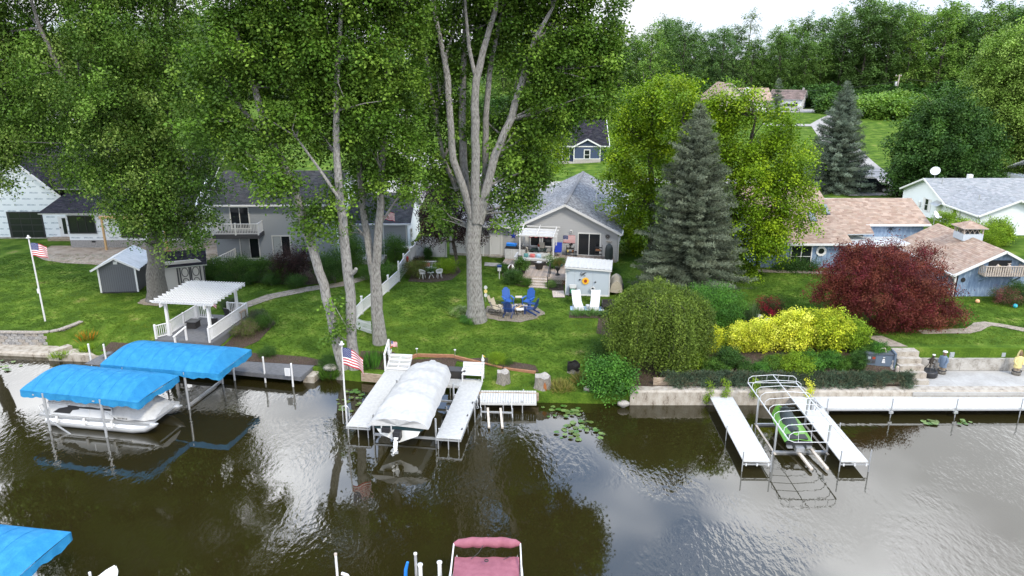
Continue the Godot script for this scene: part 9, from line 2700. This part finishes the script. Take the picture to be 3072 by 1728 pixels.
func bistro() -> void:
	for k in 2:
		var t := thing("bistro_chair", ["white lacy metal chair left of the small round table", "white lacy metal chair right of the small round table"][k], "chair", [v3(-7.3, 0.03, -58.2), v3(-5.95, 0.03, -58.4)][k], [150.0, 200.0][k])
		var s := Shape.new()
		s.lathe([Vector2(0.001, 0.42), Vector2(0.22, 0.42), Vector2(0.24, 0.44), Vector2(0.22, 0.46), Vector2(0.001, 0.45)], 14)
		part("seat", s, M.white, t)
		for q in 4: tub("leg", t, [v3(cos(TAU * q / 4 + 0.78) * 0.17, 0.43, sin(TAU * q / 4 + 0.78) * 0.17), v3(cos(TAU * q / 4 + 0.78) * 0.25, 0.0, sin(TAU * q / 4 + 0.78) * 0.25)], [0.022, 0.018], M.white, 5)
		var b := Shape.new()
		for q in 9:
			var a := PI + PI * q / 8.0
			b.tube([v3(cos(a) * 0.23, 0.45, sin(a) * 0.23), v3(cos(a) * 0.27, 0.68 + 0.12 * sin(PI * q / 8.0), sin(a) * 0.27)], [0.028], 5, false)
		var arc := []
		for q in 13: arc.append(v3(cos(PI + PI * q / 12.0) * 0.27, 0.66 + 0.16 * sin(PI * q / 12.0), sin(PI + PI * q / 12.0) * 0.27))
		b.tube(arc, [0.03], 6)
		part("backrest", b, M.white, t)
	var t2 := thing("bistro_table", "small white table between the lacy chairs, holding a plant", "table", v3(-6.65, 0.03, -58.4))
	var s2 := Shape.new()
	s2.lathe([Vector2(0.001, 0.46), Vector2(0.27, 0.46), Vector2(0.28, 0.49), Vector2(0.001, 0.5)], 16)
	part("top", s2, M.white, t2)
	for q in 3: tub("leg", t2, [v3(0, 0.44, 0), v3(cos(TAU * q / 3) * 0.1, 0.25, sin(TAU * q / 3) * 0.1), v3(cos(TAU * q / 3) * 0.25, 0, sin(TAU * q / 3) * 0.25)], [0.025], M.white, 5)
	pot("table_plant", "dark leafy plant on the small white table", v3(-6.65, 0.54, -58.4), 0.14, 0.14, M.planter, G_DARK, 0.35)
	var b2 := thing("metal_settee", "white metal settee with a red cushion in the bistro bed", "bench", v3(-6.9, 0.03, -60.0), 5.0)
	bx("seat", b2, v3(0, 0.42, 0), v3(1.15, 0.05, 0.45), M.white); bx("cushion", b2, v3(-0.25, 0.6, -0.2), v3(0.5, 0.3, 0.1), M.pillow_red, v3(-15, 0, 0))
	for k in 9: bx("back_bar", b2, v3(-0.5 + k * 0.125, 0.66, -0.24), v3(0.03, 0.42, 0.03), M.white)
	bx("back_rail", b2, v3(0, 0.88, -0.24), v3(1.15, 0.05, 0.05), M.white)
	for e in [[-1, -1], [1, -1], [-1, 1], [1, 1]]: bx("leg", b2, v3(e[0] * 0.52, 0.2, e[1] * 0.2), v3(0.04, 0.42, 0.04), M.white)
	var ld := thing("shepherd_hook", "thin dark garden hook leaning by the white gate", "hook", v3(-5.95, 0, -64.2))
	tub("rod", ld, [v3(0, 0, 0.25), v3(0.05, 1.5, 0), v3(0.12, 1.66, 0), v3(0.2, 1.6, 0)], [0.014], M.black, 5)

func stump(label: String, at: Vector3, r: float, h: float, m: Material, top: Material, tilt := 0.0) -> Node3D:
	var t := thing("tree_stump", label, "stump", at)
	t.rotation_degrees.x = tilt
	var s := Shape.new()
	var rows := []
	for k in 6:
		var u := k / 5.0
		var row := []
		for q in 25:
			var a := -TAU * q / 24
			var rr := r * (1.0 + 0.45 * pow(1.0 - u, 3.0) * (0.6 + 0.5 * sin(a * 5.0)) + 0.06 * sin(a * 9.0 + 1.0) + 0.03 * sin(a * 17.0))
			row.append(v3(cos(a) * rr, -0.15 + (h + 0.15) * u + (0.05 * sin(a * 4.0) if k == 5 else 0.0), sin(a) * rr))
		rows.append(row)
	s.sheet(rows)
	part("bark", s, m, t)
	var c := Shape.new()
	var lip: Array = rows[5]
	for q in 24: c.tri(lip[q + 1], lip[q], v3(0, h - 0.04, 0))
	part("cut_face", c, top, t)
	return t

func stumps() -> void:
	stump("grey weathered stump in the timber-edged bank, beside the bench dock", v3(-0.5, -0.62, -39.5), 0.36, 0.72, M.stump, M.rock)
	var b := stump("grey stump with an orange-brown rotted split at the bank", v3(1.75, -0.65, -38.9), 0.44, 0.75, M.stump, M.rock)
	fan("rotted_split", b, v2([-0.08, -0.1, 0.12, -0.1, 0.1, 0.35, 0.02, 0.55, -0.06, 0.4]), 0.43, 0.5, M.rot, Transform3D(Basis(Vector3.UP, 0.2), Vector3.ZERO))
	var c := stump("hollow burnt black stump on the lawn near the bank", v3(3.65, soil(3.65, -40.7), -40.7), 0.32, 0.5, M.stump, M.char, 6.0)
	var s := Shape.new()
	var rows := []
	for k in 3:
		var row := []
		for q in 25:
			var a := -TAU * q / 24
			var rr: float = 0.33 * [1.14, 1.1, 0.8][k] * (1.0 + 0.06 * sin(a * 9.0 + 1.0))
			row.append(v3(cos(a) * rr, 0.5 + [-0.26 - 0.1 * sin(a * 3.0), 0.06, 0.05][k] + 0.05 * sin(a * 4.0), sin(a) * rr))
		rows.append(row)
	s.sheet(rows)
	part("charred_rim", s, M.char, c)
	for e in [["pale boulder in the roots of the twin cottonwood", -11.0, -41.5, 0.4], ["round pale stone at the water's edge by the seawall end", 6.2, -37.5, 0.3], ["grey rock beside the red-flowered bush", 16.5, -47.0, 0.32], ["small pale rock below the red-flowered bush", 16.9, -46.2, 0.25], ["flat stone on the bank left of the fresh green shrub", 4.4, -38.6, 0.3]]:
		var t := thing("boulder", e[0], "rock", v3(e[1], maxf(soil(e[1], e[2]), -1.15), e[2]))
		var r := Shape.new()
		r.lathe([Vector2(0.05, -0.2), Vector2(e[3], 0.0), Vector2(e[3] * 0.92, e[3] * 0.4), Vector2(e[3] * 0.5, e[3] * 0.72), Vector2(0.001, e[3] * 0.78)], 9, Vector3.ZERO, v3(1.2, 1, 0.8))
		part("stone", r, M.rock, t)

func patio_figures() -> void:
	# carved fisherman in a denim-blue jacket, standing on a round log
	var y := -0.4
	figure("carved wooden sailor in a blue coat and white cap on a log", v3(25.35, y, -40.35), -60.0, M.denim, M.cap_white, 1.05)
	figure("carved wooden fisherman in a yellow raincoat and hood on a log", v3(29.65, y, -40.2), 0.0, M.rain_yellow, M.rain_yellow, 1.1)
	var b := thing("buoy_sculpture", "black mooring buoy base with a seated bronze figure", "sculpture", v3(24.4, y, -40.0))
	var s := Shape.new()
	s.lathe([Vector2(0.001, 0), Vector2(0.42, 0), Vector2(0.46, 0.05), Vector2(0.46, 0.3), Vector2(0.4, 0.36), Vector2(0.3, 0.36), Vector2(0.26, 0.32), Vector2(0.001, 0.32)], 20)
	part("drum", s, M.black, b)
	for k in 4: tub("strut", b, [v3(cos(TAU * k / 4 + 0.4) * 0.32, 0.34, sin(TAU * k / 4 + 0.4) * 0.32), v3(cos(TAU * k / 4 + 0.4) * 0.1, 0.72, sin(TAU * k / 4 + 0.4) * 0.1)], [0.022], M.black, 6)
	fan("platform", b, octa(0.14), 0.0, 0.05, M.weathered, Transform3D(Basis(Vector3.RIGHT, -PI / 2), v3(0, 0.74, 0)))
	var f := Shape.new()
	f.tube([v3(0, 0.78, 0), v3(0.02, 0.98, 0), v3(0.06, 1.14, 0.02)], [0.11, 0.12, 0.08], 9)
	f.tube([v3(0.06, 1.15, 0.02), v3(0.08, 1.28, 0.04)], [0.05, 0.075], 9)
	f.tube([v3(0.12, 1.1, 0.05), v3(0.26, 1.0, 0.12), v3(0.16, 0.95, 0.2)], [0.045, 0.04, 0.03], 7)
	f.tube([v3(-0.08, 1.1, 0.02), v3(-0.22, 1.06, 0.1), v3(-0.3, 1.1, 0.16)], [0.045, 0.04, 0.03], 7)
	f.tube([v3(0.05, 0.8, 0.08), v3(0.12, 0.86, 0.22), v3(0.12, 0.66, 0.24)], [0.06, 0.05, 0.04], 7)
	f.tube([v3(-0.05, 0.8, 0.08), v3(-0.1, 0.86, 0.22), v3(-0.12, 0.66, 0.24)], [0.06, 0.05, 0.04], 7)
	part("figure", f, M.bronze, b)
	var cp := Shape.new()
	cp.lathe([Vector2(0.08, 0), Vector2(0.09, 0.04), Vector2(0.001, 0.06)], 10, v3(0.08, 1.32, 0.04))
	part("cap", cp, M.cap_white, b)
	for k in 2:
		var e := thing("electric_box", ["grey outlet box on the timber wall beside the sailor figure", "grey outlet box on the timber wall beside the raincoat figure"][k], "box", [v3(26.1, 0.55, -40.95), v3(29.15, 0.55, -40.95)][k])
		bx("body", e, Vector3.ZERO, v3(0.28, 0.36, 0.16), M.box_grey); bx("cover", e, v3(0.0, 0.02, 0.09), v3(0.22, 0.26, 0.03), M.box_grey)
		bx("conduit", e, v3(0.18 if k == 0 else -0.18, 0.0, 0), v3(0.1, 0.08, 0.08), M.white)
	# blue-grey dock locker with a lighthouse plaque
	var l := thing("dock_locker", "slate blue locker with a lighthouse plaque above the steps", "locker", v3(21.35, 0.35, -40.1), -8.0)
	bx("body", l, v3(0, 0.3, 0), v3(1.55, 0.7, 0.55), M.slate); bx("lid", l, v3(0, 0.68, 0), v3(1.62, 0.07, 0.62), M.slate_dark)
	bx("end_panel", l, v3(0.8, 0.35, 0.05), v3(0.1, 0.9, 0.66), M.slate)
	bx("window_panel", l, v3(-0.48, 0.34, 0.285), v3(0.5, 0.5, 0.02), M.slate_dark)
	for k in 4: bx("plaque_tile", l, v3(-0.6 + (k % 2) * 0.25, 0.44 - int(k / 2.0) * 0.22, 0.3), v3(0.16, 0.14, 0.012), [M.plaque_a, M.red_brown, M.mid_dark, M.mid_dark][k])
	fan("lighthouse", l, v2([-0.09, -0.16, 0.1, -0.16, 0.05, 0.1, -0.05, 0.1]), 0.28, 0.3, M.white, Transform3D(Basis.IDENTITY, v3(0.2, 0.32, 0)))
	bx("lantern_room", l, v3(0.2, 0.45, 0.292), v3(0.1, 0.05, 0.02), M.black); bx("lantern_cap", l, v3(0.2, 0.49, 0.292), v3(0.12, 0.025, 0.02), M.white)
	bx("porthole", l, v3(0.22, 0.3, 0.302), v3(0.035, 0.04, 0.006), M.black)
	tub("rope_handle", l, [v3(-0.02, 0.7, 0), v3(0.06, 0.95, 0), v3(0.3, 0.97, 0), v3(0.38, 0.7, 0)], [0.018], M.rope, 6)
	for k in 2:
		var fg := thing("stone_garden_figure", ["mossy stone garden figure beside the locker", "small carved post beside the concrete steps"][k], "figure", [v3(22.05, 0.0, -39.75), v3(22.2, -0.1, -39.45)][k])
		var fs := Shape.new()
		fs.lathe([Vector2(0.001, -0.2), Vector2(0.14, -0.2), Vector2(0.16, 0.15), Vector2(0.1, 0.4), Vector2(0.05, 0.48), Vector2(0.09, 0.6), Vector2(0.06, 0.7), Vector2(0.001, 0.74)] if k == 0 else [Vector2(0.001, -0.3), Vector2(0.09, -0.3), Vector2(0.09, 0.5), Vector2(0.06, 0.56), Vector2(0.001, 0.58)], 10)
		part("body", fs, M.rock if k == 0 else M.weathered, fg)
	for e in [["small orange play ball on the lawn by the outbuilding", 32.6, -49.4, M.ball_orange], ["small turquoise play ball on the lawn", 34.6, -48.4, M.ball_teal]]:
		var t := thing("play_ball", e[0], "ball", v3(e[1], soil(e[1], e[2]) + 0.14, e[2]))
		var s2 := SphereMesh.new()
		s2.radius = 0.15; s2.height = 0.3
		part("skin", s2, e[3], t)
		fan("valve", t, octa(0.02), 0.0, 0.155, M.white)
	var mn := thing("mint_ornament", "mint green round ornament by the outbuilding downspout", "ornament", v3(31.2, 1.5, -50.75))
	fan("disc", mn, octa(0.13), 0.0, 0.03, M.mint); bx("hanger", mn, v3(0, 0.25, 0.01), v3(0.015, 0.25, 0.015), M.black)

func figure(label: String, at: Vector3, turn: float, coat: Material, hat: Material, h: float) -> void:
	var t := thing("carved_figure", label, "sculpture", at, turn)
	var s := Shape.new()
	s.lathe([Vector2(0.001, 0), Vector2(0.23, 0), Vector2(0.24, 0.2), Vector2(0.2, 0.26), Vector2(0.001, 0.26)], 14)
	part("log_base", s, M.stump, t)
	var r := Shape.new()
	var pts := []
	for k in 15: pts.append(v3(cos(TAU * k / 14) * 0.235, 0.24, sin(TAU * k / 14) * 0.235))
	r.tube(pts, [0.03], 6, false)
	part("rope", r, M.black, t)
	var l := Shape.new()
	for x in [-0.08, 0.08]: l.tube([v3(x, 0.24, 0), v3(x * 0.95, 0.55, 0)], [0.085, 0.1], 9)
	part("legs", l, M.wood, t)
	var c := Shape.new()
	c.lathe([Vector2(0.2, 0.42), Vector2(0.23, 0.46), Vector2(0.2, 0.75), Vector2(0.21, 1.0), Vector2(0.15, 1.14), Vector2(0.06, 1.2)], 14, Vector3.ZERO, v3(1, 1, 0.72))
	for x in [-1, 1]: c.tube([v3(x * 0.18, 1.08, 0), v3(x * 0.25, 0.85, 0.03), v3(x * 0.19, 0.66, 0.12)], [0.075, 0.065, 0.05], 8)
	part("coat", c, coat, t)
	var hd := Shape.new()
	hd.lathe([Vector2(0.05, 1.16), Vector2(0.09, 1.24), Vector2(0.1, 1.33), Vector2(0.07, 1.42), Vector2(0.001, 1.45)], 12, v3(0, 0, 0.02))
	part("head", hd, M.face_wood, t)
	var ht := Shape.new()
	if hat == coat:
		var rows := []
		for k in 6:
			var u := k / 5.0
			var row := []
			for q in 13:
				var a := PI * 0.82 + PI * 1.36 * q / 12.0
				row.append(v3(cos(a) * (0.17 - 0.1 * u * u), 1.12 + 0.4 * u, 0.02 - absf(0.0) + sin(a) * (0.15 - 0.08 * u * u)))
			rows.append(row)
		ht.sheet(rows)
	else:
		ht.lathe([Vector2(0.09, 1.38), Vector2(0.14, 1.4), Vector2(0.13, 1.46), Vector2(0.001, 1.5)], 12, v3(0, 0, 0.01))
	part("hat", ht, hat, t)
	t.scale = Vector3.ONE * h * 0.92

# a vehicle from its side outline: local x runs from tail to nose, z across
func vehicle(called: String, label: String, at: Vector3, turn: float, paint: Material, l: float, w: float, lower: Array, cabin: Array, category: String, tilt_glass := 0.12) -> Node3D:
	var t := thing(called, label, category, at, turn)
	var s := Shape.new()
	s.prism(v2(lower), -w / 2, w / 2)
	part("body", s, paint, t)
	var c := Shape.new()
	var pc := v2(cabin)
	var top := 0.0
	for p in pc: top = maxf(top, p.y)
	# cabin narrows towards its roof
	var inset := func(p: Vector2, sgn: float) -> Vector3: return v3(p.x, p.y, sgn * (w / 2 - 0.03 - tilt_glass * clampf((p.y - 0.9) / maxf(top - 0.9, 0.1), 0, 1)))
	for k in pc.size():
		var a := pc[k]; var b := pc[(k + 1) % pc.size()]
		c.quad(inset.call(a, -1.0), inset.call(b, -1.0), inset.call(b, 1.0), inset.call(a, 1.0))
	for sg in [-1.0, 1.0]:
		for k in range(1, pc.size() - 1): c.tri(inset.call(pc[0], sg), inset.call(pc[k], sg), inset.call(pc[k + 1], sg))
	part("cabin_glass", c, M.glass, t)
	var rf := Shape.new()
	var xs := []
	for p in pc:
		if p.y > top - 0.05: xs.append(p.x)
	rf.box(v3((xs.min() + xs.max()) / 2, top + 0.02, 0), v3(xs.max() - xs.min() + 0.06, 0.06, w - 2 * tilt_glass))
	part("roof", rf, paint, t)
	for x in [l * 0.19, l * 0.8]:
		for sg in [-1.0, 1.0]:
			var o := tub("wheel", t, [v3(x, 0.34, sg * (w / 2 - 0.2)), v3(x, 0.34, sg * (w / 2 + 0.02))], [0.35], M.rubber, 18)
			tub("rim", o, [v3(x, 0.34, sg * (w / 2 + 0.01)), v3(x, 0.34, sg * (w / 2 + 0.035))], [0.2], M.alu, 12)
	for sg in [-1.0, 1.0]:
		bx("headlight", t, v3(l - 0.03, 0.72, sg * (w / 2 - 0.25)), v3(0.06, 0.16, 0.3), M.dish)
		bx("taillight", t, v3(0.02, 0.8, sg * (w / 2 - 0.15)), v3(0.06, 0.22, 0.16), M.red)
		bx("mirror", t, v3(l * 0.66, 1.02, sg * (w / 2 + 0.08)), v3(0.12, 0.14, 0.14), M.black)
	return t

const CAR := [0.0, 0.35, 0.15, 0.22, 4.45, 0.22, 4.6, 0.4, 4.55, 0.72, 3.5, 0.92, 0.1, 0.98]
const CAR_TOP := [0.35, 0.95, 0.95, 1.4, 2.4, 1.42, 3.35, 0.93]
const SUV := [0.0, 0.4, 0.1, 0.28, 4.8, 0.28, 4.9, 0.5, 4.85, 0.95, 3.6, 1.08, 0.05, 1.08]
const SUV_TOP := [0.12, 1.06, 0.3, 1.7, 2.9, 1.72, 3.6, 1.06]

func street() -> void:
	var tr := vehicle("pickup_truck", "black pickup with an open bed parked behind the grey house", v3(2.4, 0.06, -92.0), 90.0, M.black_gloss, 5.6, 1.95, [0.0, 0.45, 0.1, 0.35, 5.5, 0.35, 5.6, 0.6, 5.5, 1.05, 4.0, 1.12, 0.0, 1.12], [2.2, 1.1, 2.3, 1.82, 3.5, 1.82, 4.15, 1.1], "pickup")
	bx("bed_liner", tr, v3(1.1, 1.13, 0), v3(1.9, 0.03, 1.5), M.mid_dark)
	for sg in [-1.0, 1.0]: bx("bed_rail", tr, v3(1.1, 1.18, sg * 0.88), v3(2.1, 0.12, 0.12), M.galv)
	bx("tonneau_frame", tr, v3(2.0, 1.5, 0), v3(0.06, 0.06, 1.7), M.white)
	vehicle("parked_suv", "black sport utility vehicle with a pale roof, behind the tan roof", v3(43.6, soil(45.0, -95.5) + 0.06, -95.6), -8.0, M.black_gloss, 4.9, 1.95, SUV, SUV_TOP, "car")
	vehicle("parked_car", "white parked car beside the dark spruce's driveway", v3(47.9, soil(49.0, -94.5) + 0.06, -94.2), -14.0, M.white, 4.6, 1.85, CAR, CAR_TOP, "car")
	vehicle("parked_jeep", "silver boxy off-road vehicle before the white far house", v3(70.0, soil(71.0, -197.0) + 0.06, -196.8), -6.0, M.silver, 4.3, 1.9, [0.0, 0.55, 0.1, 0.45, 4.2, 0.45, 4.3, 0.6, 4.25, 1.1, 2.9, 1.15, 0.0, 1.15], [0.05, 1.12, 0.1, 1.8, 2.5, 1.8, 2.9, 1.12], "car", 0.06)
	vehicle("far_car", "dark car on the far curving road between the cottonwoods", v3(-27.0, soil(-26.0, -215.0) + 0.06, -214.0), 70.0, M.black_gloss, 4.6, 1.85, CAR, CAR_TOP, "car")
	# mailbox-like white post by the curving road
	var mb := thing("road_post", "white post box beside the far curving road", "mailbox", v3(-22.5, soil(-22.5, -168.0), -168.0))
	bx("post", mb, v3(0, 0.6, 0), v3(0.35, 1.2, 0.35), M.white); bx("box", mb, v3(0, 1.6, 0), v3(0.8, 0.9, 1.1), M.white)
	bx("marker", mb, v3(-0.7, 1.9, 0.5), v3(0.12, 3.8, 0.12), M.weathered)
	var y := soil(107.0, -214.0)
	var up := thing("utility_pole", "wooden utility pole with a transformer before the woods", "utility pole", v3(107.0, y, -214.5))
	tub("pole", up, [v3(0, -0.5, 0), v3(0.5, 8.6, 0)], [0.2, 0.15], M.weathered, 9)
	tub("transformer", up, [v3(-0.3, 5.6, 0.2), v3(-0.3, 6.7, 0.2)], [0.3], M.dish, 10)
	bx("crossarm", up, v3(0.2, 8.2, 0), v3(1.8, 0.14, 0.14), M.wood)
	bx("insulator", up, v3(-0.5, 8.4, 0), v3(0.12, 0.28, 0.12), M.dish); bx("insulator", up, v3(0.9, 8.4, 0), v3(0.12, 0.28, 0.12), M.dish)
	for k in 3:
		var wr := thing("power_line", ["thin power line running right from the utility pole", "thin power line running left from the utility pole", "slack cable running down towards the field"][k], "cable", v3(107.4, y, -214.5))
		var pts := []
		for q in 13:
			var u := q / 12.0
			pts.append([v3(46.0 * u, 7.6 - 6.0 * u * (1.0 - u), 4.0 * u), v3(-52.0 * u, 6.8 - 5.0 * u * (1 - u) - 1.5 * u, 20.0 * u), v3(-26.0 * u, 6.3 - 6.6 * u - 2.5 * u * (1 - u), 26.0 * u)][k])
		tub("wire", wr, pts, [0.035], M.black, 4)
	var sg := thing("stop_sign", "red stop sign and green street name sign at the junction", "sign", v3(106.2, y, -210.0), -10.0)
	tub("post", sg, [v3(0, -0.3, 0), v3(0, 3.4, 0)], [0.05], M.galv, 6)
	var oct := PackedVector2Array()
	for k in 8: oct.append(Vector2(cos(TAU * (k + 0.5) / 8), sin(TAU * (k + 0.5) / 8)) * 0.42)
	fan("stop_plate", sg, oct, 0.05, 0.08, M.red, Transform3D(Basis.IDENTITY, v3(0, 2.3, 0)))
	var tx := TextMesh.new()
	tx.text = "STOP"
	tx.font_size = 26
	tx.pixel_size = 0.01
	tx.depth = 0.01
	var o := part("lettering", tx, M.white, sg)
	o.position = v3(0, 2.3, 0.09)
	bx("street_name_plate", sg, v3(0.1, 3.3, 0), v3(1.1, 0.26, 0.03), M.green)
	var fs := thing("field_sign", "low white sign at the edge of the far field", "sign", v3(101.5, soil(101.5, -205.0), -205.0), -10.0)
	bx("panel", fs, v3(0, 0.9, 0), v3(1.2, 1.0, 0.06), M.dish); bx("post", fs, v3(-0.5, 0.4, -0.04), v3(0.08, 0.9, 0.06), M.wood); bx("post", fs, v3(0.5, 0.4, -0.04), v3(0.08, 0.9, 0.06), M.wood)
